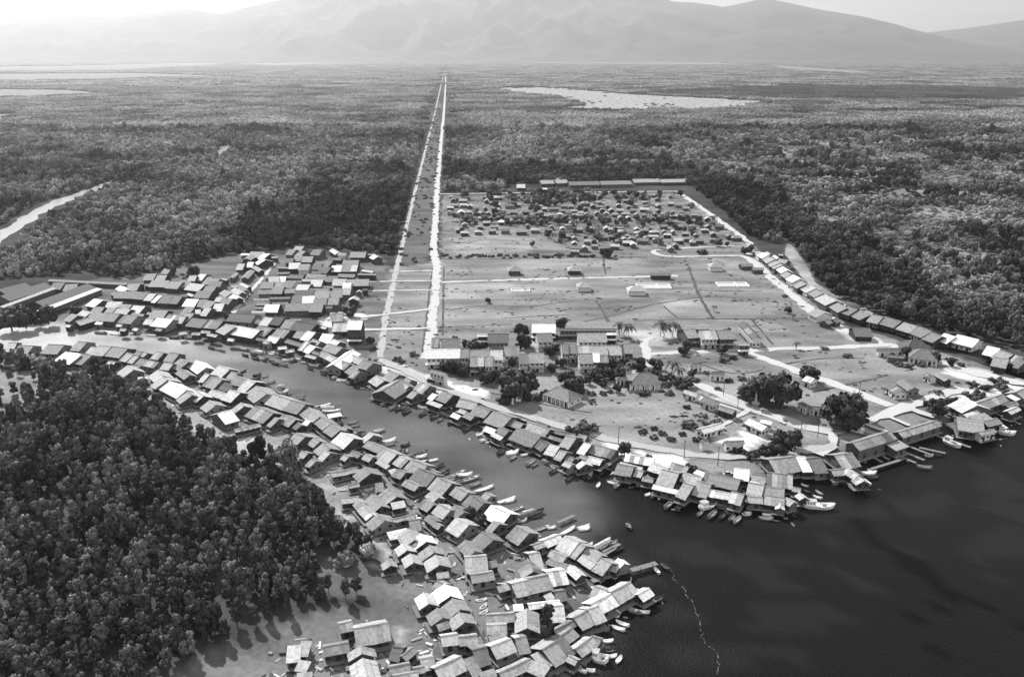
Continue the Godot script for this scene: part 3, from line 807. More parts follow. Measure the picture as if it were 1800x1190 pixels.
# ------------------------------------------------------------------ trees
func ball(mb: MB, at: Vector3, r: Vector3, rg: RandomNumberGenerator, seg: int):
	var rings := seg / 2 + 1
	var pts := []
	for j in rings + 1:
		var row := []
		var ph := PI * j / rings
		for i in seg:
			var a := TAU * i / seg
			var k := 1.0 + rg.randf_range(-0.16, 0.16)
			row.append(at + Vector3(sin(ph) * cos(a) * r.x, cos(ph) * r.y, sin(ph) * sin(a) * r.z) * k)
		pts.append(row)
	for j in rings:
		for i in seg:
			var a: Vector3 = pts[j][i]
			var b: Vector3 = pts[j][(i + 1) % seg]
			var c: Vector3 = pts[j + 1][i]
			var d: Vector3 = pts[j + 1][(i + 1) % seg]
			if j == 0: mb.tri(a, d, c)
			elif j == rings - 1: mb.tri(a, b, d)
			else: mb.quad(a, b, d, c)

func leaf(mb: MB, p: Vector3, out_: Vector3, s: float, rg: RandomNumberGenerator):
	var d := (out_ + Vector3(rg.randf_range(-0.9, 0.9), rg.randf_range(-0.5, 0.9), rg.randf_range(-0.9, 0.9))).normalized()
	var x := d.cross(Vector3(rg.randf_range(-1, 1), 1.0, rg.randf_range(-1, 1))).normalized()
	var y := d.cross(x)
	var nn := (d * 0.25 + out_).normalized()
	var a := p - x * s * 0.5 - y * s * 0.3
	var b := p + x * s * 0.5 - y * s * 0.35 + d * s * 0.1
	var c := p + x * s * 0.35 + y * s * 0.5
	var e := p - x * s * 0.4 + y * s * 0.4 - d * s * 0.15
	var z := Vector2.ZERO
	mb.vert(a, nn, z); mb.vert(c, nn, z); mb.vert(b, nn, z)
	mb.vert(a, nn, z); mb.vert(e, nn, z); mb.vert(c, nn, z)

func crown(seed_: int, lumps: int, leaves: int, h: float, ls: float, tall: float, lr := 1.0, spread := 0.62) -> ArrayMesh:
	# unit crown: radius about 1, from y 0 to h
	var rg := RandomNumberGenerator.new()
	rg.seed = seed_
	var mb := MB.new()
	for l in lumps:
		var a := rg.randf_range(0, TAU)
		var t := rg.randf()
		var y := h * (0.14 + 0.68 * t)
		var rr := sqrt(rg.randf()) * (spread * (1.0 - tall * t * 0.75))
		var c := Vector3(cos(a) * rr, y, sin(a) * rr)
		var r := lr * rg.randf_range(0.3, 0.5) * (1.0 - 0.3 * tall * t)
		var g := rg.randf_range(0.75, 1.2)
		mb.k = Color(g * 0.85, g * 0.85, g * 0.85)
		ball(mb, c, Vector3(r, r * 0.95, r) * 0.86, rg, 6)
		for i in leaves:
			var u := rg.randf_range(-0.55, 1.0)
			var w := rg.randf_range(0, TAU)
			var q := sqrt(maxf(0.0, 1.0 - u * u))
			var o := Vector3(q * cos(w), u, q * sin(w))
			var k := g * rg.randf_range(0.6, 1.35)
			mb.k = Color(k, k, k)
			leaf(mb, c + o * r * rg.randf_range(0.82, 1.12), o, ls * rg.randf_range(0.7, 1.3), rg)
	return mb.mesh()

func trunk_mesh(limbs: int) -> ArrayMesh:
	# unit trunk: 1 m high
	var mb := MB.new()
	mb.tube(Vector3(0, -0.05, 0), Vector3(0.03, 0.6, 0), 0.07, 0.05, 6)
	mb.tube(Vector3(0.03, 0.6, 0), Vector3(0.0, 1.15, 0.02), 0.05, 0.025, 6)
	for i in limbs:
		var a := TAU * i / limbs
		mb.tube(Vector3(0.02, 0.5 + 0.1 * (i % 2), 0), Vector3(cos(a) * 0.35, 1.05, sin(a) * 0.35), 0.035, 0.012, 5)
	return mb.mesh()

func palm_mesh(seed_: int) -> ArrayMesh:
	var rg := RandomNumberGenerator.new()
	rg.seed = seed_
	var mb := MB.new()
	for i in 15:
		var a := TAU * i / 15.0 + rg.randf_range(-0.2, 0.2)
		var lift := rg.randf_range(-0.1, 0.85)
		var d := Vector3(cos(a), 0, sin(a))
		var side := Vector3(-sin(a), 0, cos(a))
		var p := Vector3.ZERO
		for s in 5:
			var q := p + (d * 0.24 + Vector3.UP * (lift * 0.22 - 0.1 * s)) 
			var w := [0.12, 0.2, 0.2, 0.15, 0.05][s] as float
			var g := rg.randf_range(0.7, 1.2)
			mb.k = Color(g, g, g)
			mb.quad(p, q, q + side * w + Vector3.DOWN * 0.07, p + side * w * 1.1 + Vector3.DOWN * 0.08)
			mb.quad(q, p, p - side * w * 1.1 + Vector3.DOWN * 0.08, q - side * w + Vector3.DOWN * 0.07)
			p = q
	return mb.mesh()

var CROWNS := []
var TALLS := []
var SHRUBS := []
var PALMS := []
var TRUNK: ArrayMesh
var LEAFM := []

func tree_parts():
	for i in 8: CROWNS.append(crown(100 + i, 19, 40, 1.35, 0.17, 0.0, 0.8))
	for i in 8: TALLS.append(crown(200 + i, 16, 40, 2.4, 0.2, 0.75, 0.88))
	for i in 4: SHRUBS.append(crown(300 + i, 14, 26, 0.85, 0.2, 0.0, 0.72, 0.95))
	for i in 3: PALMS.append(palm_mesh(400 + i))
	TRUNK = trunk_mesh(5)
	for a in [0.04, 0.065, 0.095, 0.14]: LEAFM.append(mat(a, 0.7, null, 0.0, true, 0.3))

func grow(called: String, label: String, category: String, group: String, at: Vector3, crown_mesh: Mesh, r: float, hy: float, trunk_h: float, m: Material) -> Node3D:
	var t := thing(called, label, category, at, RN.randf_range(0, TAU), group)
	if trunk_h > 0.0:
		var tr := put("trunk", TRUNK, MAT.bark, t)
		tr.scale = Vector3(r * 0.9, trunk_h + r * 0.5, r * 0.9)
	var c := put("crown", crown_mesh, m, t)
	c.position.y = trunk_h
	c.scale = Vector3(r, r * hy, r)
	return t

func T(kind: String, where: String, x: float, z: float, r: float):
	var label: String = ("huge " if r > 7.5 else "big " if r > 4.2 else "small ") + {"b": "round broadleaf tree, ", "p": "coconut palm, ", "c": "dark conifer, ", "s": "dark bush, "}[kind] + where
	var at := Vector3(x, 1.2, z)
	match kind:
		"b": grow("broadleaf_tree", label, "tree", "broadleaf trees of the town", at, CROWNS[RN.randi() % 8], r, RN.randf_range(0.95, 1.1), r * 0.18, LEAFM[0])
		"s": grow("bush", label, "bush", "bushes among the houses", at, SHRUBS[RN.randi() % 4], r, 0.9, 0.0, LEAFM[RN.randi() % 3])
		"c": grow("conifer_tree", label, "tree", "", Vector3(x, 0.5, z), TALLS[2], r, 1.6, 1.5, LEAFM[0])
		"p": palm("coconut_palm", label, "coconut palms of the town", at, r)

func palm(called: String, label: String, group: String, at: Vector3, r: float):
	var t := thing(called, label, "palm", at, RN.randf_range(0, TAU), group)
	var h := r * 1.9
	var tb := MB.new()
	tb.tube(Vector3.ZERO, Vector3(h * 0.06, h * 0.5, 0), 0.22, 0.16, 6)
	tb.tube(Vector3(h * 0.06, h * 0.5, 0), Vector3(h * 0.14, h, 0), 0.16, 0.12, 6)
	put("trunk", tb.mesh(), MAT.bark, t)
	var c := put("crown", PALMS[RN.randi() % 3], LEAFM[1], t)
	c.position = Vector3(h * 0.14, h, 0)
	c.scale = Vector3.ONE * r

func scatter(called: String, meshes: Array, places: Array, tints: Array, m: Material):
	# places: one array of transforms per mesh
	for k in meshes.size():
		if places[k].is_empty(): continue
		var mm := MultiMesh.new()
		mm.transform_format = MultiMesh.TRANSFORM_3D
		mm.use_colors = true
		mm.mesh = meshes[k]
		mm.instance_count = places[k].size()
		for i in places[k].size():
			mm.set_instance_transform(i, places[k][i])
			mm.set_instance_color(i, tints[k][i])
		var o := MultiMeshInstance3D.new()
		o.multimesh = mm
		o.material_override = m
		o.name = numbered(called)
		add_child(o, true)
		tag(o, "", "", "", "stuff")

func lists(n: int) -> Array:
	var o := []
	for i in n: o.append([])
	return o

func build_swamp_forest():
	# the mangrove in front on the left; those that show largest are things, the rest one mass
	var spots := []
	var box := Rect2(NEARFOREST[0], Vector2.ZERO)
	for q in NEARFOREST: box = box.expand(q)
	var s := 4.6
	var x := maxf(box.position.x, -420.0)
	while x < box.end.x:
		var z := maxf(box.position.y, -700.0)
		while z < minf(box.end.y, -120.0):
			var p := Vector2(x + RN.randf_range(-1.9, 1.9), z + RN.randf_range(-1.9, 1.9))
			if inside(p, NEARFOREST) and not (inside(p, GRASSGAP) and RN.randf() < 0.85): spots.append(p)
			z += s
		x += s
	var seen := []
	for p in spots:
		var py := 0.0
		var d: float = -p.y
		var inframe: bool = absf(p.x) < d * 0.6 + 22.0 and d > 168.0
		if inframe: seen.append(p)
	seen.sort_custom(func(a, b): return a.length() < b.length())
	var single := {}
	for i in mini(300, seen.size()): single[seen[i]] = true
	var pl := lists(8)
	var ti := lists(8)
	for p in spots:
		var big := RN.randf_range(0.6, 1.1) + (0.45 if RN.randf() < 0.16 else 0.0)
		var r := 2.9 * big
		var k := RN.randi() % 8
		var tone := clampf(0.075 * (1.0 + 1.2 * NZ.get_noise_2d(p.x * 3.0, p.y * 3.0)) * (1.0 - 0.45 * smoothstep(-110.0, -45.0, p.x)) * RN.randf_range(0.35, 1.9), 0.02, 0.24)
		if single.has(p):
			var nm: String = ["dark", "mid-toned", "pale"][0 if tone < 0.05 else 1 if tone < 0.1 else 2]
			grow("mangrove_tree", nm + " mangrove tree packed in the dense swamp forest below the near-bank village", "tree", nm + " mangrove trees of the near swamp forest", Vector3(p.x, 0.4, p.y), TALLS[k], r, RN.randf_range(0.85, 1.45), RN.randf_range(1.2, 3.6), LEAFM[0 if tone < 0.05 else 1 if tone < 0.08 else 2 if tone < 0.12 else 3])
		else:
			var b := Basis(Vector3.UP, RN.randf_range(0, TAU)).scaled(Vector3(r, r * RN.randf_range(0.85, 1.45), r))
			pl[k].append(Transform3D(b, Vector3(p.x, RN.randf_range(1.4, 3.8), p.y)))
			ti[k].append(Color(tone, tone, tone))
	scatter("swamp_forest", TALLS, pl, ti, MAT.leaf)
	print("swamp ", spots.size())

func patch_mesh(seed_: int) -> ArrayMesh:
	# 60 m of low canopy
	var rg := RandomNumberGenerator.new()
	rg.seed = seed_
	var mb := MB.new()
	for i in 70:
		var at := Vector3(rg.randf_range(-31, 31), rg.randf_range(2.5, 6.5), rg.randf_range(-31, 31))
		var r := rg.randf_range(3.2, 5.6)
		var g := rg.randf_range(0.55, 1.45)
		mb.k = Color(g, g, g)
		ball(mb, at, Vector3(r, r * 0.95, r), rg, 6)
		for j in 12:
			var u := rg.randf_range(0.0, 1.0)
			var w := rg.randf_range(0, TAU)
			var q := sqrt(1.0 - u * u)
			var o := Vector3(q * cos(w), u, q * sin(w))
			var k := g * rg.randf_range(0.6, 1.4)
			mb.k = Color(k, k, k)
			leaf(mb, at + o * r, o, 1.6, rg)
	return mb.mesh()

func canopy_tone(p: Vector2) -> float:
	var a := 0.13 * (1.0 + 1.5 * NZ.get_noise_2d(p.x * 0.28, p.y * 0.28) + 1.1 * NZ.get_noise_2d(p.x * 0.9 + 400.0, p.y * 0.9) + 0.5 * NF.get_noise_2d(p.x * 1.2, p.y * 2.0))
	for q in DARKBELT:
		if inside(p, q): a *= 0.3  # shade of the taller trees put into a darker leaf colour
	return clampf(a, 0.016, 0.24)

func build_forest():
	var pl := lists(8)
	var ti := lists(8)
	var sl := lists(4)
	var si := lists(4)
	var d := 240.0
	var n := 0
	while d < 1900.0:
		var step := 5.8 if d < 800.0 else 6.8 if d < 1200.0 else 8.2
		var half := d * 0.76 + 90.0
		var x := -half
		while x < half:
			var p := Vector2(x + RN.randf_range(-0.45, 0.45) * step, -d + RN.randf_range(-0.45, 0.45) * step)
			x += step
			var ok := true
			for q in CLEAR:
				if inside(p, q):
					ok = false
					break
			if not ok: continue
			if p.y > -700.0 and (inside(p, NEARFOREST) or inside(p, WATER)): continue
			var tone := canopy_tone(p) * RN.randf_range(0.4, 1.8)
			var ps := p + Vector2(NZ.get_noise_2d(p.x * 1.5, p.y * 1.5), NZ.get_noise_2d(p.y * 1.5, p.x * 1.5)) * 130.0
			if inside(ps, SCRUB) and NZ.get_noise_2d(p.x * 0.9 + 77.0, p.y * 1.6) < 0.22:
				var g := NZ.get_noise_2d(p.x * 0.5, p.y * 1.1) + 0.3
				if RN.randf() < 0.05 + g * 0.55:
					continue
				var r := RN.randf_range(1.1, 2.6)
				var k := RN.randi() % 4
				sl[k].append(Transform3D(Basis(Vector3.UP, RN.randf_range(0, TAU)).scaled(Vector3(r * 1.2, r * RN.randf_range(0.8, 1.5), r * 1.2)), Vector3(p.x, 1.0, p.y)))
				si[k].append(Color(tone, tone, tone) * 1.5)
				continue
			var r := step * RN.randf_range(0.38, 0.68) * (1.5 if RN.randf() < 0.07 else 1.0)
			var k := RN.randi() % 8
			var hh := RN.randf_range(1.0, 1.5)
			if tone < 0.03: hh *= 1.3
			pl[k].append(Transform3D(Basis(Vector3.UP, RN.randf_range(0, TAU)).scaled(Vector3(r, r * hh, r)), Vector3(p.x, RN.randf_range(0.8, 4.6), p.y)))
			ti[k].append(Color(tone, tone, tone))
			n += 1
		d += step
	scatter("mangrove_forest", CROWNS, pl, ti, MAT.leaf)
	scatter("scrub_vegetation", SHRUBS, sl, si, MAT.leaf)
	print("forest ", n)
	# beyond: whole patches of canopy
	var pm := []
	for i in 5: pm.append(patch_mesh(700 + i))
	pl = lists(5)
	ti = lists(5)
	n = 0
	d = 1900.0
	while d < 16000.0:
		var sc := 1.0 if d < 4200.0 else 1.9
		var step := 52.0 * sc
		var half := d * 0.76 + 120.0
		var x := -half
		while x < half:
			var p := Vector2(x + RN.randf_range(-0.3, 0.3) * step, -d + RN.randf_range(-0.3, 0.3) * step)
			x += step
			var ok := true
			for q in [CLEAR[0], PALE[0], PALE[1], PALE[2], PALE[3], PALE[4], PALE[5], PALE[6], PALE[7]]:
				if inside(p, q):
					ok = false
					break
			if not ok or (d < 12000.0 and (inside(p + Vector2(30.0 * sc, 0), CLEAR[0]) or inside(p - Vector2(30.0 * sc, 0), CLEAR[0]))): continue
			var tone := canopy_tone(p) * 1.12
			var k := RN.randi() % 5
			pl[k].append(Transform3D(Basis(Vector3.UP, RN.randf_range(0, TAU)).scaled(Vector3(sc, RN.randf_range(0.75, 1.15), sc)), Vector3(p.x, 1.0, p.y)))
			ti[k].append(Color(tone, tone, tone))
			n += 1
		d += step
	scatter("distant_forest", pm, pl, ti, MAT.leaf)
	print("patches ", n)
	# thickets that break up the pale clearing
	sl = lists(4)
	si = lists(4)
	var rect := Rect2(PALE[0][0], Vector2.ZERO)
	for q in PALE[0]: rect = rect.expand(q)
	for i in 5200:
		var p := rect.position + Vector2(RN.randf() * rect.size.x, RN.randf() * rect.size.y)
		var e := edge_distance(p, PALE[0])
		if not inside(p, PALE[0]) or NZ.get_noise_2d(p.x * 0.5, p.y * 0.35) + (0.35 if e < 25.0 else 0.0) < RN.randf_range(0.25, 0.6): continue
		var k := RN.randi() % 4
		var r := RN.randf_range(1.6, 4.0)
		sl[k].append(Transform3D(Basis(Vector3.UP, RN.randf_range(0, TAU)).scaled(Vector3(r * 1.5, r, r)), Vector3(p.x, 1.3, p.y)))
		var g := RN.randf_range(0.05, 0.14)
		si[k].append(Color(g, g, g))
	scatter("clearing_undergrowth", SHRUBS, sl, si, MAT.leaf)
	# bushes between the two tracks and on the pale fields' rims
	sl = lists(4)
	si = lists(4)
	for i in 420:
		var t := RN.randf()
		var a := Vector2(PAINT[12][1][1]).lerp(PAINT[12][1][4], t)
		var p := Vector2(PAINT[12][1][0]).lerp(PAINT[12][1][6], RN.randf()) 
		p = Vector2(lerpf(PAINT[12][1][0].x, PAINT[12][1][4].x, t) + RN.randf_range(0, 34), lerpf(PAINT[12][1][0].y, PAINT[12][1][4].y, t))
		if not inside(p, PAINT[12][1]): continue
		var k := RN.randi() % 4
		var r := RN.randf_range(0.8, 2.4)
		sl[k].append(Transform3D(Basis(Vector3.UP, RN.randf_range(0, TAU)).scaled(Vector3(r, r, r)), Vector3(p.x, 1.2, p.y)))
		var g := RN.randf_range(0.05, 0.1)
		si[k].append(Color(g, g, g))
	scatter("verge_undergrowth", SHRUBS, sl, si, MAT.leaf)

func V(kind: String, where: String, x: float, z: float, r: float, i: int):
	var at := Vector3(x, 1.2, z)
	match kind:
		"h": grow("hedge_bush", "low dark hedge bush, " + where, "bush", "bushes of the village hedge", at, SHRUBS[i % 4], r * 1.2, 0.8, 0.0, LEAFM[i % 2])
		"g": grow("grove_tree", "dark grove tree, " + where, "tree", "trees of the dark village grove", at, CROWNS[i % 8], r, 1.1, r * 0.25, LEAFM[0])
		"p": palm("village_palm", "village coconut palm, " + where, "palms among the village huts", at, r * 1.1)
		"t": grow("village_tree", "small dark village tree, " + where, "tree", "trees among the village huts", at, CROWNS[i % 8], r, 1.1, r * 0.25, LEAFM[i % 2])

# ------------------------------------------------------------------ small things
func walkway(called: String, label: String, poly: PackedVector2Array, w: float, y: float, category: String):
	var a := poly[0]
	var t := thing(called, label, category, Vector3(a.x, 0, a.y))
	var rb := ribbon(poly, w, y, 0.12)
	var lo := MB.new()
	for i in rb.v.size():
		rb.v[i] -= Vector3(a.x, 0, a.y)
	var low := MB.new()
	low.v = rb.v.duplicate(); low.n = rb.n.duplicate(); low.uv = rb.uv.duplicate(); low.c = rb.c.duplicate()
	for i in range(0, low.v.size(), 3):
		for e in 3: low.v[i + e] += Vector3.DOWN * 0.18
		var s := low.v[i + 1]
		low.v[i + 1] = low.v[i + 2]
		low.v[i + 2] = s
	rb.v.append_array(low.v); rb.n.append_array(low.n); rb.uv.append_array(low.uv); rb.c.append_array(low.c)
	put("deck", rb.mesh(), MAT.deck, t)
	var pm := MB.new()
	pm.tube(Vector3(0, -1.8, 0), Vector3(0, y + (0.9 if called == "pier" else -0.02), 0), 0.13, 0.11, 5)
	var pme := pm.mesh()
	for i in poly.size() - 1:
		var n := maxi(1, int(poly[i].distance_to(poly[i + 1]) / 4.0))
		var e := (poly[i + 1] - poly[i]).normalized().orthogonal() * (w * 0.5 + 0.12)
		for k in n:
			var p := poly[i].lerp(poly[i + 1], (k + 0.5) / n) - a
			for s in [-1, 1]:
				var o := put("post", pme, MAT.post, t)
				o.position = Vector3(p.x + e.x * s, 0, p.y + e.y * s)
	return t

func jetty(called: String, label: String, poly: PackedVector2Array, w: float):
	walkway(called, label, poly, w, 1.35, "jetty")

func car(label: String, x: float, z: float, yaw: int, tone: int):
	var t := thing("motor_car", label, "car", Vector3(x, 1.55, z), deg_to_rad(yaw), "motor cars on the roads")
	var m := mat(TONES[tone], 0.35)
	var b := MB.new()
	b.box(Vector3(0, 0.6, 0), Vector3(4.0, 0.6, 1.55))
	b.slab(Vector3(0.7, 0.9, 0.6), Vector3(2.0, 0.85, 0.5), Vector3(2.0, 0.85, -0.5), Vector3(0.7, 0.9, -0.6), 0.2)
	put("body", b.mesh(), m, t)
	var c := MB.new()
	c.quad(Vector3(-1.4, 0.9, 0.75), Vector3(0.9, 0.9, 0.75), Vector3(0.5, 1.5, 0.62), Vector3(-1.1, 1.5, 0.62))
	c.quad(Vector3(0.9, 0.9, -0.75), Vector3(-1.4, 0.9, -0.75), Vector3(-1.1, 1.5, -0.62), Vector3(0.5, 1.5, -0.62))
	c.quad(Vector3(0.9, 0.9, 0.75), Vector3(0.9, 0.9, -0.75), Vector3(0.5, 1.5, -0.62), Vector3(0.5, 1.5, 0.62))
	c.quad(Vector3(-1.4, 0.9, -0.75), Vector3(-1.4, 0.9, 0.75), Vector3(-1.1, 1.5, 0.62), Vector3(-1.1, 1.5, -0.62))
	put("cabin", c.mesh(), MAT.glass, t)
	var r := MB.new()
	r.box(Vector3(-0.3, 1.53, 0), Vector3(1.65, 0.07, 1.28))
	put("car_roof", r.mesh(), m, t)
	var w := MB.new()
	w.tube(Vector3(0, 0, -0.1), Vector3(0, 0, 0.1), 0.33, 0.33, 10)
	var wm := w.mesh()
	for px in [-1.25, 1.3]:
		for pz in [-0.75, 0.75]:
			put("wheel", wm, MAT.dark, t).position = Vector3(px, 0.33, pz)

func lorry(label: String, x: float, z: float, yaw: int):
	var t := thing("cargo_lorry", label, "lorry", Vector3(x, 1.4, z), deg_to_rad(yaw))
	var b := MB.new()
	b.box(Vector3(-1.0, 1.9, 0), Vector3(5.6, 2.0, 2.2))
	put("cargo_body", b.mesh(), MAT.paint, t)
	var c := MB.new()
	c.box(Vector3(2.8, 1.4, 0), Vector3(1.8, 1.5, 2.0))
	put("cab", c.mesh(), MROOF[6][0], t)
	var w := MB.new()
	w.tube(Vector3(0, 0, -0.14), Vector3(0, 0, 0.14), 0.45, 0.45, 10)
	var wm := w.mesh()
	for px in [-2.6, 2.7]:
		for pz in [-0.95, 0.95]:
			put("wheel", wm, MAT.dark, t).position = Vector3(px, 0.45, pz)

func pole(label: String, x: float, z: float):
	var t := thing("utility_pole", label, "pole", Vector3(x, 1.2, z), RN.randf_range(0, 3), "utility poles of the town")
	var b := MB.new()
	b.tube(Vector3.ZERO, Vector3(0, 8.5, 0), 0.16, 0.11, 6)
	put("post", b.mesh(), MAT.post, t)
	var c := MB.new()
	c.box(Vector3(0, 7.9, 0), Vector3(1.7, 0.12, 0.1))
	put("cross_arm", c.mesh(), MAT.post, t)

func monument(x: float, z: float):
	var t := thing("white_obelisk", "slim white obelisk on a round base beside the river avenue", "monument", Vector3(x, 1.2, z))
	var b := MB.new()
	b.tube(Vector3.ZERO, Vector3(0, 0.8, 0), 2.0, 1.8, 12)
	b.tube(Vector3(0, 0.8, 0), Vector3(0, 0.82, 0), 1.8, 0.1, 12)
	put("base", b.mesh(), MAT.paint, t)
	var s := MB.new()
	s.tube(Vector3(0, 0.8, 0), Vector3(0, 7.5, 0), 0.7, 0.4, 4)
	s.tube(Vector3(0, 7.5, 0), Vector3(0, 8.3, 0), 0.4, 0.02, 4)
	put("shaft", s.mesh(), MAT.paint, t)

func foundation(label: String, x: float, z: float, w: int, d: int):
	var t := thing("house_foundation", label, "foundation", Vector3(x, 1.25, z))
	var s := MB.new()
	s.box(Vector3(0, 0.1, 0), Vector3(w * 0.9, 0.2, d * 0.9))
	put("slab", s.mesh(), MAT.road, t)
	for e in [[0.0, -0.45, 1.0, 0.0], [0.0, 0.45, 1.0, 0.0], [-0.45, 0.0, 0.0, 1.0], [0.45, 0.0, 0.0, 1.0], [0.1, 0.0, 0.0, 1.0]]:
		var b := MB.new()
		b.box(Vector3(e[0] * w, 0.5, e[1] * d), Vector3(maxf(e[2] * w * 0.9, 0.3), 0.9, maxf(e[3] * d * 0.88, 0.3)))
		put("low_wall", b.mesh(), MAT.paint, t)

func build_tufts():
	# rough grass, weeds and low scrub over the open town land
	var sl := lists(4)
	var si := lists(4)
	for i in 15000:
		var p := Vector2(RN.randf_range(-130.0, 420.0), RN.randf_range(-1020.0, -330.0))
		if not inside(p, PAINT[8][1]) or edge_distance(p, WATER) < 14.0 and p.y > -600.0: continue
		var g := NF.get_noise_2d(p.x * 1.4, p.y * 3.5) + 0.5 * NZ.get_noise_2d(p.x * 2.0, p.y * 4.0)
		if g < RN.randf_range(-0.1, 0.55): continue
		var k := RN.randi() % 4
		var r := RN.randf_range(0.25, 0.75) * (1.5 if RN.randf() < 0.12 else 1.0)
		sl[k].append(Transform3D(Basis(Vector3.UP, RN.randf_range(0, TAU)).scaled(Vector3(r * 1.6, r * 0.7, r)), Vector3(p.x, 1.2, p.y)))
		var a := RN.randf_range(0.04, 0.12)
		si[k].append(Color(a, a, a))
	scatter("rough_grass", SHRUBS, sl, si, MAT.leaf)

func build_clutter():
	# planks, baskets, drying racks and debris on the mud and decks between the stilt houses: nobody could count it
	var bm := MB.new()
	bm.box(Vector3(0, 0.5, 0), Vector3.ONE)
	var me := bm.mesh()
	var pl := lists(1)
	var ti := lists(1)
	for h in HOUSES:
		var n := 7
		for i in n:
			var a := RN.randf_range(0, TAU)
			var p: Vector2 = h + Vector2(cos(a), sin(a)) * RN.randf_range(5.0, 9.5)
			var s := Vector3(RN.randf_range(0.4, 3.6), RN.randf_range(0.1, 0.7), RN.randf_range(0.25, 0.9))
			var y := 0.35
			if inside(p, WATER):
				if RN.randf() < 0.6: continue
				y = -0.1
				s.y = 0.25
			pl[0].append(Transform3D(Basis(Vector3.UP, RN.randf_range(0, TAU)).scaled_local(s), Vector3(p.x, y, p.y)))
			var g := [0.05, 0.1, 0.2, 0.3, 0.5][RN.randi() % 5] as float
			ti[0].append(Color(g, g, g))
	scatter("timber_debris", [me], pl, ti, MAT.leaf)

var HOUSES := []
# what the labels point to
const LANDMARKS := [
	"the middle of the boardwalk",
	"the lower end of the boardwalk",
	"the upper start of the boardwalk",
	"the head of the long pier",
	"the foot of the long pier",
	"the conifer among the roofs",
	"the round tree among roofs",
	"the white roof by the longboats",
	"the white gabled near-bank barn",
	"the white-ended pier shed",
	"the big pale lower barn",
	"the lower edge of the village",
	"the mud landing below the swamp",
	"the white square near-bank roof",
	"the long white swamp-side roof",
	"the white barn at the river bend",
	"the house at the left river mouth",
	"the white mud-strip roofs",
	"the middle of the mud strip",
	"the white upper-moorings roof",
	"the dark boat-shed waterfront",
	"the dark covered river boat",
	"the pale water-end sheds",
	"the lower point moorings",
	"the dark inlet of the far bank",
	"the white hut on the far bank",
	"the tin roofs under the sand",
	"the black far-bank roof",
	"the gable facing the sandy yard",
	"the far-bank footbridge",
	"the wide white point roof",
	"the white trawler of the point",
	"the tall white point house",
	"the big trawler at the tip",
	"the white strip roof",
	"the patchy rusted roof",
	"the long grey tip roof",
	"the long dark wharf shed",
	"the second wharf shed",
	"the white wharf house",
	"the right end of the wharf",
	"the trees at the road corner",
	"the white roof by the creek",
	"the bend in the creek road",
	"the two-tier creek hall",
	"the broad white warehouse",
	"the big dark hip roof",
	"the end of the creek road",
	"the foot of the straight road",
	"the dark-roofed mansion of the town",
	"the wide white roof of the town",
	"the tall dark tree of the town",
	"the long tin terrace of the town",
	"the long dark ridge",
	"the arcaded shophouse block",
	"the long dark hall",
	"the long pale roof",
	"the two huge round trees",
	"the huge tree at the crossroads",
	"the white house by the track",
	"the white compound",
	"the thatched meadow roof",
	"the villa in the palms",
	"the paired crossroads gables",
	"the lone gables near sand",
	"the white three-storey house",
	"the white sand square",
	"the mouth of the lane",
	"the middle of the lane",
	"the top of the lane",
	"the inlet by the quarter",
	"the two-tier quarter roof",
	"the long low warehouses",
	"the shaded trees over the quarter",
	"the pale roofs against the forest",
	"the left quarter waterfront",
	"the middle quarter waterfront",
	"the big pale waterfront roof",
	"the moored lighters",
	"the long white diagonal roof",
	"the black-roofed row",
	"the white roof in the blocks",
	"the bright pair of lane roofs",
	"the bright roof atop the blocks",
	"the open market roof",
	"the dark lane between the blocks",
	"the gables under the forest",
	"the shaded sheds under the forest",
	"the pale middle of the blocks",
	"the left rows of the blocks",
	"the gable at the block corner",
	"the village trees by the road",
	"the open village meadow",
	"the dark village grove",
	"the village pond path",
	"the round village tree",
	"the top of the village",
	"the path loop of the village",
	"the right corner of the village",
	"the middle of the village",
	"the village hedge",
	"the small white gable row",
	"the upper village track",
	"the pale huts of the upper village",
	"the two long village huts",
	"the lower village bushes",
	"the upper left village corner",
	"the middle of the palm strip",
	"the right of the palm strip",
	"the left of the palm strip",
	"the right village slope",
	"the left of the hedge",
	"the middle of the hedge",
	"the right of the hedge",
	"the first field road",
	"the fork of the field road",
	"the rounded field roof",
	"the far field corner",
	"the end of the field road",
	"the pale depot front",
	"the gap between long sheds",
	"the far end of the sheds"]
const ORDER := ["", "second-", "third-", "fourth-", "fifth-", "sixth-", "seventh-", "eighth-", "ninth-", "tenth-", "eleventh-", "twelfth-", "thirteenth-", "fourteenth-", "fifteenth-", "sixteenth-", "seventeenth-", "eighteenth-", "nineteenth-", "twentieth-"]

func w(k: int, m: int, row := 0) -> String:
	if k >= 0: return ORDER[k] + "closest to " + LANDMARKS[m]
	return ("left of " if k == -1 else "right of ") + LANDMARKS[m] + (", row %d back" % row if row else "")

const TONE_WORD := {9: "white", 8: "pale", 7: "light grey", 6: "grey", 5: "mid grey", 4: "dark grey", 3: "dark", 2: "black"}

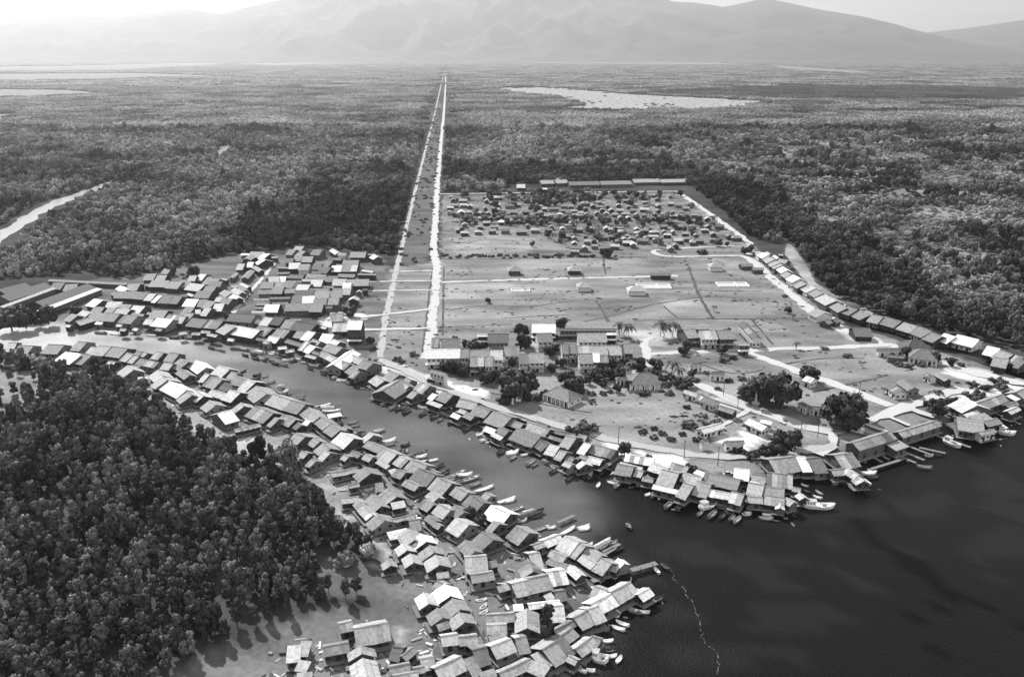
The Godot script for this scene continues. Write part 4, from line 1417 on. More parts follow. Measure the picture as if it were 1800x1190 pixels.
func build_near():
	H("near",w(0,16),-278.8,-450.6,4.4,14.3,9,3.5,6.5,8,"g",1)
	H("near",w(0,16),-268.6,-445.8,8.7,15.0,354,3.4,6.4,5,"g",1)
	H("near",w(0,15),-252.5,-446.5,10.0,15.0,352,3.7,6.7,5,"g",1)
	H("near",w(0,70),-240.9,-452.6,6.2,15.0,347,3.4,6.4,5,"g",1)
	H("near",w(0,15),-236.0,-431.7,13.7,14.2,329,3.6,6.6,9,"g",1)
	H("near",w(0,15),-228.1,-430.4,8.1,15.0,337,3.6,6.6,5,"g",1)
	H("near",w(0,15),-230.5,-445.0,5.1,9.6,337,3.4,5.8,7,"g",1)
	H("near",w(0,15),-224.7,-444.5,8.2,15.0,346,3.6,6.6,6,"g",1)
	H("near",w(0,75),-215.6,-442.6,10.9,15.0,342,3.4,6.4,5,"g",1)
	H("near",w(0,75),-205.8,-432.8,5.4,11.2,332,3.6,6.4,7,"g",1)
	H("near",w(0,15),-211.0,-422.8,4.9,8.6,338,3.4,5.5,7,"g",1)
	H("near",w(1,15),-212.4,-413.2,6.2,11.1,332,3.4,6.2,7,"g",1)
	H("near",w(2,15),-196.2,-410.8,9.4,11.6,312,3.6,6.5,7,"g",1)
	H("near",w(0,75),-203.0,-438.7,4.3,7.2,335,3.8,5.6,5,"g",1)
	H("near",w(0,75),-199.4,-437.2,3.5,7.8,330,3.4,5.4,6,"g",1)
	H("near",w(0,15),-201.2,-429.7,4.2,10.4,336,3.5,6.1,6,"g",1)
	H("near",w(0,75),-191.7,-423.5,14.2,8.1,333,3.7,5.7,5,"g",1)
	H("near",w(0,14),-197.3,-417.7,6.4,2.2,340,3.9,4.8,5,"s",1)
	H("near",w(2,19),-190.5,-435.1,5.7,10.4,336,3.7,6.3,6,"g",1)
	H("near",w(0,19),-182.0,-432.9,6.3,12.3,344,3.6,6.6,6,"g",1)
	H("near",w(0,19),-179.5,-418.3,5.8,9.4,344,3.9,6.2,7,"g",1)
	H("near",w(0,19),-172.6,-422.0,8.6,13.4,320,3.4,6.4,5,"g",1)
	H("near",w(1,19),-166.7,-407.0,11.9,7.0,312,3.8,5.6,5,"g",1)
	H("near",w(0,19),-168.6,-421.4,4.1,7.0,327,3.5,5.3,6,"g",1)
	H("near",w(0,19),-162.4,-417.7,13.1,10.2,311,3.4,6.0,9,"g",1)
	H("near",w(0,19),-148.2,-411.8,9.3,11.6,325,3.4,6.3,8,"g",1)
	H("near",w(1,19),-178.4,-404.4,10.2,10.1,308,3.5,6.0,7,"g",1)
	H("near",w(0,14),-172.0,-394.7,6.6,13.6,312,3.8,6.8,7,"g",1)
	H("near",w(0,14),-163.7,-387.1,20.4,11.4,317,3.4,6.3,9,"g",1)
	H("near",w(0,14),-153.0,-375.6,6.3,12.2,308,3.7,6.7,6,"g",1)
	H("near",w(0,14),-149.1,-377.5,9.9,8.8,312,3.7,5.9,8,"g",1)
	H("near",w(0,19),-153.7,-402.2,3.4,10.8,334,3.6,6.3,8,"g",1)
	H("near",w(1,19),-146.8,-395.6,8.5,12.4,328,3.7,6.7,6,"g",1)
	H("near",w(0,20),-139.4,-390.2,6.4,8.8,323,3.4,5.6,3,"g",1)
	H("near",w(1,20),-141.1,-381.4,11.4,6.7,326,3.4,5.1,7,"g",1)
	H("near",w(0,17),-139.1,-366.0,7.0,10.1,314,3.5,6.0,7,"g",1)
	H("near",w(0,14),-186.5,-401.7,4.7,2.2,19,3.7,4.6,8,"s",1)
	H("near",w(1,20),-141.1,-405.6,4.6,9.0,333,3.6,5.8,6,"g",1)
	H("near",w(0,20),-134.9,-397.5,10.2,9.4,321,3.5,5.9,6,"g",1)
	H("near",w(0,20),-128.3,-391.7,6.3,14.0,327,3.7,6.7,8,"g",1)
	H("near",w(0,20),-120.2,-380.0,13.3,13.5,307,3.6,6.6,6,"g",1)
	H("near",w(0,20),-115.4,-376.7,4.0,9.8,318,3.5,6.0,6,"g",1)
	H("near",w(1,20),-139.2,-388.6,8.3,5.5,325,3.8,5.2,3,"g",1)
	H("near",w(0,20),-132.3,-378.2,7.1,13.2,329,3.7,6.7,7,"g",1)
	H("near",w(1,20),-107.8,-371.3,12.8,12.5,324,3.5,6.5,6,"g",1)
	H("near",w(0,20),-98.6,-364.8,9.4,12.5,327,3.7,6.7,5,"g",1)
	H("near",w(1,18),-89.4,-354.4,12.8,9.7,304,3.6,6.1,6,"g",1)
	H("near",w(0,18),-90.4,-346.9,3.1,5.6,325,3.8,5.2,9,"g",2)
	H("near",w(1,18),-82.2,-346.0,8.8,8.5,307,3.8,5.9,5,"g",2)
	H("near",w(0,13),-76.7,-339.1,8.0,8.8,311,3.5,5.7,5,"g",2)
	H("near",w(0,13),-80.4,-354.9,6.3,2.6,27,3.9,4.8,9,"s",1)
	H("near",w(0,17),-112.5,-356.8,14.3,12.5,321,3.4,6.4,5,"g",1)
	H("near",w(0,17),-124.4,-363.5,5.2,10.0,305,3.6,6.1,6,"g",1)
	H("near",w(0,17),-129.7,-353.1,6.9,15.0,45,3.8,6.8,9,"g",1)
	H("near",w(0,17),-116.6,-343.0,11.6,3.4,36,3.4,4.3,8,"g",2)
	H("near",w(0,18),-104.5,-347.9,3.1,9.8,321,3.6,6.1,6,"g",2)
	H("near",w(0,18),-99.6,-350.3,9.4,8.9,321,3.4,5.6,5,"g",2)
	H("near",w(0,18),-93.3,-343.5,4.1,6.3,311,3.7,5.3,5,"g",2)
	H("near",w(0,13),-69.5,-328.7,9.3,11.9,317,3.8,6.7,8,"g",2)
	H("near",w(0,13),-72.4,-340.9,4.1,5.5,305,3.7,5.0,5,"g",2)
	H("near",w(0,13),-59.8,-331.3,4.0,9.7,306,3.8,6.2,7,"g",2)
	H("near",w(0,21),-56.9,-323.3,10.0,6.5,320,3.5,5.1,5,"g",2)
	H("near",w(0,21),-49.4,-314.2,8.6,11.0,317,3.7,6.5,7,"g",2)
	H("near",w(0,2),-51.7,-306.8,7.7,2.2,313,3.7,4.6,7,"s",2)
	H("near",w(0,2),-43.4,-309.5,5.8,8.7,318,3.7,5.8,7,"g",2)
	H("near",w(0,18),-89.5,-329.6,6.4,14.0,321,3.6,6.6,6,"g",2)
	H("near",w(1,18),-82.2,-326.7,5.0,7.5,316,3.8,5.7,5,"g",2)
	H("near",w(0,13),-76.5,-319.6,6.8,9.9,310,3.9,6.3,6,"g",2)
	H("near",w(0,13),-75.2,-315.2,3.5,8.8,321,3.6,5.8,8,"g",2)
	H("near",w(1,18),-84.7,-316.1,4.1,6.0,327,3.7,5.2,6,"g",2)
	H("near",w(0,18),-87.0,-311.8,3.2,4.7,334,3.4,4.6,7,"g",2)
	H("near",w(2,18),-79.3,-308.0,3.2,7.2,318,3.7,5.5,6,"g",2)
	H("near",w(0,13),-67.1,-313.5,3.4,5.4,321,3.7,5.0,6,"g",2)
	H("near",w(1,13),-63.5,-316.0,5.9,4.0,317,3.9,4.9,5,"g",2)
	H("near",w(0,21),-57.8,-312.9,4.7,5.5,322,3.8,5.2,6,"g",2)
	H("near",w(0,2),-66.0,-301.1,10.6,4.2,27,3.5,4.6,8,"g",2)
	H("near",w(0,2),-56.0,-297.9,6.7,10.8,301,3.6,6.3,5,"g",2)
	H("near",w(0,2),-60.3,-290.2,4.2,3.5,24,3.7,4.6,7,"g",2)
	H("near",w(0,2),-50.2,-288.2,3.1,5.6,11,3.4,4.3,4,"s",2)
	H("near",w(1,2),-59.7,-279.1,6.6,4.9,14,3.6,4.8,8,"g",2)
	H("near",w(2,2),-52.6,-271.7,13.2,5.8,301,3.4,4.9,7,"g",2)
	H("near",w(2,2),-49.4,-276.4,9.8,6.6,300,3.4,5.1,6,"g",2)
	H("near",w(0,2),-44.3,-281.6,8.3,8.9,300,3.4,5.6,6,"g",2)
	H("near",w(0,0),-41.3,-274.4,5.1,3.5,21,3.8,4.7,8,"s",2)
	H("near",w(1,8),-45.8,-263.0,6.0,10.2,305,3.4,6.0,6,"g",2)
	H("near",w(0,0),-39.4,-266.0,8.9,3.4,27,3.5,4.3,7,"g",2)
	H("near",w(0,2),-46.5,-300.4,3.1,3.4,33,3.6,4.5,8,"s",2)
	H("near",w(0,2),-43.2,-298.8,5.0,6.8,323,3.8,5.5,5,"g",2)
	H("near",w(0,21),-36.7,-305.4,8.7,9.9,322,3.4,5.9,6,"g",2)
	H("near",w(2,2),-31.1,-301.8,6.4,3.4,314,3.6,4.4,6,"g",2)
	H("near",w(0,2),-32.9,-296.2,9.6,11.4,322,3.7,6.5,4,"g",2)
	H("near",w(0,2),-37.8,-289.6,7.8,5.3,318,3.8,5.2,6,"g",2)
	H("near",w(1,6),-25.6,-288.8,8.0,11.5,320,3.8,6.7,6,"g",2)
	H("near",w(3,0),-28.6,-280.4,5.9,5.8,304,3.8,5.3,6,"g",2)
	H("near",w(0,0),-30.3,-274.9,5.8,6.7,314,3.5,5.2,6,"g",2)
	H("near",w(0,0),-24.1,-270.8,6.3,8.3,317,3.6,5.7,7,"g",2)
	H("near",w(0,0),-27.9,-264.7,5.4,4.8,309,3.5,4.7,5,"g",2)
	H("near",w(1,8),-25.6,-260.5,3.1,3.4,318,3.8,4.7,6,"g",2)
	H("near",w(0,8),-34.0,-261.2,3.9,8.3,15,3.9,6.0,6,"g",2)
	H("near",w(0,8),-38.9,-255.3,7.2,4.1,24,3.4,4.3,8,"s",2)
	H("near",w(0,8),-34.2,-252.3,8.1,8.5,292,3.4,5.6,6,"g",2)
	H("near",w(0,8),-29.8,-250.3,5.5,8.6,297,3.5,5.6,9,"g",2)
	H("near",w(0,8),-35.3,-245.5,4.9,6.6,294,3.5,5.1,8,"g",2)
	H("near",w(0,8),-32.4,-238.7,5.5,6.2,290,3.6,5.2,7,"g",2)
	H("near",w(0,8),-26.2,-243.3,4.9,8.7,294,3.7,5.8,5,"g",2)
	H("near",w(0,8),-23.9,-237.2,5.9,8.4,289,3.5,5.6,7,"g",2)
	H("near",w(2,8),-39.5,-236.8,3.5,5.1,294,3.4,4.6,7,"g",2)
	H("near",w(0,6),-17.3,-259.7,6.8,10.7,317,3.6,6.3,7,"g",2)
	H("near",w(0,7),-3.9,-268.1,9.7,10.3,318,3.6,6.1,9,"g",2)
	H("near",w(0,7),-12.6,-276.1,8.1,9.1,312,3.7,5.9,4,"g",2)
	H("near",w(0,6),-18.5,-283.2,7.2,7.8,314,3.9,5.8,6,"g",2)
	H("near",w(1,7),-8.7,-280.9,3.8,6.0,307,3.7,5.2,6,"g",2)
	H("near",w(0,6),-18.8,-270.0,6.7,7.1,304,3.6,5.4,5,"g",2)
	H("near",w(0,6),-5.3,-259.6,3.1,8.3,314,3.7,5.8,6,"g",2)
	H("near",w(0,7),3.7,-254.5,6.6,10.6,313,3.7,6.4,5,"g",2)
	H("near",w(0,6),-8.2,-250.8,6.9,10.5,306,3.4,6.0,4,"g",2)
	H("near",w(0,8),-13.9,-245.7,7.7,6.4,299,3.8,5.5,5,"g",2)
	H("near",w(2,6),-11.6,-237.6,7.3,11.0,7,3.8,6.5,7,"g",2)
	H("near",w(2,6),-9.5,-230.3,7.5,5.6,16,3.8,5.2,7,"g",2)
	H("near",w(0,6),-6.1,-236.6,3.1,2.7,18,3.8,4.7,5,"s",2)
	H("near",w(0,8),-21.8,-230.7,4.0,2.2,12,3.6,4.5,6,"s",2)
	H("near",w(0,7),8.9,-248.6,4.9,4.2,32,3.6,4.6,7,"g",2)
	H("near",w(0,7),13.2,-251.8,7.1,5.9,34,3.4,4.9,9,"g",2)
	H("near",w(1,4),20.0,-248.2,6.2,10.9,318,3.7,6.4,8,"g",2)
	H("near",w(0,4),23.3,-245.1,3.2,11.2,314,3.4,6.2,6,"g",2)
	H("near",w(3,4),26.8,-243.0,7.1,6.2,312,3.4,4.9,7,"g",2)
	H("near",w(2,4),25.1,-238.7,6.7,5.2,306,3.5,4.8,7,"g",2)
	H("near",w(0,4),30.3,-236.2,4.6,9.9,314,3.4,5.9,6,"g",2)
	H("near",w(0,4),35.2,-237.8,3.5,5.0,301,3.5,4.8,9,"g",2)
	H("near",w(0,4),32.8,-235.2,3.1,3.4,325,3.4,4.2,7,"g",2)
	H("near",w(0,9),15.4,-242.4,6.3,5.1,322,3.4,4.6,6,"g",2)
	H("near",w(0,9),14.9,-237.6,7.3,3.8,327,3.4,4.4,5,"g",2)
	H("near",w(1,9),7.1,-239.8,3.8,12.0,17,3.4,6.4,8,"g",2)
	H("near",w(0,9),5.9,-234.4,7.3,7.9,284,3.5,5.5,5,"g",2)
	H("near",w(0,9),13.5,-230.9,6.3,9.6,16,3.4,5.8,9,"g",2)
	H("near",w(0,9),8.2,-227.1,6.6,9.5,19,3.8,6.2,7,"g",2)
	H("near",w(1,9),2.4,-224.7,6.2,8.9,24,3.7,5.9,7,"g",2)
	H("near",w(0,9),20.2,-233.0,6.7,4.5,301,3.4,4.6,8,"g",2)
	H("near",w(0,9),3.2,-226.9,16.8,2.2,26,3.5,4.4,7,"s",2)
	H("near",w(0,9),14.4,-221.1,3.7,6.5,17,3.5,5.2,4,"g",2)
	H("near",w(0,9),11.3,-219.5,3.1,2.2,39,3.6,4.5,8,"s",2)
	H("near",w(1,4),27.1,-222.4,4.7,7.3,327,3.4,5.2,7,"g",2)
	H("near",w(0,22),33.2,-222.1,8.3,8.2,38,3.8,5.9,8,"g",2)
	H("near",w(0,22),26.4,-216.3,8.5,7.8,37,3.9,5.9,9,"g",2)
	H("near",w(0,23),23.7,-211.6,4.1,9.5,29,3.6,6.0,8,"g",2)
	H("near",w(0,23),19.8,-209.1,5.8,8.5,39,3.6,5.7,7,"g",2)
	H("near",w(0,22),39.9,-221.6,5.4,5.1,40,3.4,4.7,9,"g",2)
	H("near",w(0,5),4.4,-207.7,8.9,7.4,270,3.4,5.3,7,"g",2)
	H("near",w(0,5),12.1,-212.5,6.4,9.6,7,3.5,5.9,8,"g",2)
	H("near",w(0,5),9.6,-216.6,9.8,3.4,11,3.5,4.3,9,"g",2)
	H("near",w(0,5),1.9,-214.0,3.1,2.2,7,3.8,4.7,9,"s",2)
	H("near",w(0,5),2.5,-198.7,3.4,9.0,16,3.4,5.7,7,"g",2)
	H("near",w(0,1),-3.1,-197.0,6.7,7.6,30,3.4,5.3,8,"g",2)
	H("near",w(0,5),14.8,-205.3,7.6,3.8,38,3.9,4.8,5,"g",2)
	H("near",w(0,5),15.2,-201.9,5.4,6.0,47,3.6,5.1,6,"g",2)
	H("near",w(2,5),11.1,-195.8,8.4,10.7,43,3.4,6.1,7,"g",2)
	H("near",w(0,5),8.3,-191.4,3.9,6.0,35,3.6,4.5,6,"s",2)
	H("near",w(0,23),19.8,-197.5,7.4,5.6,46,3.4,4.8,7,"g",2)
	H("near",w(0,23),23.7,-200.2,3.2,3.5,330,3.6,4.5,5,"g",2)
	H("near",w(0,11),0.7,-187.8,10.2,4.9,34,3.9,5.1,7,"g",2)
	H("near",w(1,11),6.6,-187.5,6.1,3.8,327,3.8,4.7,6,"s",2)
	H("near",w(1,23),16.7,-191.8,3.1,3.4,322,3.7,4.6,7,"g",2)
	H("near",w(2,1),-3.4,-210.3,8.4,5.3,6,3.5,4.8,7,"g",2)
	H("near",w(0,1),-4.4,-205.2,5.8,5.4,4,3.6,4.9,7,"g",2)
	H("near",w(0,1),-3.9,-200.8,5.3,2.2,21,3.4,4.3,7,"s",2)
	H("near",w(2,8),-21.9,-225.2,3.3,6.1,321,3.8,5.3,5,"g",2)
	H("near",w(0,1),-19.7,-220.5,6.5,8.8,291,3.6,5.9,9,"g",2)
	H("near",w(0,10),-25.7,-217.1,6.0,6.3,291,3.8,5.4,8,"g",2)
	H("near",w(0,1),-16.5,-214.2,5.9,8.0,298,3.5,5.5,6,"g",2)
	H("near",w(0,1),-21.0,-210.1,5.3,7.4,294,3.5,5.3,5,"g",2)
	H("near",w(3,1),-14.4,-207.7,5.0,7.6,295,3.8,5.7,7,"g",2)
	H("near",w(1,1),-19.6,-205.2,3.7,2.2,29,3.9,4.8,5,"s",2)
	H("near",w(0,1),-17.7,-200.2,5.0,5.8,15,3.8,5.3,8,"g",2)
	H("near",w(0,1),-12.3,-200.1,5.3,5.3,9,3.8,5.1,6,"g",2)
	H("near",w(0,1),-8.9,-193.6,4.2,9.3,20,3.8,6.1,4,"g",2)
	H("near",w(0,11),-6.3,-185.4,4.4,2.2,23,3.8,4.7,6,"s",2)
	H("near",w(0,10),-31.3,-195.2,3.3,7.4,346,3.5,5.3,4,"g",2)
	H("near",w(1,10),-28.8,-194.1,4.9,3.7,56,3.6,4.6,6,"g",2)
	H("near",w(2,10),-23.1,-190.8,3.9,6.7,18,3.5,5.2,7,"g",2)
	H("near",w(2,10),-30.1,-188.8,5.7,4.6,16,3.4,4.5,6,"g",2)
	H("near",w(1,10),-28.3,-185.8,6.8,3.4,14,3.4,4.2,7,"g",2)
	H("near",w(1,1),-25.1,-188.1,3.1,3.4,17,3.5,4.4,6,"g",2)
	H("near",w(1,1),-17.2,-188.8,8.6,7.8,35,3.5,5.5,8,"g",2)
	H("near",w(0,1),-10.4,-188.4,3.2,7.0,26,3.7,4.6,5,"s",2)
	H("near",w(0,10),-47.8,-205.8,3.9,5.7,20,3.9,5.3,7,"g",2)
	H("near",w(0,10),-40.1,-203.2,9.8,10.3,18,3.6,6.2,7,"g",2)
	H("near",w(0,12),-48.7,-196.2,7.2,5.5,17,3.9,5.2,5,"g",2)
	H("near",w(0,10),-41.1,-193.2,3.6,7.7,286,3.9,5.8,6,"g",2)
	H("near",w(1,10),-39.0,-186.2,8.0,7.7,289,3.9,5.8,7,"g",2)
	H("near",w(0,12),-57.3,-195.9,3.1,5.6,0,3.6,4.5,6,"s",2)
	H("near",w(0,12),-59.8,-193.9,3.9,6.2,9,3.5,4.4,7,"s",2)
	H("near",w(1,12),-56.2,-188.9,3.5,3.5,347,3.5,4.4,7,"s",2)
	H("near",w(2,12),-54.8,-184.9,4.1,2.2,5,3.5,4.4,7,"s",2)

func build_far():
	H("far",w(0,24),-65.7,-397.1,9.3,9.9,306,3.7,6.1,6,"g",1)
	H("far",w(0,24),-59.2,-403.3,8.2,10.5,310,3.9,6.5,5,"g",1)
	H("far",w(0,24),-58.2,-386.1,17.3,14.2,244,4.0,7.0,5,"g",1)
	H("far",w(0,24),-51.3,-395.4,4.7,9.0,315,4.0,6.3,5,"g",1)
	H("far",w(0,24),-51.8,-388.6,5.3,8.3,313,3.8,5.9,7,"g",1)
	H("far",w(0,25),-42.6,-388.2,7.5,10.3,316,3.9,6.5,6,"g",1)
	H("far",w(0,25),-46.3,-378.8,4.4,8.1,315,4.0,6.0,6,"g",1)
	H("far",w(0,24),-55.7,-388.3,4.1,4.4,321,3.6,4.7,6,"g",1)
	H("far",w(0,25),-36.8,-376.7,3.6,6.8,316,3.9,5.6,9,"g",1)
	H("far",w(0,25),-30.4,-375.7,7.4,11.2,318,4.1,6.8,5,"g",1)
	H("far",w(0,25),-36.3,-367.6,9.1,2.4,320,4.0,4.9,7,"s",1)
	H("far",w(1,25),-20.2,-367.5,9.6,8.8,335,4.0,6.2,6,"g",1)
	H("far",w(0,25),-22.3,-359.6,4.4,3.8,319,3.8,4.8,8,"g",1)
	H("far",w(1,25),-24.9,-354.8,5.4,4.1,314,3.6,4.7,9,"g",1)
	H("far",w(0,26),-18.7,-353.6,5.5,5.5,316,4.0,5.4,6,"g",1)
	H("far",w(0,26),-12.9,-359.6,9.0,9.7,319,3.7,6.1,5,"g",1)
	H("far",w(0,26),-4.1,-350.3,11.0,14.5,320,4.0,7.0,5,"g",1)
	H("far",w(0,26),2.7,-344.3,6.7,6.4,315,4.1,5.7,5,"g",2)
	H("far",w(0,26),3.7,-351.1,7.2,2.2,137,3.8,4.7,6,"s",2)
	H("far",w(0,26),-9.1,-339.6,6.0,4.8,317,3.8,5.0,9,"g",2)
	H("far",w(0,26),-3.3,-337.6,5.9,6.2,316,4.1,5.6,4,"g",2)
	H("far",w(0,26),-6.5,-332.4,6.6,2.2,311,3.9,4.8,7,"s",2)
	H("far",w(0,26),12.3,-339.5,11.5,10.1,319,3.6,6.2,6,"g",2)
	H("far",w(0,27),7.1,-332.0,12.9,13.0,321,3.6,6.6,5,"g",2)
	H("far",w(0,27),13.6,-324.5,6.1,8.4,306,3.6,5.7,3,"g",2)
	H("far",w(0,27),17.7,-318.8,5.0,10.3,326,4.0,6.6,7,"g",2)
	H("far",w(0,27),21.0,-314.4,3.7,9.4,320,4.0,6.3,6,"g",2)
	H("far",w(0,61),13.5,-346.1,7.0,3.4,319,3.6,4.5,4,"g",2)
	H("far",w(2,27),22.8,-335.7,10.3,3.4,335,4.0,4.9,4,"g",2)
	H("far",w(0,27),19.3,-330.0,7.8,3.4,323,4.1,4.9,4,"g",2)
	H("far",w(0,27),25.1,-327.3,5.1,13.9,325,3.9,6.9,6,"g",2)
	H("far",w(1,28),30.4,-332.2,4.2,5.9,330,3.7,5.2,6,"g",2)
	H("far",w(1,28),31.3,-320.8,3.8,11.4,321,3.9,6.7,8,"g",2)
	H("far",w(0,28),37.9,-319.0,11.5,9.1,326,3.6,5.9,5,"g",2)
	H("far",w(0,28),33.8,-310.8,6.5,6.2,328,3.6,5.1,8,"g",2)
	H("far",w(0,28),29.3,-312.9,3.7,3.5,322,4.1,5.0,6,"g",2)
	H("far",w(2,28),28.8,-305.8,3.4,6.6,292,3.9,5.6,8,"g",2)
	H("far",w(0,28),23.9,-311.6,4.0,4.6,317,3.8,5.0,4,"g",2)
	H("far",w(0,27),22.6,-306.5,3.9,4.6,318,4.1,5.2,8,"g",2)
	H("far",w(0,29),51.8,-311.3,11.8,7.1,338,3.8,5.6,9,"g",2)
	H("far",w(0,29),44.9,-301.8,6.9,9.5,335,4.0,6.4,6,"g",2)
	H("far",w(0,29),47.0,-304.2,9.8,2.2,328,4.0,4.9,7,"s",2)
	H("far",w(0,29),50.0,-299.6,3.3,6.4,330,3.7,5.3,7,"g",2)
	H("far",w(0,30),52.5,-294.8,4.4,3.7,339,3.7,4.6,6,"g",2)
	H("far",w(0,30),58.3,-303.1,7.6,7.2,326,3.7,5.5,8,"g",2)
	H("far",w(0,30),66.4,-303.1,7.4,9.1,325,3.7,5.9,6,"g",2)
	H("far",w(0,30),61.1,-295.8,7.1,15.0,333,3.9,6.9,7,"g",2)
	H("far",w(0,30),57.7,-286.1,10.0,2.2,333,3.7,4.6,9,"s",2)
	H("far",w(1,30),69.9,-294.7,7.7,8.0,325,3.8,5.8,7,"g",2)
	H("far",w(0,31),66.4,-286.0,4.4,13.8,323,3.6,6.6,6,"g",2)
	H("far",w(0,32),80.8,-292.6,13.7,10.3,332,4.1,6.6,6,"g",2)
	H("far",w(1,30),73.4,-299.2,4.6,2.2,314,3.7,4.6,9,"s",2)
	H("far",w(0,31),72.3,-287.0,5.7,12.6,332,3.8,6.8,7,"g",2)
	H("far",w(0,31),76.7,-282.9,9.8,6.2,337,3.9,5.4,8,"g",2)
	H("far",w(1,31),83.2,-279.5,4.7,9.6,332,4.0,6.4,7,"g",2)
	H("far",w(0,32),89.7,-298.7,6.0,10.4,344,3.8,6.4,9,"g",2)
	H("far",w(0,32),94.8,-294.4,5.1,8.3,346,4.1,6.1,6,"g",2)
	H("far",w(0,32),92.3,-290.3,3.4,2.2,332,3.8,4.7,9,"s",2)
	H("far",w(0,32),92.0,-286.6,5.8,10.8,336,3.8,6.5,7,"g",2)
	H("far",w(0,32),89.5,-278.8,5.6,5.3,349,3.8,5.2,7,"g",2)
	H("far",w(1,36),103.0,-294.5,9.5,12.1,346,3.6,6.6,6,"g",2)
	H("far",w(0,36),98.2,-284.2,7.3,8.8,340,3.8,6.0,6,"g",2)
	H("far",w(0,36),96.5,-278.3,7.1,7.8,343,3.7,5.6,7,"g",2)
	H("far",w(0,36),97.4,-274.3,4.5,3.6,254,3.6,4.4,8,"g",2)
	H("far",w(0,36),101.7,-276.7,3.9,4.9,300,4.0,5.2,7,"g",2)
	H("far",w(1,36),107.4,-286.7,3.1,3.7,332,3.6,4.6,7,"g",2)
	H("far",w(1,36),107.5,-280.8,3.8,4.2,281,3.8,4.9,8,"g",2)
	H("far",w(0,34),107.8,-307.3,12.2,14.1,13,3.9,6.9,6,"g",2)
	H("far",w(0,34),115.4,-308.0,4.2,15.0,6,3.9,6.9,9,"g",2)
	H("far",w(0,35),120.1,-307.4,6.3,15.0,15,3.7,6.7,4,"g",2)
	H("far",w(0,35),133.5,-310.9,8.4,13.8,14,3.8,6.8,7,"g",2)
	H("far",w(0,35),127.9,-300.7,6.9,5.7,13,3.9,5.3,6,"g",2)
	H("far",w(0,35),132.8,-298.3,6.5,5.7,292,4.0,5.4,7,"g",2)
	H("far",w(2,35),133.9,-292.7,3.8,6.4,280,3.6,5.2,7,"g",2)

func build_wharf():
	H("wharf",w(0,37),150.0,-323.9,22.7,8.4,28,6.1,8.2,5,"g",2)
	H("wharf",w(0,38),176.3,-339.3,25.8,6.5,29,4.5,6.1,6,"g",2)
	H("wharf",w(0,37),160.6,-322.3,8.3,5.0,30,4.5,5.4,6,"s",2)
	H("wharf",w(0,39),210.9,-362.8,9.2,16.1,285,4.8,7.8,9,"g",1)
	H("wharf",w(0,39),208.3,-354.7,10.1,2.2,29,4.6,5.5,9,"s",1)
	H("wharf",w(0,39),223.4,-368.9,20.0,8.0,31,4.7,6.7,6,"g",1)
	H("wharf",w(0,40),238.9,-374.5,7.9,4.6,31,4.8,5.7,9,"s",1)
	H("wharf",w(0,40),241.9,-377.2,7.2,10.0,35,4.9,7.4,6,"g",1)
	H("wharf",w(0,40),232.1,-366.4,8.5,3.7,27,4.6,5.5,5,"g",1)
	H("wharf",w(0,40),228.8,-359.1,9.1,4.3,33,4.7,5.8,8,"g",1)
	H("wharf",w(0,39),210.2,-351.3,9.8,4.3,22,4.6,5.5,6,"s",1)
	H("wharf",w(0,39),211.5,-346.1,9.7,6.0,25,4.6,6.1,6,"g",2)
	H("wharf",w(1,39),201.2,-343.9,10.6,16.2,341,4.7,7.7,6,"g",2)
	H("wharf",w(0,39),204.7,-336.2,9.3,3.7,21,4.6,5.5,6,"g",2)

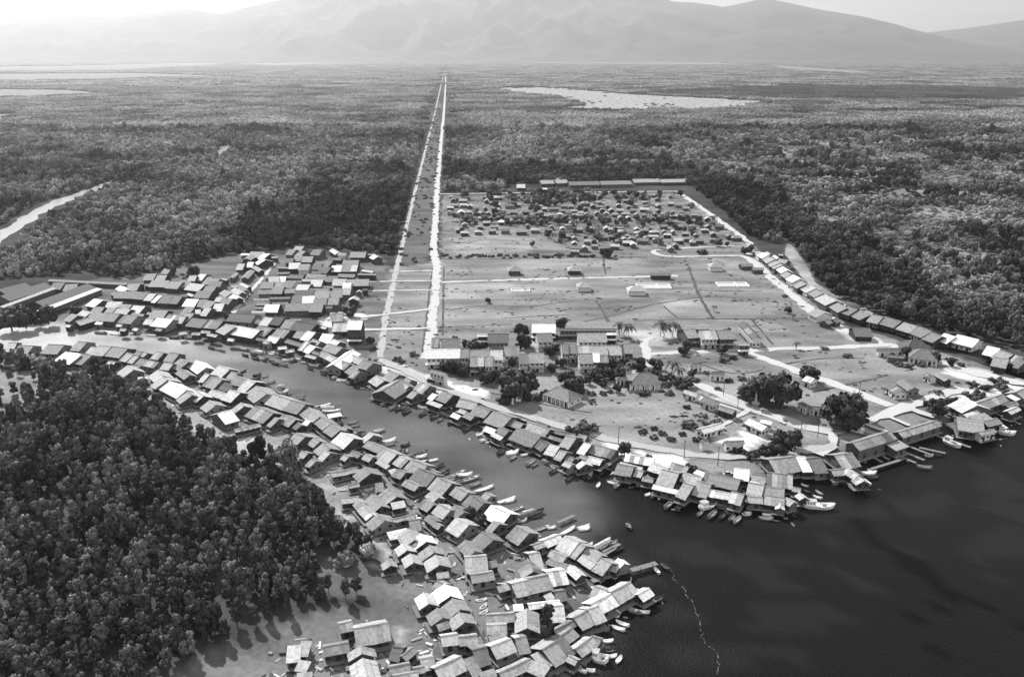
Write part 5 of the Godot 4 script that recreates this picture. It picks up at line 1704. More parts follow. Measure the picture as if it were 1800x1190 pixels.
func build_creek():
	H("creek",w(0,41),200.7,-685.0,6.3,3.4,29,4.6,5.5,8,"g",0)
	H("creek",w(0,41),201.7,-673.1,10.4,9.3,269,4.6,6.9,6,"g",0)
	H("creek",w(0,41),202.9,-668.0,10.3,10.3,276,4.9,7.4,9,"g",0)
	H("creek",w(0,41),208.7,-678.8,9.0,4.4,271,4.7,5.8,7,"g",0)
	H("creek",w(0,41),202.8,-656.1,7.1,10.0,275,4.8,7.3,5,"g",0)
	H("creek",w(0,41),203.5,-649.7,7.0,12.0,274,4.9,7.9,7,"g",0)
	H("creek",w(1,42),203.8,-644.1,8.2,10.7,271,4.5,7.2,5,"g",0)
	H("creek",w(0,42),204.9,-639.1,5.5,15.0,280,4.7,7.7,7,"g",0)
	H("creek",w(0,42),204.3,-630.1,5.3,13.3,273,4.9,7.9,6,"g",0)
	H("creek",w(0,42),204.1,-620.3,11.5,9.8,271,4.8,7.3,9,"g",0)
	H("creek",w(0,42),203.0,-606.7,9.8,10.2,273,4.4,7.0,5,"g",0)
	H("creek",w(0,42),204.8,-595.1,10.7,12.5,277,4.4,7.4,9,"g",0)
	H("creek",w(2,42),203.7,-576.6,8.9,12.4,270,4.6,7.6,6,"g",0)
	H("creek",w(3,42),205.1,-571.1,6.6,10.7,271,4.4,7.1,5,"g",0)
	H("creek",w(0,43),206.9,-566.1,7.6,13.4,277,4.5,7.5,7,"g",0)
	H("creek",w(1,43),207.6,-555.1,10.4,11.6,275,4.4,7.3,5,"g",0)
	H("creek",w(0,43),209.0,-538.7,15.9,14.9,277,4.7,7.7,7,"g",0)
	H("creek",w(0,43),210.0,-520.3,13.0,11.5,274,4.8,7.7,5,"g",0)
	H("creek",w(0,43),214.5,-514.4,8.0,15.0,296,4.8,7.8,4,"g",0)
	H("creek",w(0,44),219.1,-506.0,10.8,15.0,283,4.4,7.4,5,"g",0)
	H("creek",w(0,44),223.4,-498.2,7.1,15.0,314,4.7,7.7,5,"g",1)
	H("creek",w(0,42),211.3,-666.0,11.6,4.0,269,4.7,5.7,8,"g",0)
	H("creek",w(0,42),217.8,-675.9,3.8,3.4,157,4.4,5.3,6,"g",0)
	H("creek",w(1,42),212.5,-650.7,7.7,8.1,314,4.8,6.9,6,"g",0)
	H("creek",w(1,43),211.9,-559.5,12.8,3.4,280,4.9,5.7,5,"g",0)
	H("creek",w(0,43),215.2,-534.8,12.7,3.4,278,4.5,5.3,7,"g",0)
	H("creek",w(0,43),223.7,-522.0,4.6,3.4,11,4.9,5.7,6,"g",0)
	H("creek",w(0,44),225.5,-514.3,7.4,3.4,284,4.6,5.4,5,"g",0)
	H("creek",w(0,44),225.8,-505.5,7.7,3.4,295,4.6,5.5,7,"g",0)
	H("creek",w(1,42),210.7,-570.6,11.3,3.4,286,4.9,5.7,6,"g",0)
	H("creek",w(0,43),192.6,-509.0,10.0,12.9,283,4.8,7.8,5,"g",0)
	H("creek",w(0,43),191.2,-494.8,5.5,6.3,37,4.4,6.0,5,"g",1)
	H("creek",w(0,43),197.0,-496.8,5.8,6.3,36,4.6,6.2,4,"g",1)
	H("creek",w(0,44),203.9,-473.8,10.3,15.0,356,4.6,7.6,4,"g",1)
	H("creek",w(1,44),230.0,-492.1,12.0,15.0,304,4.5,7.5,4,"g",1)
	H("creek",w(0,46),236.1,-481.1,9.3,15.0,301,4.5,7.5,6,"g",1)
	H("creek",w(0,46),240.7,-472.2,9.8,15.0,290,4.5,7.5,5,"g",1)
	H("creek",w(0,46),242.5,-461.5,7.4,15.0,294,4.7,7.7,5,"g",1)
	H("creek",w(0,45),249.7,-461.1,7.4,15.0,297,4.4,7.4,9,"g",1)
	H("creek",w(0,45),257.7,-456.6,12.1,15.0,309,4.7,7.7,9,"g",1)
	H("creek",w(0,47),262.8,-439.2,6.6,14.8,315,4.6,7.6,9,"g",1)
	H("creek",w(1,47),265.7,-431.9,8.0,14.3,296,4.4,7.4,5,"g",1)
	H("creek",w(0,47),257.9,-422.5,7.3,14.8,323,4.5,7.5,6,"g",1)
	H("creek",w(0,47),268.8,-424.9,4.6,15.0,305,4.7,7.7,5,"g",1)
	H("creek",w(0,47),267.7,-419.2,3.0,15.0,303,4.6,7.6,4,"g",1)

func build_centre():
	H("centre",w(0,48),-42.6,-448.8,4.1,15.0,0,6.8,9.8,5,"g",1)
	H("centre",w(0,48),-33.7,-446.3,10.4,15.0,0,7.3,10.3,4,"g",1)
	H("centre",w(0,48),-36.7,-429.2,18.4,13.6,2,7.2,10.2,9,"g",1)
	H("centre",w(0,49),-7.7,-454.9,12.0,15.0,0,7.3,10.3,3,"g",1)
	H("centre",w(0,49),-12.5,-461.6,15.0,3.4,0,6.8,7.7,9,"g",1)
	H("centre",w(0,50),18.0,-457.1,8.9,15.0,5,6.9,9.9,4,"g",1)
	H("centre",w(0,50),18.6,-474.3,13.9,15.0,357,6.8,9.8,9,"g",1)
	H("centre",w(3,49),-24.9,-429.6,4.4,13.7,0,7.2,10.2,5,"g",1)
	H("centre",w(0,49),-17.2,-429.0,10.1,13.6,7,6.9,9.9,5,"g",1)
	H("centre",w(2,49),-19.8,-418.4,3.9,15.0,0,6.8,9.8,5,"g",1)
	H("centre",w(0,49),-16.1,-417.2,3.4,12.7,0,7.0,10.0,7,"g",1)
	H("centre",w(0,49),-11.9,-417.2,4.3,15.0,0,7.3,10.3,5,"g",1)
	H("centre",w(1,49),-0.1,-433.5,8.4,15.0,0,7.2,10.2,5,"g",1)
	H("centre",w(0,49),5.9,-422.0,4.8,14.5,0,6.9,9.9,4,"g",1)
	H("centre",w(1,51),13.1,-423.7,7.8,15.0,0,6.8,9.8,5,"g",1)
	H("centre",w(0,49),-8.2,-427.4,7.0,15.0,0,7.3,10.3,7,"g",1)
	H("centre",w(0,25),-36.9,-401.4,10.2,3.4,325,7.1,7.9,5,"g",1)
	H("centre",w(0,49),-4.8,-399.2,3.5,3.4,19,7.1,8.0,9,"g",1)
	H("centre",w(0,53),44.3,-472.5,33.4,3.4,0,6.8,7.6,4,"g",1)
	H("centre",w(0,53),53.2,-464.5,13.7,3.4,0,6.8,7.6,9,"g",1)
	H("centre",w(0,53),41.6,-461.9,9.2,3.4,5,7.1,8.0,7,"g",1)
	H("centre",w(0,53),45.0,-457.1,16.5,15.0,0,7.0,10.0,5,"g",1)
	H("centre",w(1,52),32.8,-438.7,4.3,15.0,0,6.8,9.8,5,"g",1)
	H("centre",w(0,52),28.6,-437.3,3.8,15.0,0,7.3,10.3,4,"g",1)
	H("centre",w(0,52),43.3,-434.9,16.2,15.0,0,7.1,10.1,6,"g",1)
	H("centre",w(0,52),54.7,-435.0,6.8,15.0,6,7.2,10.2,6,"g",1)
	H("centre",w(0,52),54.1,-440.3,9.3,3.4,5,6.8,7.6,8,"g",1)
	H("centre",w(0,53),62.7,-437.4,4.8,15.0,0,7.2,10.2,5,"g",1)
	H("centre",w(0,52),38.5,-423.0,7.5,15.0,0,6.8,9.8,5,"g",1)
	H("centre",w(0,52),48.3,-420.8,4.2,9.8,0,7.2,9.7,5,"g",1)
	H("centre",w(0,52),44.2,-423.8,3.7,13.4,0,7.0,10.0,9,"g",1)
	H("centre",w(0,56),106.3,-475.5,19.6,3.4,180,6.9,7.8,8,"g",1)
	H("centre",w(0,54),111.0,-461.5,9.9,15.0,2,7.1,10.1,6,"g",1)
	H("centre",w(0,54),120.7,-461.2,8.9,15.0,4,7.3,10.3,5,"g",1)
	H("centre",w(0,56),101.2,-464.5,7.1,15.0,14,6.9,9.9,5,"g",1)
	H("centre",w(0,55),138.0,-470.4,28.1,5.9,272,6.8,8.3,3,"g",1)
	H("centre",w(0,55),127.9,-445.5,6.3,3.4,0,7.0,7.9,8,"g",1)

func build_bungalow():
	H("bungalow",w(0,62),65.7,-398.1,15.5,13.0,0,4.5,8.4,4,"h",1)
	H("bungalow",w(0,62),55.3,-399.7,6.4,3.4,0,4.4,5.4,4,"h",1)
	H("bungalow",w(0,61),24.3,-378.6,16.2,11.5,319,4.4,7.9,4,"h",1)
	H("bungalow",w(0,62),86.2,-380.2,7.7,3.5,313,4.4,5.3,8,"g",1)
	H("bungalow",w(0,46),224.8,-449.6,15.6,13.0,0,4.5,8.4,3,"h",1)
	H("bungalow",w(0,46),222.2,-433.8,14.3,13.0,336,4.5,8.4,4,"h",1)
	H("bungalow",w(0,46),206.7,-432.5,8.7,3.4,167,4.5,5.4,4,"g",1)
	H("bungalow",w(0,46),208.4,-443.2,15.9,3.4,7,4.8,5.6,4,"g",1)
	H("bungalow",w(0,63),186.9,-384.9,10.5,7.1,273,4.5,6.3,4,"g",1)
	H("bungalow",w(1,63),194.4,-389.2,11.5,7.0,275,4.6,6.4,4,"g",1)
	H("bungalow",w(0,64),217.4,-401.3,8.8,4.6,279,4.4,5.6,5,"g",1)
	H("bungalow",w(0,64),211.8,-403.2,5.4,4.3,284,4.5,5.6,3,"g",1)
	H("bungalow",w(0,59),86.7,-340.4,12.5,5.6,31,4.4,5.8,9,"g",1)
	H("bungalow",w(0,60),107.9,-343.1,10.2,5.5,303,4.5,5.9,9,"g",1)
	H("bungalow",w(0,60),113.0,-346.8,5.2,3.4,324,4.4,5.2,9,"g",1)
	H("bungalow",w(0,60),93.2,-325.3,8.4,3.4,6,4.8,5.6,5,"g",1)
	H("bungalow",w(0,57),93.2,-369.9,7.6,6.7,311,4.7,6.3,4,"g",1)
	H("bungalow",w(0,59),98.9,-360.1,7.9,5.2,316,4.5,5.8,4,"g",1)
	H("bungalow",w(0,54),96.2,-418.9,6.9,3.4,0,4.6,5.6,4,"h",1)
	H("bungalow",w(0,57),104.7,-406.3,7.6,3.4,352,4.9,5.9,3,"h",1)
	H("bungalow",w(0,58),140.2,-362.5,5.9,3.4,349,4.4,5.4,4,"h",1)
	H("bungalow",w(1,58),135.8,-365.5,5.9,3.4,294,4.8,5.8,4,"h",1)
	H("bungalow",w(0,58),149.2,-397.7,4.8,6.5,305,4.6,6.2,9,"g",1)
	H("bungalow",w(0,59),80.7,-325.7,3.4,3.4,191,4.6,5.5,5,"g",1)
	H("bungalow",w(0,114),2.0,-625.7,10.0,10.0,0,4.8,7.8,6,"h",0)
	H("bungalow",w(0,115),47.1,-627.4,10.6,10.0,0,4.6,7.6,7,"h",0)
	H("bungalow",w(0,115),50.5,-579.6,10.4,10.0,0,4.6,7.6,6,"h",0)
	H("bungalow",w(0,116),86.0,-569.6,12.9,10.0,0,4.7,7.7,8,"h",0)
	H("bungalow",w(0,117),156.2,-638.0,10.7,10.0,0,4.9,7.9,7,"h",0)
	H("bungalow",w(0,118),109.7,-611.7,15.5,6.0,180,4.5,6.0,4,"g",0)

func build_quarter():
	H("quarter",w(1,72),-333.5,-561.8,36.7,15.0,72,4.2,7.2,3,"g",0)
	H("quarter",w(0,72),-322.6,-548.6,48.4,2.6,78,4.7,5.6,7,"s",0)
	H("quarter",w(0,72),-302.7,-553.5,48.6,15.0,76,4.1,7.1,3,"g",0)
	H("quarter",w(0,72),-292.2,-543.2,57.4,4.3,77,4.6,5.5,7,"s",0)
	H("quarter",w(2,72),-346.5,-570.8,20.7,15.0,67,3.9,6.9,3,"g",0)
	H("quarter",w(0,72),-316.9,-577.9,8.3,15.0,0,4.4,7.4,4,"g",0)
	H("quarter",w(0,72),-306.1,-574.0,8.4,15.0,6,4.4,7.4,5,"g",0)
	H("quarter",w(0,72),-303.0,-589.0,61.9,2.5,350,4.4,5.3,5,"s",0)
	H("quarter",w(0,71),-263.8,-581.9,6.5,3.6,11,4.8,5.7,7,"g",0)
	H("quarter",w(0,71),-262.7,-574.4,8.1,15.0,0,4.5,7.5,5,"g",0)
	H("quarter",w(0,71),-268.2,-569.1,14.3,7.6,312,4.4,6.3,9,"g",0)
	H("quarter",w(3,71),-267.6,-556.0,12.2,4.9,312,4.4,5.6,5,"g",0)
	H("quarter",w(0,71),-257.9,-553.8,15.3,15.0,356,4.8,7.8,4,"g",0)
	H("quarter",w(2,71),-247.1,-551.7,7.1,15.0,351,4.8,7.8,5,"g",0)
	H("quarter",w(0,71),-239.7,-548.1,5.9,14.2,349,4.7,7.7,7,"g",0)
	H("quarter",w(1,71),-233.4,-544.8,3.3,15.0,341,4.5,7.5,9,"g",0)
	H("quarter",w(0,71),-227.7,-543.0,7.6,15.0,352,4.5,7.5,4,"g",0)
	H("quarter",w(0,73),-220.4,-541.9,6.4,15.0,350,4.5,7.5,4,"g",0)
	H("quarter",w(1,71),-262.2,-602.3,7.8,15.0,0,4.6,7.6,5,"g",0)
	H("quarter",w(0,71),-253.0,-599.1,7.1,15.0,0,4.4,7.4,6,"g",0)
	H("quarter",w(0,73),-256.7,-618.7,6.0,10.9,347,4.6,7.3,6,"g",0)
	H("quarter",w(0,71),-255.7,-581.5,5.7,4.3,0,4.5,5.6,5,"g",0)
	H("quarter",w(0,71),-247.3,-582.3,13.1,14.5,355,4.9,7.9,6,"g",0)
	H("quarter",w(1,73),-234.8,-578.2,10.0,15.0,346,4.9,7.9,6,"g",0)
	H("quarter",w(0,73),-230.7,-547.8,7.7,3.8,180,4.7,5.6,5,"g",0)
	H("quarter",w(0,71),-240.8,-552.3,6.3,2.3,350,4.5,5.4,9,"s",0)
	H("quarter",w(0,72),-268.9,-533.6,8.8,15.0,332,4.9,7.9,8,"g",0)
	H("quarter",w(0,71),-256.3,-529.4,9.8,12.9,0,4.5,7.5,8,"g",0)
	H("quarter",w(0,75),-246.7,-523.3,9.1,14.2,347,4.5,7.5,6,"g",0)
	H("quarter",w(0,75),-236.9,-520.4,8.5,14.0,346,4.4,7.4,7,"g",0)
	H("quarter",w(0,75),-226.9,-512.1,3.9,3.6,345,4.6,5.5,6,"g",0)
	H("quarter",w(1,72),-261.4,-518.1,7.3,11.1,352,4.6,7.4,6,"g",0)
	H("quarter",w(1,75),-252.1,-516.3,5.6,15.0,350,4.6,7.6,6,"g",0)
	H("quarter",w(0,75),-243.5,-512.8,9.5,15.0,348,4.5,7.5,7,"g",0)
	H("quarter",w(0,72),-265.3,-508.7,9.7,9.6,323,4.6,7.0,7,"g",0)
	H("quarter",w(0,70),-269.1,-501.9,6.8,11.9,327,4.4,7.3,6,"g",0)
	H("quarter",w(0,70),-260.7,-494.4,10.2,7.9,63,4.5,6.5,7,"g",1)
	H("quarter",w(0,70),-255.9,-504.8,9.3,15.0,354,4.4,7.4,6,"g",0)
	H("quarter",w(1,75),-246.1,-503.4,9.8,15.0,349,4.6,7.6,5,"g",1)
	H("quarter",w(0,75),-233.4,-499.8,9.8,15.0,344,4.4,7.4,5,"g",1)
	H("quarter",w(0,75),-232.1,-507.0,9.4,7.8,342,4.4,6.3,5,"g",0)
	H("quarter",w(0,75),-219.7,-494.4,5.3,9.5,350,4.5,6.9,8,"g",1)
	H("quarter",w(0,75),-219.3,-509.7,9.9,15.0,354,4.5,7.5,6,"g",0)
	H("quarter",w(0,75),-209.6,-491.8,11.7,14.4,342,4.7,7.7,9,"g",1)
	H("quarter",w(1,76),-206.9,-500.2,8.6,15.0,347,4.6,7.6,5,"g",1)
	H("quarter",w(1,75),-235.1,-486.6,3.7,3.6,0,4.8,5.7,8,"g",1)
	H("quarter",w(0,75),-229.1,-478.5,4.1,3.6,348,4.7,5.6,7,"g",1)
	H("quarter",w(0,75),-222.0,-479.3,4.2,3.6,336,4.7,5.6,8,"g",1)
	H("quarter",w(0,76),-207.8,-478.1,4.7,3.6,338,4.8,5.7,6,"g",1)
	H("quarter",w(0,75),-249.7,-491.0,4.8,2.3,349,4.6,5.5,9,"s",1)
	H("quarter",w(0,70),-265.3,-486.7,4.0,3.6,333,4.5,5.4,8,"g",1)
	H("quarter",w(0,73),-229.2,-594.9,5.5,12.4,0,4.9,7.9,7,"g",0)
	H("quarter",w(1,73),-224.5,-602.3,5.8,15.0,347,4.4,7.4,7,"g",0)
	H("quarter",w(1,73),-218.7,-599.9,3.9,5.3,180,4.7,6.1,6,"g",0)
	H("quarter",w(0,73),-212.5,-588.7,11.4,13.5,341,4.7,7.7,5,"g",0)
	H("quarter",w(0,68),-208.2,-581.4,8.8,15.0,0,4.4,7.4,5,"g",0)
	H("quarter",w(0,73),-214.5,-573.8,8.0,3.6,351,4.8,5.7,6,"g",0)
	H("quarter",w(0,73),-229.7,-582.0,8.7,15.0,352,4.8,7.8,6,"g",0)
	H("quarter",w(0,73),-218.4,-573.6,12.8,15.0,338,4.7,7.7,7,"g",0)
	H("quarter",w(0,73),-206.7,-567.0,7.9,14.7,351,4.8,7.8,5,"g",0)
	H("quarter",w(0,73),-206.8,-554.8,10.7,15.0,354,4.8,7.8,4,"g",0)
	H("quarter",w(0,73),-216.9,-555.8,8.2,3.6,317,4.4,5.3,8,"g",0)
	H("quarter",w(0,73),-221.4,-544.4,9.3,3.6,353,4.6,5.5,7,"g",0)
	H("quarter",w(0,76),-208.3,-535.3,8.6,15.0,353,4.6,7.6,9,"g",0)
	H("quarter",w(0,67),-200.6,-533.6,5.2,14.2,0,4.8,7.8,5,"g",0)
	H("quarter",w(0,67),-194.1,-529.9,6.2,15.0,341,4.8,7.8,6,"g",0)
	H("quarter",w(2,67),-192.1,-538.4,4.1,14.5,0,4.8,7.8,7,"g",0)
	H("quarter",w(0,67),-187.1,-524.5,6.3,15.0,0,4.7,7.7,7,"g",0)
	H("quarter",w(0,67),-186.0,-536.9,8.0,15.0,345,4.8,7.8,4,"g",0)
	H("quarter",w(1,67),-191.1,-514.2,4.9,15.0,349,4.7,7.7,7,"g",0)
	H("quarter",w(0,67),-197.2,-512.8,3.3,10.1,18,4.7,7.2,8,"g",0)
	H("quarter",w(2,76),-203.2,-516.3,6.6,15.0,343,4.5,7.5,5,"g",0)
	H("quarter",w(0,76),-198.7,-504.5,6.0,15.0,342,4.4,7.4,5,"g",1)
	H("quarter",w(0,76),-200.9,-498.1,4.3,11.8,348,4.4,7.4,7,"g",1)
	H("quarter",w(0,76),-188.5,-492.0,11.5,15.0,342,4.5,7.5,4,"g",1)
	H("quarter",w(0,76),-178.0,-489.7,9.9,15.0,344,4.4,7.4,5,"g",1)
	H("quarter",w(0,67),-165.6,-477.6,10.2,15.0,317,4.8,7.8,6,"g",1)
	H("quarter",w(0,77),-153.2,-473.4,17.1,15.0,333,4.7,7.7,8,"g",1)
	H("quarter",w(0,77),-144.1,-475.0,11.6,14.7,329,4.7,7.7,4,"g",1)
	H("quarter",w(0,67),-165.0,-501.7,16.9,15.0,347,4.7,7.7,3,"g",1)
	H("quarter",w(0,67),-166.3,-506.1,9.6,2.3,349,4.7,5.6,8,"s",0)
	H("quarter",w(0,77),-152.5,-494.2,5.7,6.3,341,4.6,6.2,5,"g",1)
	H("quarter",w(0,77),-147.7,-495.2,6.2,15.0,343,4.4,7.4,7,"g",1)
	H("quarter",w(0,82),-141.2,-495.3,7.2,15.0,345,4.8,7.8,2,"g",1)
	H("quarter",w(0,76),-180.0,-494.0,7.1,2.3,0,4.8,5.7,8,"s",1)
	H("quarter",w(0,76),-186.9,-494.6,4.3,3.6,335,4.6,5.5,5,"g",1)
	H("quarter",w(0,76),-192.3,-472.3,4.5,3.6,34,4.6,5.5,8,"g",1)
	H("quarter",w(0,76),-183.6,-470.9,5.2,3.6,0,4.7,5.6,7,"g",1)
	H("quarter",w(1,76),-179.3,-475.0,6.1,3.6,344,4.4,5.3,7,"g",1)
	H("quarter",w(2,76),-172.9,-467.9,7.5,3.6,334,4.8,5.7,7,"g",1)
	H("quarter",w(0,77),-159.9,-460.6,4.4,3.6,338,4.5,5.4,8,"g",1)
	H("quarter",w(0,77),-135.1,-460.6,7.7,8.9,335,4.4,6.6,8,"g",1)
	H("quarter",w(0,74),-208.1,-676.3,23.2,2.3,0,4.5,5.4,9,"s",0)
	H("quarter",w(0,74),-204.9,-673.3,12.1,15.0,352,4.8,7.8,6,"g",0)
	H("quarter",w(1,89),-204.3,-608.3,14.6,3.6,91,4.5,5.4,6,"g",0)
	H("quarter",w(0,89),-194.5,-609.7,22.8,5.6,274,4.8,6.1,6,"g",0)
	H("quarter",w(0,74),-209.0,-662.6,14.1,7.4,268,4.9,6.7,6,"g",0)
	H("quarter",w(0,74),-206.0,-633.2,5.4,15.0,0,4.6,7.6,7,"g",0)
	H("quarter",w(1,74),-200.7,-639.7,4.8,11.9,0,4.6,7.5,9,"g",0)
	H("quarter",w(0,74),-197.0,-649.1,4.0,3.7,49,4.6,5.5,9,"g",0)
	H("quarter",w(0,69),-196.0,-666.9,6.0,15.0,329,4.7,7.7,9,"g",0)
	H("quarter",w(0,69),-193.1,-648.2,6.5,15.0,316,4.8,7.8,8,"g",0)
	H("quarter",w(0,74),-191.8,-626.9,16.9,5.1,304,4.7,6.0,5,"g",0)
	H("quarter",w(0,68),-187.2,-579.2,14.1,4.0,309,4.7,5.7,8,"g",0)
	H("quarter",w(0,68),-186.7,-571.7,15.4,4.6,302,4.4,5.5,5,"g",0)
	H("quarter",w(0,68),-187.2,-563.4,15.5,6.8,305,4.4,6.1,7,"g",0)
	H("quarter",w(1,68),-185.7,-549.7,16.7,7.7,307,4.5,6.4,8,"g",0)
	H("quarter",w(0,68),-192.2,-556.6,11.9,8.6,310,4.8,6.9,6,"g",0)
	H("quarter",w(0,74),-207.2,-595.8,5.9,3.8,334,4.5,5.5,7,"g",0)
	H("quarter",w(0,68),-193.4,-548.1,8.7,4.2,311,4.7,5.7,5,"g",0)
	H("quarter",w(0,68),-194.3,-577.7,4.9,3.6,210,4.4,5.3,7,"g",0)
	H("quarter",w(0,80),-133.3,-499.8,8.3,3.6,0,4.4,5.3,6,"g",1)
	H("quarter",w(0,80),-130.4,-491.2,14.0,3.6,349,4.5,5.4,6,"g",1)
	H("quarter",w(1,80),-132.6,-488.8,7.7,15.0,346,4.7,7.7,6,"g",1)
	H("quarter",w(0,80),-122.5,-483.5,15.1,15.0,336,4.7,7.7,2,"g",1)
	H("quarter",w(1,80),-119.5,-486.8,7.2,3.6,330,4.7,5.6,6,"g",1)
	H("quarter",w(0,66),-113.0,-484.2,7.1,3.6,330,4.5,5.4,8,"g",1)
	H("quarter",w(0,78),-132.4,-471.4,9.4,14.2,333,4.6,7.6,4,"g",1)
	H("quarter",w(0,80),-121.4,-468.6,6.8,10.7,338,4.6,7.3,5,"g",1)
	H("quarter",w(0,78),-115.6,-466.8,6.3,15.0,337,4.6,7.6,8,"g",1)
	H("quarter",w(0,77),-142.4,-461.3,7.8,3.6,335,4.4,5.3,4,"g",1)
	H("quarter",w(0,77),-138.1,-455.2,4.3,4.1,338,4.8,5.9,6,"g",1)
	H("quarter",w(0,78),-121.9,-454.5,14.6,5.1,323,4.5,5.7,4,"g",1)
	H("quarter",w(0,78),-109.7,-454.2,7.4,7.1,320,4.9,6.7,5,"g",1)
	H("quarter",w(1,65),-104.7,-461.2,7.2,15.0,347,4.9,7.9,9,"g",1)
	H("quarter",w(0,65),-98.4,-453.8,6.9,9.5,316,4.4,6.7,8,"g",1)
	H("quarter",w(0,78),-127.4,-446.3,4.9,3.6,18,4.6,5.5,9,"g",1)
	H("quarter",w(0,78),-121.9,-440.5,4.9,3.6,27,4.8,5.7,8,"g",1)
	H("quarter",w(0,78),-113.5,-448.2,4.2,15.0,338,4.9,7.9,6,"g",1)
	H("quarter",w(0,78),-109.5,-442.8,5.7,10.4,319,4.6,7.2,9,"g",1)
	H("quarter",w(0,65),-97.4,-443.9,12.1,10.5,321,4.5,7.1,5,"g",1)
	H("quarter",w(1,79),-97.4,-430.4,19.1,6.2,311,4.5,6.0,6,"g",1)
	H("quarter",w(0,79),-89.5,-425.0,24.1,9.6,255,4.9,7.3,9,"g",1)
	H("quarter",w(0,78),-107.9,-432.2,8.1,3.6,327,4.5,5.4,7,"g",1)
	H("quarter",w(0,78),-106.3,-437.5,6.0,3.6,322,4.7,5.6,4,"g",1)
	H("quarter",w(0,79),-81.7,-426.6,9.9,7.7,315,4.4,6.4,6,"g",1)
	H("quarter",w(0,79),-86.3,-417.3,7.6,9.0,314,4.6,6.9,4,"g",1)
	H("quarter",w(0,79),-79.7,-409.3,6.7,11.0,308,4.9,7.6,5,"g",1)
	H("quarter",w(0,79),-78.4,-405.0,4.1,10.0,321,4.4,6.9,5,"g",1)
	H("quarter",w(0,24),-74.6,-416.5,8.1,13.4,318,4.8,7.8,4,"g",1)
	H("quarter",w(0,66),-101.4,-483.3,9.1,15.0,0,4.6,7.6,7,"g",1)
	H("quarter",w(0,65),-89.9,-468.1,8.3,15.0,0,10.7,13.7,9,"g",1)
	H("quarter",w(0,66),-107.6,-502.6,7.1,15.0,8,4.7,7.7,5,"g",1)
	H("quarter",w(0,79),-79.1,-430.8,7.4,3.6,324,4.5,5.4,4,"g",1)

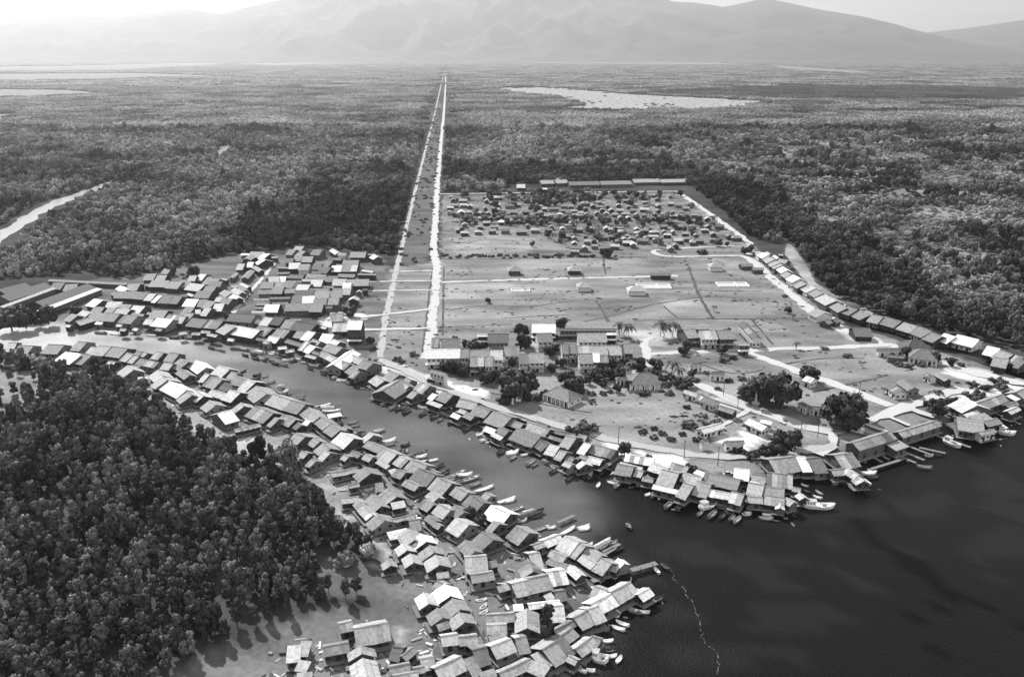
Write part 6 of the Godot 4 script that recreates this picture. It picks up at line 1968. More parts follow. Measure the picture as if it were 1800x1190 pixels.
func build_block():
	H("block",w(0,69),-173.1,-649.7,6.3,10.2,0,5.4,8.0,4,"g",0)
	H("block",w(1,85),-168.5,-659.1,6.4,15.0,0,5.2,8.2,5,"g",0)
	H("block",w(1,85),-160.4,-656.3,8.4,15.0,0,5.0,8.0,6,"g",0)
	H("block",w(0,69),-173.2,-630.4,9.3,3.6,351,5.0,5.9,5,"g",0)
	H("block",w(0,85),-165.6,-634.0,8.6,15.0,10,5.2,8.2,8,"g",0)
	H("block",w(0,85),-156.8,-629.7,8.1,15.0,0,5.2,8.2,6,"g",0)
	H("block",w(1,69),-169.1,-613.3,9.0,4.0,189,5.1,6.1,6,"g",0)
	H("block",w(0,69),-174.1,-601.1,9.7,4.7,0,5.0,6.2,6,"g",0)
	H("block",w(0,89),-165.2,-602.4,9.1,3.6,0,5.1,6.0,5,"g",0)
	H("block",w(2,85),-155.9,-601.5,10.1,7.5,353,5.1,7.0,4,"g",0)
	H("block",w(0,89),-169.7,-590.0,7.4,15.0,10,5.4,8.4,7,"g",0)
	H("block",w(0,89),-164.1,-592.3,5.4,12.1,0,5.0,8.0,9,"g",0)
	H("block",w(3,89),-154.5,-587.2,10.1,4.6,0,5.4,6.5,5,"g",0)
	H("block",w(0,89),-170.1,-576.4,8.7,14.5,0,5.4,8.4,6,"g",0)
	H("block",w(0,89),-162.6,-577.9,7.5,14.6,0,5.0,8.0,5,"g",0)
	H("block",w(1,89),-154.5,-577.7,8.5,15.0,343,5.5,8.5,5,"g",0)
	H("block",w(0,68),-167.6,-559.3,9.5,7.6,7,5.3,7.2,6,"g",0)
	H("block",w(2,89),-159.5,-563.0,7.9,15.0,0,5.4,8.4,6,"g",0)
	H("block",w(0,82),-151.5,-562.4,7.7,7.9,9,5.1,7.1,5,"g",0)
	H("block",w(0,68),-165.5,-542.2,10.6,3.6,180,5.2,6.1,5,"g",0)
	H("block",w(0,89),-154.1,-545.4,14.0,3.6,185,5.2,6.1,4,"g",0)
	H("block",w(0,68),-160.9,-529.8,8.4,3.6,180,5.5,6.4,6,"g",0)
	H("block",w(0,82),-150.7,-532.4,10.2,4.0,6,5.3,6.3,4,"g",0)
	H("block",w(0,82),-160.1,-522.5,8.0,3.6,0,5.1,6.0,6,"g",0)
	H("block",w(0,82),-152.2,-520.5,9.4,15.0,0,5.2,8.2,9,"g",0)
	H("block",w(0,82),-159.2,-513.8,9.0,3.6,0,5.1,6.0,8,"g",0)
	H("block",w(0,85),-148.7,-640.6,7.6,2.3,0,5.0,5.9,8,"s",0)
	H("block",w(0,85),-147.6,-632.5,6.8,15.0,0,5.0,8.0,4,"g",0)
	H("block",w(0,83),-141.0,-636.5,8.0,15.0,339,5.4,8.4,4,"g",0)
	H("block",w(0,85),-144.6,-614.8,7.7,5.2,350,5.1,6.4,4,"g",0)
	H("block",w(0,83),-138.4,-619.3,8.4,15.0,341,5.5,8.5,3,"g",0)
	H("block",w(0,83),-131.6,-625.4,7.7,15.0,0,5.1,8.1,9,"g",0)
	H("block",w(1,83),-123.5,-625.4,8.1,15.0,0,5.1,8.1,5,"g",0)
	H("block",w(0,83),-130.9,-626.5,8.1,7.5,180,5.2,7.1,5,"g",0)
	H("block",w(0,83),-124.2,-643.2,12.4,15.0,0,5.1,8.1,6,"g",0)
	H("block",w(0,83),-131.5,-637.5,6.6,4.2,167,5.2,6.2,5,"g",0)
	H("block",w(0,85),-141.6,-601.1,14.4,8.4,350,5.5,7.6,5,"g",0)
	H("block",w(0,83),-129.0,-598.4,7.7,5.3,180,5.4,6.8,7,"g",0)
	H("block",w(2,83),-120.3,-603.6,12.7,6.8,354,5.4,7.1,5,"g",0)
	H("block",w(0,88),-145.0,-591.2,10.2,5.4,0,5.3,6.6,7,"g",0)
	H("block",w(0,88),-136.6,-592.8,7.5,11.1,10,5.5,8.2,5,"g",0)
	H("block",w(1,88),-128.2,-592.6,8.3,12.1,0,5.5,8.5,5,"g",0)
	H("block",w(0,88),-143.4,-575.4,8.5,7.7,352,5.3,7.2,4,"g",0)
	H("block",w(0,88),-137.1,-582.2,8.2,15.0,0,5.3,8.3,8,"g",0)
	H("block",w(0,88),-127.6,-574.1,7.8,3.6,351,5.0,5.9,5,"g",0)
	H("block",w(0,88),-121.5,-584.4,9.5,15.0,0,5.4,8.4,7,"g",0)
	H("block",w(0,84),-114.4,-573.9,5.6,14.4,0,5.2,8.2,9,"g",0)
	H("block",w(0,88),-143.3,-568.4,9.0,15.0,352,5.4,8.4,8,"g",0)
	H("block",w(0,88),-131.1,-561.6,13.4,9.1,0,5.3,7.6,6,"g",0)
	H("block",w(0,84),-118.8,-563.4,7.3,9.2,0,5.1,7.4,5,"g",0)
	H("block",w(0,90),-112.2,-561.9,5.5,15.0,0,5.0,8.0,6,"g",0)
	H("block",w(0,81),-139.5,-554.4,13.0,15.0,5,5.5,8.5,3,"g",0)
	H("block",w(0,81),-127.5,-553.4,10.0,15.0,6,5.0,8.0,6,"g",0)
	H("block",w(1,90),-118.9,-553.8,7.7,15.0,17,5.2,8.2,5,"g",0)
	H("block",w(0,81),-141.4,-541.6,6.9,15.0,9,5.1,8.1,4,"g",0)
	H("block",w(0,81),-133.7,-540.7,8.1,15.0,8,5.1,8.1,9,"g",0)
	H("block",w(0,81),-124.4,-533.6,8.7,12.1,0,5.4,8.4,5,"g",0)
	H("block",w(0,90),-115.9,-535.0,7.0,12.3,0,5.5,8.5,5,"g",0)
	H("block",w(0,80),-136.4,-523.8,16.4,15.0,4,5.1,8.1,4,"g",0)
	H("block",w(0,81),-123.9,-521.0,8.2,15.0,0,5.3,8.3,6,"g",0)
	H("block",w(0,81),-117.2,-524.2,3.9,3.6,195,5.1,6.0,4,"g",0)
	H("block",w(0,90),-104.5,-542.2,6.5,7.1,270,5.3,7.0,7,"g",0)
	H("block",w(0,84),-104.5,-562.4,3.9,3.6,271,5.2,6.1,7,"g",0)
	H("block",w(0,84),-108.9,-585.0,15.6,15.0,5,5.0,8.0,6,"g",0)
	H("block",w(0,84),-101.1,-567.3,3.7,3.6,180,5.0,5.9,3,"g",0)
	H("block",w(0,66),-112.0,-510.1,3.3,3.6,180,5.1,6.0,7,"g",0)
	H("block",w(0,90),-107.2,-510.5,3.3,3.6,180,5.4,6.3,7,"g",0)
	H("block",w(1,69),-175.5,-692.4,7.6,15.0,347,5.2,8.2,6,"g",0)
	H("block",w(0,69),-178.6,-680.9,6.4,15.0,345,5.1,8.1,5,"g",0)
	H("block",w(2,85),-168.4,-674.2,6.0,15.0,328,5.4,8.4,5,"g",0)
	H("block",w(0,85),-163.5,-677.3,3.6,3.6,0,5.5,6.4,7,"g",0)
	H("block",w(0,87),-157.7,-679.5,7.8,15.0,348,5.2,8.2,4,"g",0)
	H("block",w(0,87),-144.4,-683.5,16.9,6.3,298,5.0,6.6,8,"g",0)
	H("block",w(0,87),-136.6,-674.1,7.0,6.9,347,5.1,6.8,6,"g",0)
	H("block",w(0,87),-137.8,-658.4,7.5,5.7,348,5.0,6.4,4,"g",0)
	H("block",w(0,87),-123.4,-671.7,12.9,15.0,0,5.1,8.1,5,"g",0)
	H("block",w(0,86),-113.7,-674.9,6.5,3.6,0,5.0,5.9,5,"g",0)
	H("block",w(0,86),-108.1,-663.1,9.2,9.0,301,5.1,7.3,7,"g",0)
	H("block",w(0,69),-189.0,-664.4,5.0,3.6,180,5.1,6.0,6,"g",0)
	H("block",w(0,86),-107.3,-618.1,11.0,3.6,330,5.3,6.2,7,"g",0)
	H("block",w(0,86),-106.4,-608.5,14.0,3.6,175,5.4,6.3,6,"g",0)
	H("block",w(0,83),-118.2,-625.1,4.7,14.7,0,5.4,8.4,8,"g",0)

func build_depot():
	H("depot",w(0,104),88.9,-1067.6,38.7,22.0,7,5.0,8.0,4,"g",0)
	H("depot",w(0,120),128.7,-1072.6,39.1,22.0,7,5.0,8.0,4,"g",0)
	H("depot",w(0,120),169.5,-1090.1,35.1,22.0,8,5.0,8.0,6,"g",0)
	H("depot",w(0,121),204.2,-1088.2,34.7,17.4,6,5.0,8.0,6,"g",0)
	H("depot",w(0,119),41.7,-1112.1,39.5,22.0,0,4.9,7.9,6,"g",0)
	H("depot",w(0,119),10.8,-1045.2,10.5,21.8,0,4.8,7.8,8,"g",0)
	H("depot",w(0,119),43.0,-1079.0,17.3,22.0,11,4.9,7.9,5,"g",0)
	H("depot",w(1,93),60.5,-1080.6,16.7,22.0,18,5.3,8.3,5,"g",0)
	H("depot",w(0,93),38.5,-1022.4,6.8,6.9,0,4.8,6.5,9,"g",0)
	H("depot",w(0,93),56.2,-1011.2,6.8,3.9,180,5.0,6.0,8,"g",0)

func build_village():
	H("village",w(0,106),-54.1,-946.2,9.5,7.2,-3,4.3,6.2,6,"g",0)
	H("village",w(0,106),-52.0,-916.7,8.5,6.6,-4,4.3,6.1,8,"g",0)
	H("village",w(0,103),-44.9,-911.0,7.5,6.1,85,4.3,5.9,8,"g",0)
	H("village",w(0,103),-52.1,-873.0,8.6,7.3,96,4.3,6.3,9,"g",0)
	H("village",w(0,103),-28.2,-946.2,10.1,5.6,91,4.3,5.8,5,"g",0)
	H("village",w(1,102),-15.8,-967.9,10.8,6.8,1,4.3,6.1,8,"g",0)
	H("village",w(0,93),10.3,-977.5,7.0,5.3,-2,4.3,5.7,4,"g",0)
	H("village",w(0,93),13.8,-961.6,9.1,6.1,-5,4.3,5.9,5,"g",0)
	H("village",w(0,93),16.6,-948.0,8.6,5.6,0,4.3,5.8,4,"h",0)
	H("village",w(1,109),-24.1,-867.8,8.1,5.8,90,4.3,5.9,6,"g",0)
	H("village",w(0,102),-11.0,-870.4,7.1,6.0,-6,4.3,5.9,6,"h",0)
	H("village",w(0,102),3.1,-873.0,10.5,6.6,-11,4.3,6.1,5,"h",0)
	H("village",w(1,102),15.4,-875.6,10.7,5.6,-5,4.3,5.8,4,"g",0)
	H("village",w(1,101),28.6,-873.0,9.7,5.5,80,4.3,5.8,6,"h",0)
	H("village",w(0,93),44.2,-894.4,10.9,5.8,5,4.3,5.9,6,"g",0)
	H("village",w(1,107),48.7,-860.1,10.0,5.7,81,4.3,5.8,8,"g",0)
	H("village",w(0,104),79.3,-928.3,8.9,7.3,81,4.3,6.3,4,"h",0)
	H("village",w(0,104),86.7,-911.0,7.2,5.1,85,4.3,5.7,5,"g",0)
	H("village",w(0,109),-24.5,-816.6,7.7,6.1,6,4.3,6.0,7,"g",0)
	H("village",w(0,109),-10.4,-821.3,8.3,5.5,84,4.3,5.8,9,"h",0)
	H("village",w(0,102),3.4,-828.3,10.4,7.5,0,4.3,6.3,8,"g",0)
	H("village",w(0,101),18.7,-828.3,8.1,5.9,91,4.3,5.9,5,"g",0)
	H("village",w(1,91),-48.7,-783.4,8.5,6.9,85,4.3,6.2,6,"h",0)
	H("village",w(0,91),-43.2,-768.0,7.8,6.4,3,4.3,6.0,8,"h",0)
	H("village",w(0,92),-30.9,-772.9,7.1,6.0,-1,4.3,5.9,8,"h",0)
	H("village",w(0,92),-18.3,-777.1,7.3,7.3,8,4.3,6.3,6,"g",0)
	H("village",w(0,109),-6.1,-777.1,8.5,5.8,-5,4.3,5.9,4,"g",0)
	H("village",w(1,101),8.7,-772.9,10.7,5.7,4,4.3,5.9,5,"g",0)
	H("village",w(0,101),21.5,-781.3,8.9,7.4,-3,4.3,6.3,8,"h",0)
	H("village",w(0,101),33.8,-781.3,7.5,6.2,-4,4.3,6.0,4,"g",0)
	H("village",w(0,107),47.4,-787.7,9.4,5.8,88,4.3,5.9,7,"g",0)
	H("village",w(1,107),61.6,-783.4,9.0,6.0,4,4.3,5.9,5,"g",0)
	H("village",w(0,100),73.7,-785.6,8.9,6.4,95,4.3,6.0,5,"g",0)
	H("village",w(0,94),50.7,-752.7,8.1,5.2,90,4.3,5.7,5,"h",0)
	H("village",w(0,94),54.1,-724.1,7.7,5.3,90,4.3,5.7,8,"g",0)
	H("village",w(0,94),53.5,-704.4,10.0,7.1,-10,4.3,6.2,5,"g",0)
	H("village",w(0,113),61.2,-704.4,8.5,6.8,87,4.3,6.1,6,"g",0)
	H("village",w(0,94),52.2,-691.3,7.9,5.7,-13,4.3,5.8,6,"g",0)
	H("village",w(0,107),57.3,-835.4,11.0,6.3,2,4.3,6.0,6,"g",0)
	H("village",w(0,91),-45.3,-807.5,7.4,6.2,95,4.3,6.0,6,"g",0)
	H("village",w(0,102),-2.6,-911.0,10.5,5.6,6,4.3,5.8,4,"g",0)
	H("village",w(0,107),57.8,-816.6,10.7,5.9,91,4.3,5.9,5,"g",0)
	H("village",w(1,108),112.4,-884.4,7.4,6.5,-1,4.3,6.1,7,"g",0)
	H("village",w(0,96),126.3,-884.4,7.6,5.5,1,4.3,5.8,6,"g",0)
	H("village",w(0,96),139.1,-890.0,10.3,7.0,-12,4.3,6.2,8,"g",0)
	H("village",w(0,96),133.0,-919.1,7.3,5.1,85,4.3,5.7,8,"h",0)
	H("village",w(0,96),148.6,-969.6,7.4,6.0,7,4.3,5.9,9,"g",0)
	H("village",w(0,96),156.9,-913.2,9.6,6.0,96,4.3,5.9,6,"g",0)
	H("village",w(1,110),190.9,-919.1,8.7,5.1,89,4.3,5.7,7,"g",0)
	H("village",w(0,104),80.3,-931.3,9.6,6.0,10,4.3,5.9,8,"h",0)
	H("village",w(0,104),87.1,-913.2,10.6,6.1,91,4.3,5.9,5,"g",0)
	H("village",w(0,99),170.0,-846.9,8.8,5.4,1,4.3,5.8,4,"h",0)
	H("village",w(0,110),193.6,-836.7,7.4,6.6,81,4.3,6.1,7,"g",0)
	H("village",w(2,99),158.1,-798.3,8.1,6.3,-1,4.3,6.0,5,"g",0)
	H("village",w(2,110),170.8,-798.3,8.2,7.1,88,4.3,6.2,4,"h",0)
	H("village",w(1,99),143.6,-798.3,7.3,6.8,6,4.3,6.1,5,"g",0)
	H("village",w(0,100),100.9,-789.2,10.3,5.5,-1,4.3,5.8,6,"g",0)
	H("village",w(3,100),74.1,-789.2,8.5,5.3,-1,4.3,5.7,6,"g",0)
	H("village",w(0,100),88.4,-789.2,9.7,5.8,84,4.3,5.9,8,"g",0)
	H("village",w(0,105),116.4,-784.7,9.6,5.8,89,4.3,5.9,6,"g",0)
	H("village",w(0,105),127.8,-789.2,8.8,6.1,1,4.3,5.9,4,"h",0)
	H("village",w(0,105),130.4,-771.5,8.9,6.1,9,4.3,6.0,8,"h",0)
	H("village",w(0,99),140.4,-758.8,7.4,5.3,-13,4.3,5.7,8,"h",0)
	H("village",w(1,98),196.1,-798.3,9.0,6.6,0,4.3,6.1,4,"g",0)
	H("village",w(0,98),194.6,-754.6,10.1,6.3,90,4.3,6.0,4,"g",0)
	H("village",w(0,97),177.3,-738.4,7.1,5.2,1,4.3,5.7,5,"h",0)
	H("village",w(0,97),163.8,-734.4,8.2,7.0,0,4.3,6.2,5,"g",0)
	H("village",w(0,97),156.9,-728.9,9.4,5.6,82,4.3,5.8,7,"h",0)
	H("village",w(0,97),144.6,-734.4,7.6,6.3,6,4.3,6.0,8,"g",0)
	H("village",w(0,118),129.7,-730.5,8.3,5.1,86,4.3,5.7,5,"g",0)
	H("village",w(1,105),114.5,-734.4,9.7,7.2,-13,4.3,6.3,5,"g",0)
	H("village",w(2,95),104.0,-719.0,9.5,5.9,85,4.3,5.9,8,"g",0)
	H("village",w(0,95),87.6,-711.5,8.0,6.3,-11,4.3,6.0,8,"g",0)
	H("village",w(1,97),139.4,-715.2,9.3,5.9,87,4.3,5.9,5,"g",0)
	H("village",w(0,118),133.1,-702.7,8.2,6.3,90,4.3,6.0,6,"g",0)
	H("village",w(0,98),199.5,-746.4,9.9,6.9,2,4.3,6.2,6,"h",0)
	H("village",w(0,96),121.2,-976.3,8.7,5.9,5,4.3,5.9,4,"g",0)
	H("village",w(1,96),144.9,-989.9,7.1,5.0,-13,4.3,5.7,7,"g",0)
	H("village",w(0,97),182.8,-763.0,9.1,6.0,81,4.3,5.9,6,"g",0)
	H("village",w(0,99),153.2,-821.9,9.5,6.2,5,4.3,6.0,5,"g",0)
	H("village",w(0,41),180.5,-640.8,9.8,6.1,9,4.3,6.0,5,"g",0)
	H("village",w(0,42),186.0,-628.7,8.6,5.7,2,4.3,5.8,4,"g",0)
	H("village",w(0,95),93.1,-732.8,6.4,6.3,0,4.2,5.9,4,"h",0)
	H("village",w(4,100),96.2,-866.3,7.7,5.8,81,4.2,5.8,6,"g",0)
	H("village",w(0,102),3.5,-849.1,8.8,5.0,-6,4.2,5.6,4,"h",0)
	H("village",w(0,108),134.1,-857.5,5.8,5.5,-3,4.2,5.7,5,"g",0)
	H("village",w(0,108),108.1,-843.8,8.4,5.6,87,4.2,5.7,6,"g",0)
	H("village",w(0,107),64.2,-881.7,6.9,5.7,1,4.2,5.7,7,"g",0)
	H("village",w(1,109),-30.6,-842.1,5.6,4.6,2,4.2,5.4,8,"g",0)
	H("village",w(0,91),-43.9,-847.0,8.6,4.6,85,4.2,5.5,8,"g",0)
	H("village",w(0,109),-4.8,-844.1,5.8,6.0,-8,4.2,5.8,8,"g",0)
	H("village",w(2,96),130.1,-980.4,6.7,5.9,82,4.2,5.8,7,"g",0)
	H("village",w(0,100),90.2,-751.9,8.2,6.5,-8,4.2,5.9,4,"h",0)
	H("village",w(0,103),-28.0,-898.8,6.7,5.2,92,4.2,5.6,5,"g",0)
	H("village",w(1,102),-15.5,-920.0,6.7,5.8,5,4.2,5.8,8,"g",0)
	H("village",w(0,102),-16.5,-890.3,8.3,6.0,-12,4.2,5.8,6,"g",0)
	H("village",w(0,96),144.3,-911.4,6.4,6.0,10,4.2,5.8,4,"h",0)
	H("village",w(1,99),145.3,-862.1,7.9,5.8,88,4.2,5.8,6,"g",0)
	H("village",w(1,110),172.9,-927.0,6.4,4.9,5,4.2,5.5,8,"g",0)
	H("village",w(1,105),105.4,-741.9,6.2,5.9,88,4.2,5.8,6,"g",0)
	H("village",w(0,107),70.7,-870.5,6.2,5.8,9,4.2,5.8,8,"g",0)
	H("village",w(0,101),39.7,-857.3,7.7,5.8,10,4.2,5.8,6,"h",0)
	H("village",w(0,104),96.8,-933.2,8.8,5.8,80,4.2,5.8,6,"g",0)
	H("village",w(0,110),177.8,-855.8,8.4,5.8,80,4.2,5.8,4,"h",0)
	H("village",w(0,110),185.1,-857.8,7.2,5.1,-9,4.2,5.6,6,"g",0)
	H("village",w(2,107),56.0,-911.0,7.8,6.1,3,4.2,5.8,6,"g",0)
	H("village",w(3,105),125.9,-739.2,5.9,4.6,88,4.2,5.4,6,"g",0)
	H("village",w(0,99),163.0,-853.2,7.9,5.9,-3,4.2,5.8,8,"h",0)
	H("village",w(1,95),99.8,-726.0,8.2,6.3,-2,4.2,5.9,8,"g",0)
	H("village",w(0,99),148.0,-773.3,5.6,4.5,90,4.2,5.4,7,"g",0)
	H("village",w(0,100),93.3,-844.6,5.6,4.5,6,4.2,5.4,8,"g",0)
	H("village",w(0,104),102.9,-911.8,8.0,4.5,80,4.2,5.4,4,"g",0)
	H("village",w(0,101),26.3,-846.5,5.7,5.2,90,4.2,5.6,7,"g",0)
	H("village",w(0,99),164.9,-870.8,8.0,6.2,88,4.2,5.9,6,"g",0)
	H("village",w(0,110),183.7,-897.8,6.8,5.9,9,4.2,5.8,7,"g",0)
	H("village",w(0,96),146.6,-936.6,6.5,4.8,2,4.2,5.5,7,"h",0)
	H("village",w(0,93),30.8,-910.7,6.1,5.9,86,4.2,5.8,6,"h",0)
	H("village",w(0,101),33.9,-848.2,7.5,6.2,95,4.2,5.9,6,"g",0)
	H("village",w(1,102),10.5,-842.8,7.3,4.9,-2,4.2,5.5,5,"g",0)
	H("village",w(0,99),154.9,-863.1,7.0,5.8,-10,4.2,5.8,6,"h",0)
	H("village",w(1,109),-16.9,-796.3,8.6,4.8,5,4.2,5.5,6,"h",0)
	H("village",w(1,104),77.1,-894.3,6.1,5.4,94,4.2,5.7,5,"g",0)
	H("village",w(1,107),53.7,-803.2,6.7,4.8,-2,4.2,5.5,6,"h",0)
	H("village",w(0,103),-35.8,-870.9,8.9,4.8,-1,4.2,5.5,8,"g",0)
	H("village",w(0,113),70.4,-712.4,6.2,5.4,2,4.2,5.7,6,"g",0)
	H("village",w(1,97),156.1,-742.3,8.4,6.2,-6,4.2,5.9,6,"h",0)
	H("village",w(3,104),87.4,-868.8,6.4,6.2,91,4.2,5.9,6,"g",0)
	H("village",w(0,104),94.2,-906.4,7.7,4.8,-7,4.2,5.5,6,"g",0)
	H("village",w(0,91),-58.2,-864.3,7.7,5.4,85,4.2,5.7,5,"g",0)
	H("village",w(3,99),153.7,-844.9,7.6,6.2,85,4.2,5.9,5,"h",0)
	H("village",w(0,102),8.5,-861.1,6.2,5.1,87,4.2,5.6,5,"g",0)
	H("village",w(0,109),-22.8,-843.3,5.7,6.5,4,4.2,5.9,4,"g",0)
	H("village",w(1,96),126.8,-947.0,6.5,5.1,0,4.2,5.6,8,"g",0)
	H("village",w(0,100),92.3,-780.4,8.6,5.1,94,4.2,5.6,6,"g",0)
	H("village",w(0,107),63.4,-858.7,8.2,5.5,4,4.2,5.7,8,"g",0)
	H("village",w(0,109),-14.0,-846.7,6.1,5.8,-4,4.2,5.8,6,"h",0)
	H("village",w(0,108),124.9,-908.2,6.9,4.6,80,4.2,5.4,7,"g",0)
	H("village",w(0,107),52.9,-883.3,6.1,5.2,6,4.2,5.6,5,"g",0)
	H("village",w(1,99),152.1,-883.2,7.0,6.0,93,4.2,5.8,5,"g",0)
	H("village",w(1,105),126.4,-752.0,8.8,4.7,-3,4.2,5.5,8,"g",0)
	H("village",w(0,100),99.3,-741.3,7.0,5.2,90,4.2,5.6,7,"g",0)
	H("village",w(0,104),63.4,-909.9,5.7,5.9,-12,4.2,5.8,7,"g",0)
	H("village",w(0,108),116.0,-843.2,7.8,5.7,94,4.2,5.7,6,"g",0)
	H("village",w(0,105),118.7,-746.0,6.6,4.7,96,4.2,5.5,6,"g",0)
	H("village",w(0,97),157.8,-764.9,6.6,5.2,-4,4.2,5.6,7,"g",0)
	H("village",w(1,102),2.4,-963.8,8.5,5.5,-14,4.2,5.7,5,"h",0)
	H("village",w(1,108),126.7,-860.9,7.8,5.1,90,4.2,5.6,6,"g",0)
	H("village",w(1,102),6.2,-919.6,7.4,4.7,-4,4.2,5.5,6,"g",0)
	H("village",w(1,99),139.9,-841.7,7.3,5.4,91,4.2,5.7,8,"g",0)
	H("village",w(0,94),55.5,-745.8,6.1,5.6,94,4.2,5.7,6,"g",0)
	H("village",w(2,104),94.5,-886.2,5.6,6.5,85,4.2,6.0,6,"g",0)
	H("village",w(0,106),-61.2,-917.1,8.0,4.8,-13,4.2,5.5,6,"g",0)
	H("village",w(0,101),15.1,-803.5,6.3,4.5,89,4.2,5.4,4,"g",0)
	H("village",w(0,96),163.7,-984.5,7.7,6.3,-10,4.2,5.9,5,"g",0)
	H("village",w(0,92),-30.2,-797.9,7.9,5.2,84,4.2,5.6,5,"h",0)
	H("village",w(0,107),70.0,-852.4,8.0,6.3,82,4.2,5.9,4,"g",0)
	H("village",w(1,100),101.4,-773.8,9.0,6.2,-5,4.2,5.9,8,"g",0)
	H("village",w(0,97),166.1,-758.4,5.9,4.8,85,4.2,5.5,6,"g",0)
	H("village",w(0,105),115.0,-767.9,6.9,6.5,-1,4.2,6.0,8,"h",0)
	H("village",w(0,96),163.3,-958.3,6.8,5.5,83,4.2,5.7,5,"g",0)
	H("village",w(0,107),55.9,-855.3,7.6,5.4,89,4.2,5.7,6,"h",0)
	H("village",w(1,106),-68.7,-974.7,6.5,6.1,8,4.2,5.8,6,"h",0)
	H("village",w(0,100),82.5,-748.5,6.7,5.3,-13,4.2,5.6,4,"g",0)
	H("village",w(2,104),76.7,-864.1,6.2,5.4,90,4.2,5.7,5,"g",0)
	H("village",w(1,96),115.1,-916.8,6.9,5.9,89,4.2,5.8,6,"g",0)
	H("village",w(1,104),104.0,-886.3,8.4,6.5,91,4.2,6.0,6,"g",0)
	H("village",w(0,102),20.8,-860.8,6.4,6.0,4,4.2,5.8,7,"g",0)
	H("village",w(0,103),-21.4,-933.3,7.9,5.9,3,4.2,5.8,4,"h",0)
	H("village",w(0,103),-44.5,-874.2,6.3,5.7,10,4.2,5.7,7,"g",0)
	H("village",w(0,105),112.9,-753.0,7.2,4.5,89,4.2,5.4,4,"g",0)
	H("village",w(0,108),115.7,-864.0,8.6,5.3,0,4.2,5.6,7,"g",0)
	H("village",w(2,105),102.5,-755.8,6.9,5.3,-13,4.2,5.6,6,"h",0)
	H("village",w(0,106),-65.4,-901.5,7.5,5.0,1,4.2,5.6,8,"g",0)
	H("village",w(1,104),80.0,-849.3,6.8,5.1,91,4.2,5.6,8,"g",0)
	H("village",w(0,101),37.5,-797.0,6.3,5.4,87,4.2,5.7,5,"g",0)
	H("village",w(0,121),182.4,-980.8,8.8,5.0,80,4.2,5.6,4,"h",0)
	H("village",w(1,110),179.3,-917.7,6.8,6.3,5,4.2,5.9,6,"g",0)
	H("village",w(0,106),-65.8,-952.4,8.3,6.4,93,4.2,5.9,4,"g",0)
	H("village",w(0,105),121.7,-778.8,8.7,5.6,5,4.2,5.7,5,"g",0)
	H("village",w(1,107),46.0,-843.1,8.8,6.0,-4,4.2,5.8,6,"g",0)
	H("village",w(0,91),-64.1,-875.7,7.4,4.7,92,4.2,5.5,6,"g",0)
	H("village",w(0,103),-50.2,-966.3,7.8,5.6,87,4.2,5.7,6,"g",0)
	H("village",w(0,93),34.6,-894.7,6.1,5.8,-6,4.2,5.8,7,"g",0)
	H("village",w(0,98),185.7,-798.5,6.8,5.4,80,4.2,5.7,6,"g",0)
	H("village",w(0,94),65.5,-731.8,5.9,6.4,-3,4.2,5.9,7,"g",0)
	H("village",w(1,104),70.8,-903.1,7.5,5.0,10,4.2,5.6,6,"g",0)
	H("village",w(1,100),104.5,-861.3,5.8,6.1,-3,4.2,5.9,6,"g",0)
	H("village",w(0,97),167.0,-772.0,5.8,5.4,5,4.2,5.7,4,"g",0)
	H("village",w(0,97),179.1,-781.5,7.5,4.9,-6,4.2,5.5,8,"h",0)
	H("village",w(0,95),71.9,-731.3,7.5,6.4,83,4.2,5.9,7,"h",0)
	H("village",w(0,99),139.8,-773.9,7.0,5.1,88,4.2,5.6,5,"g",0)
	H("village",w(0,108),126.8,-841.4,8.7,4.8,90,4.2,5.5,4,"g",0)

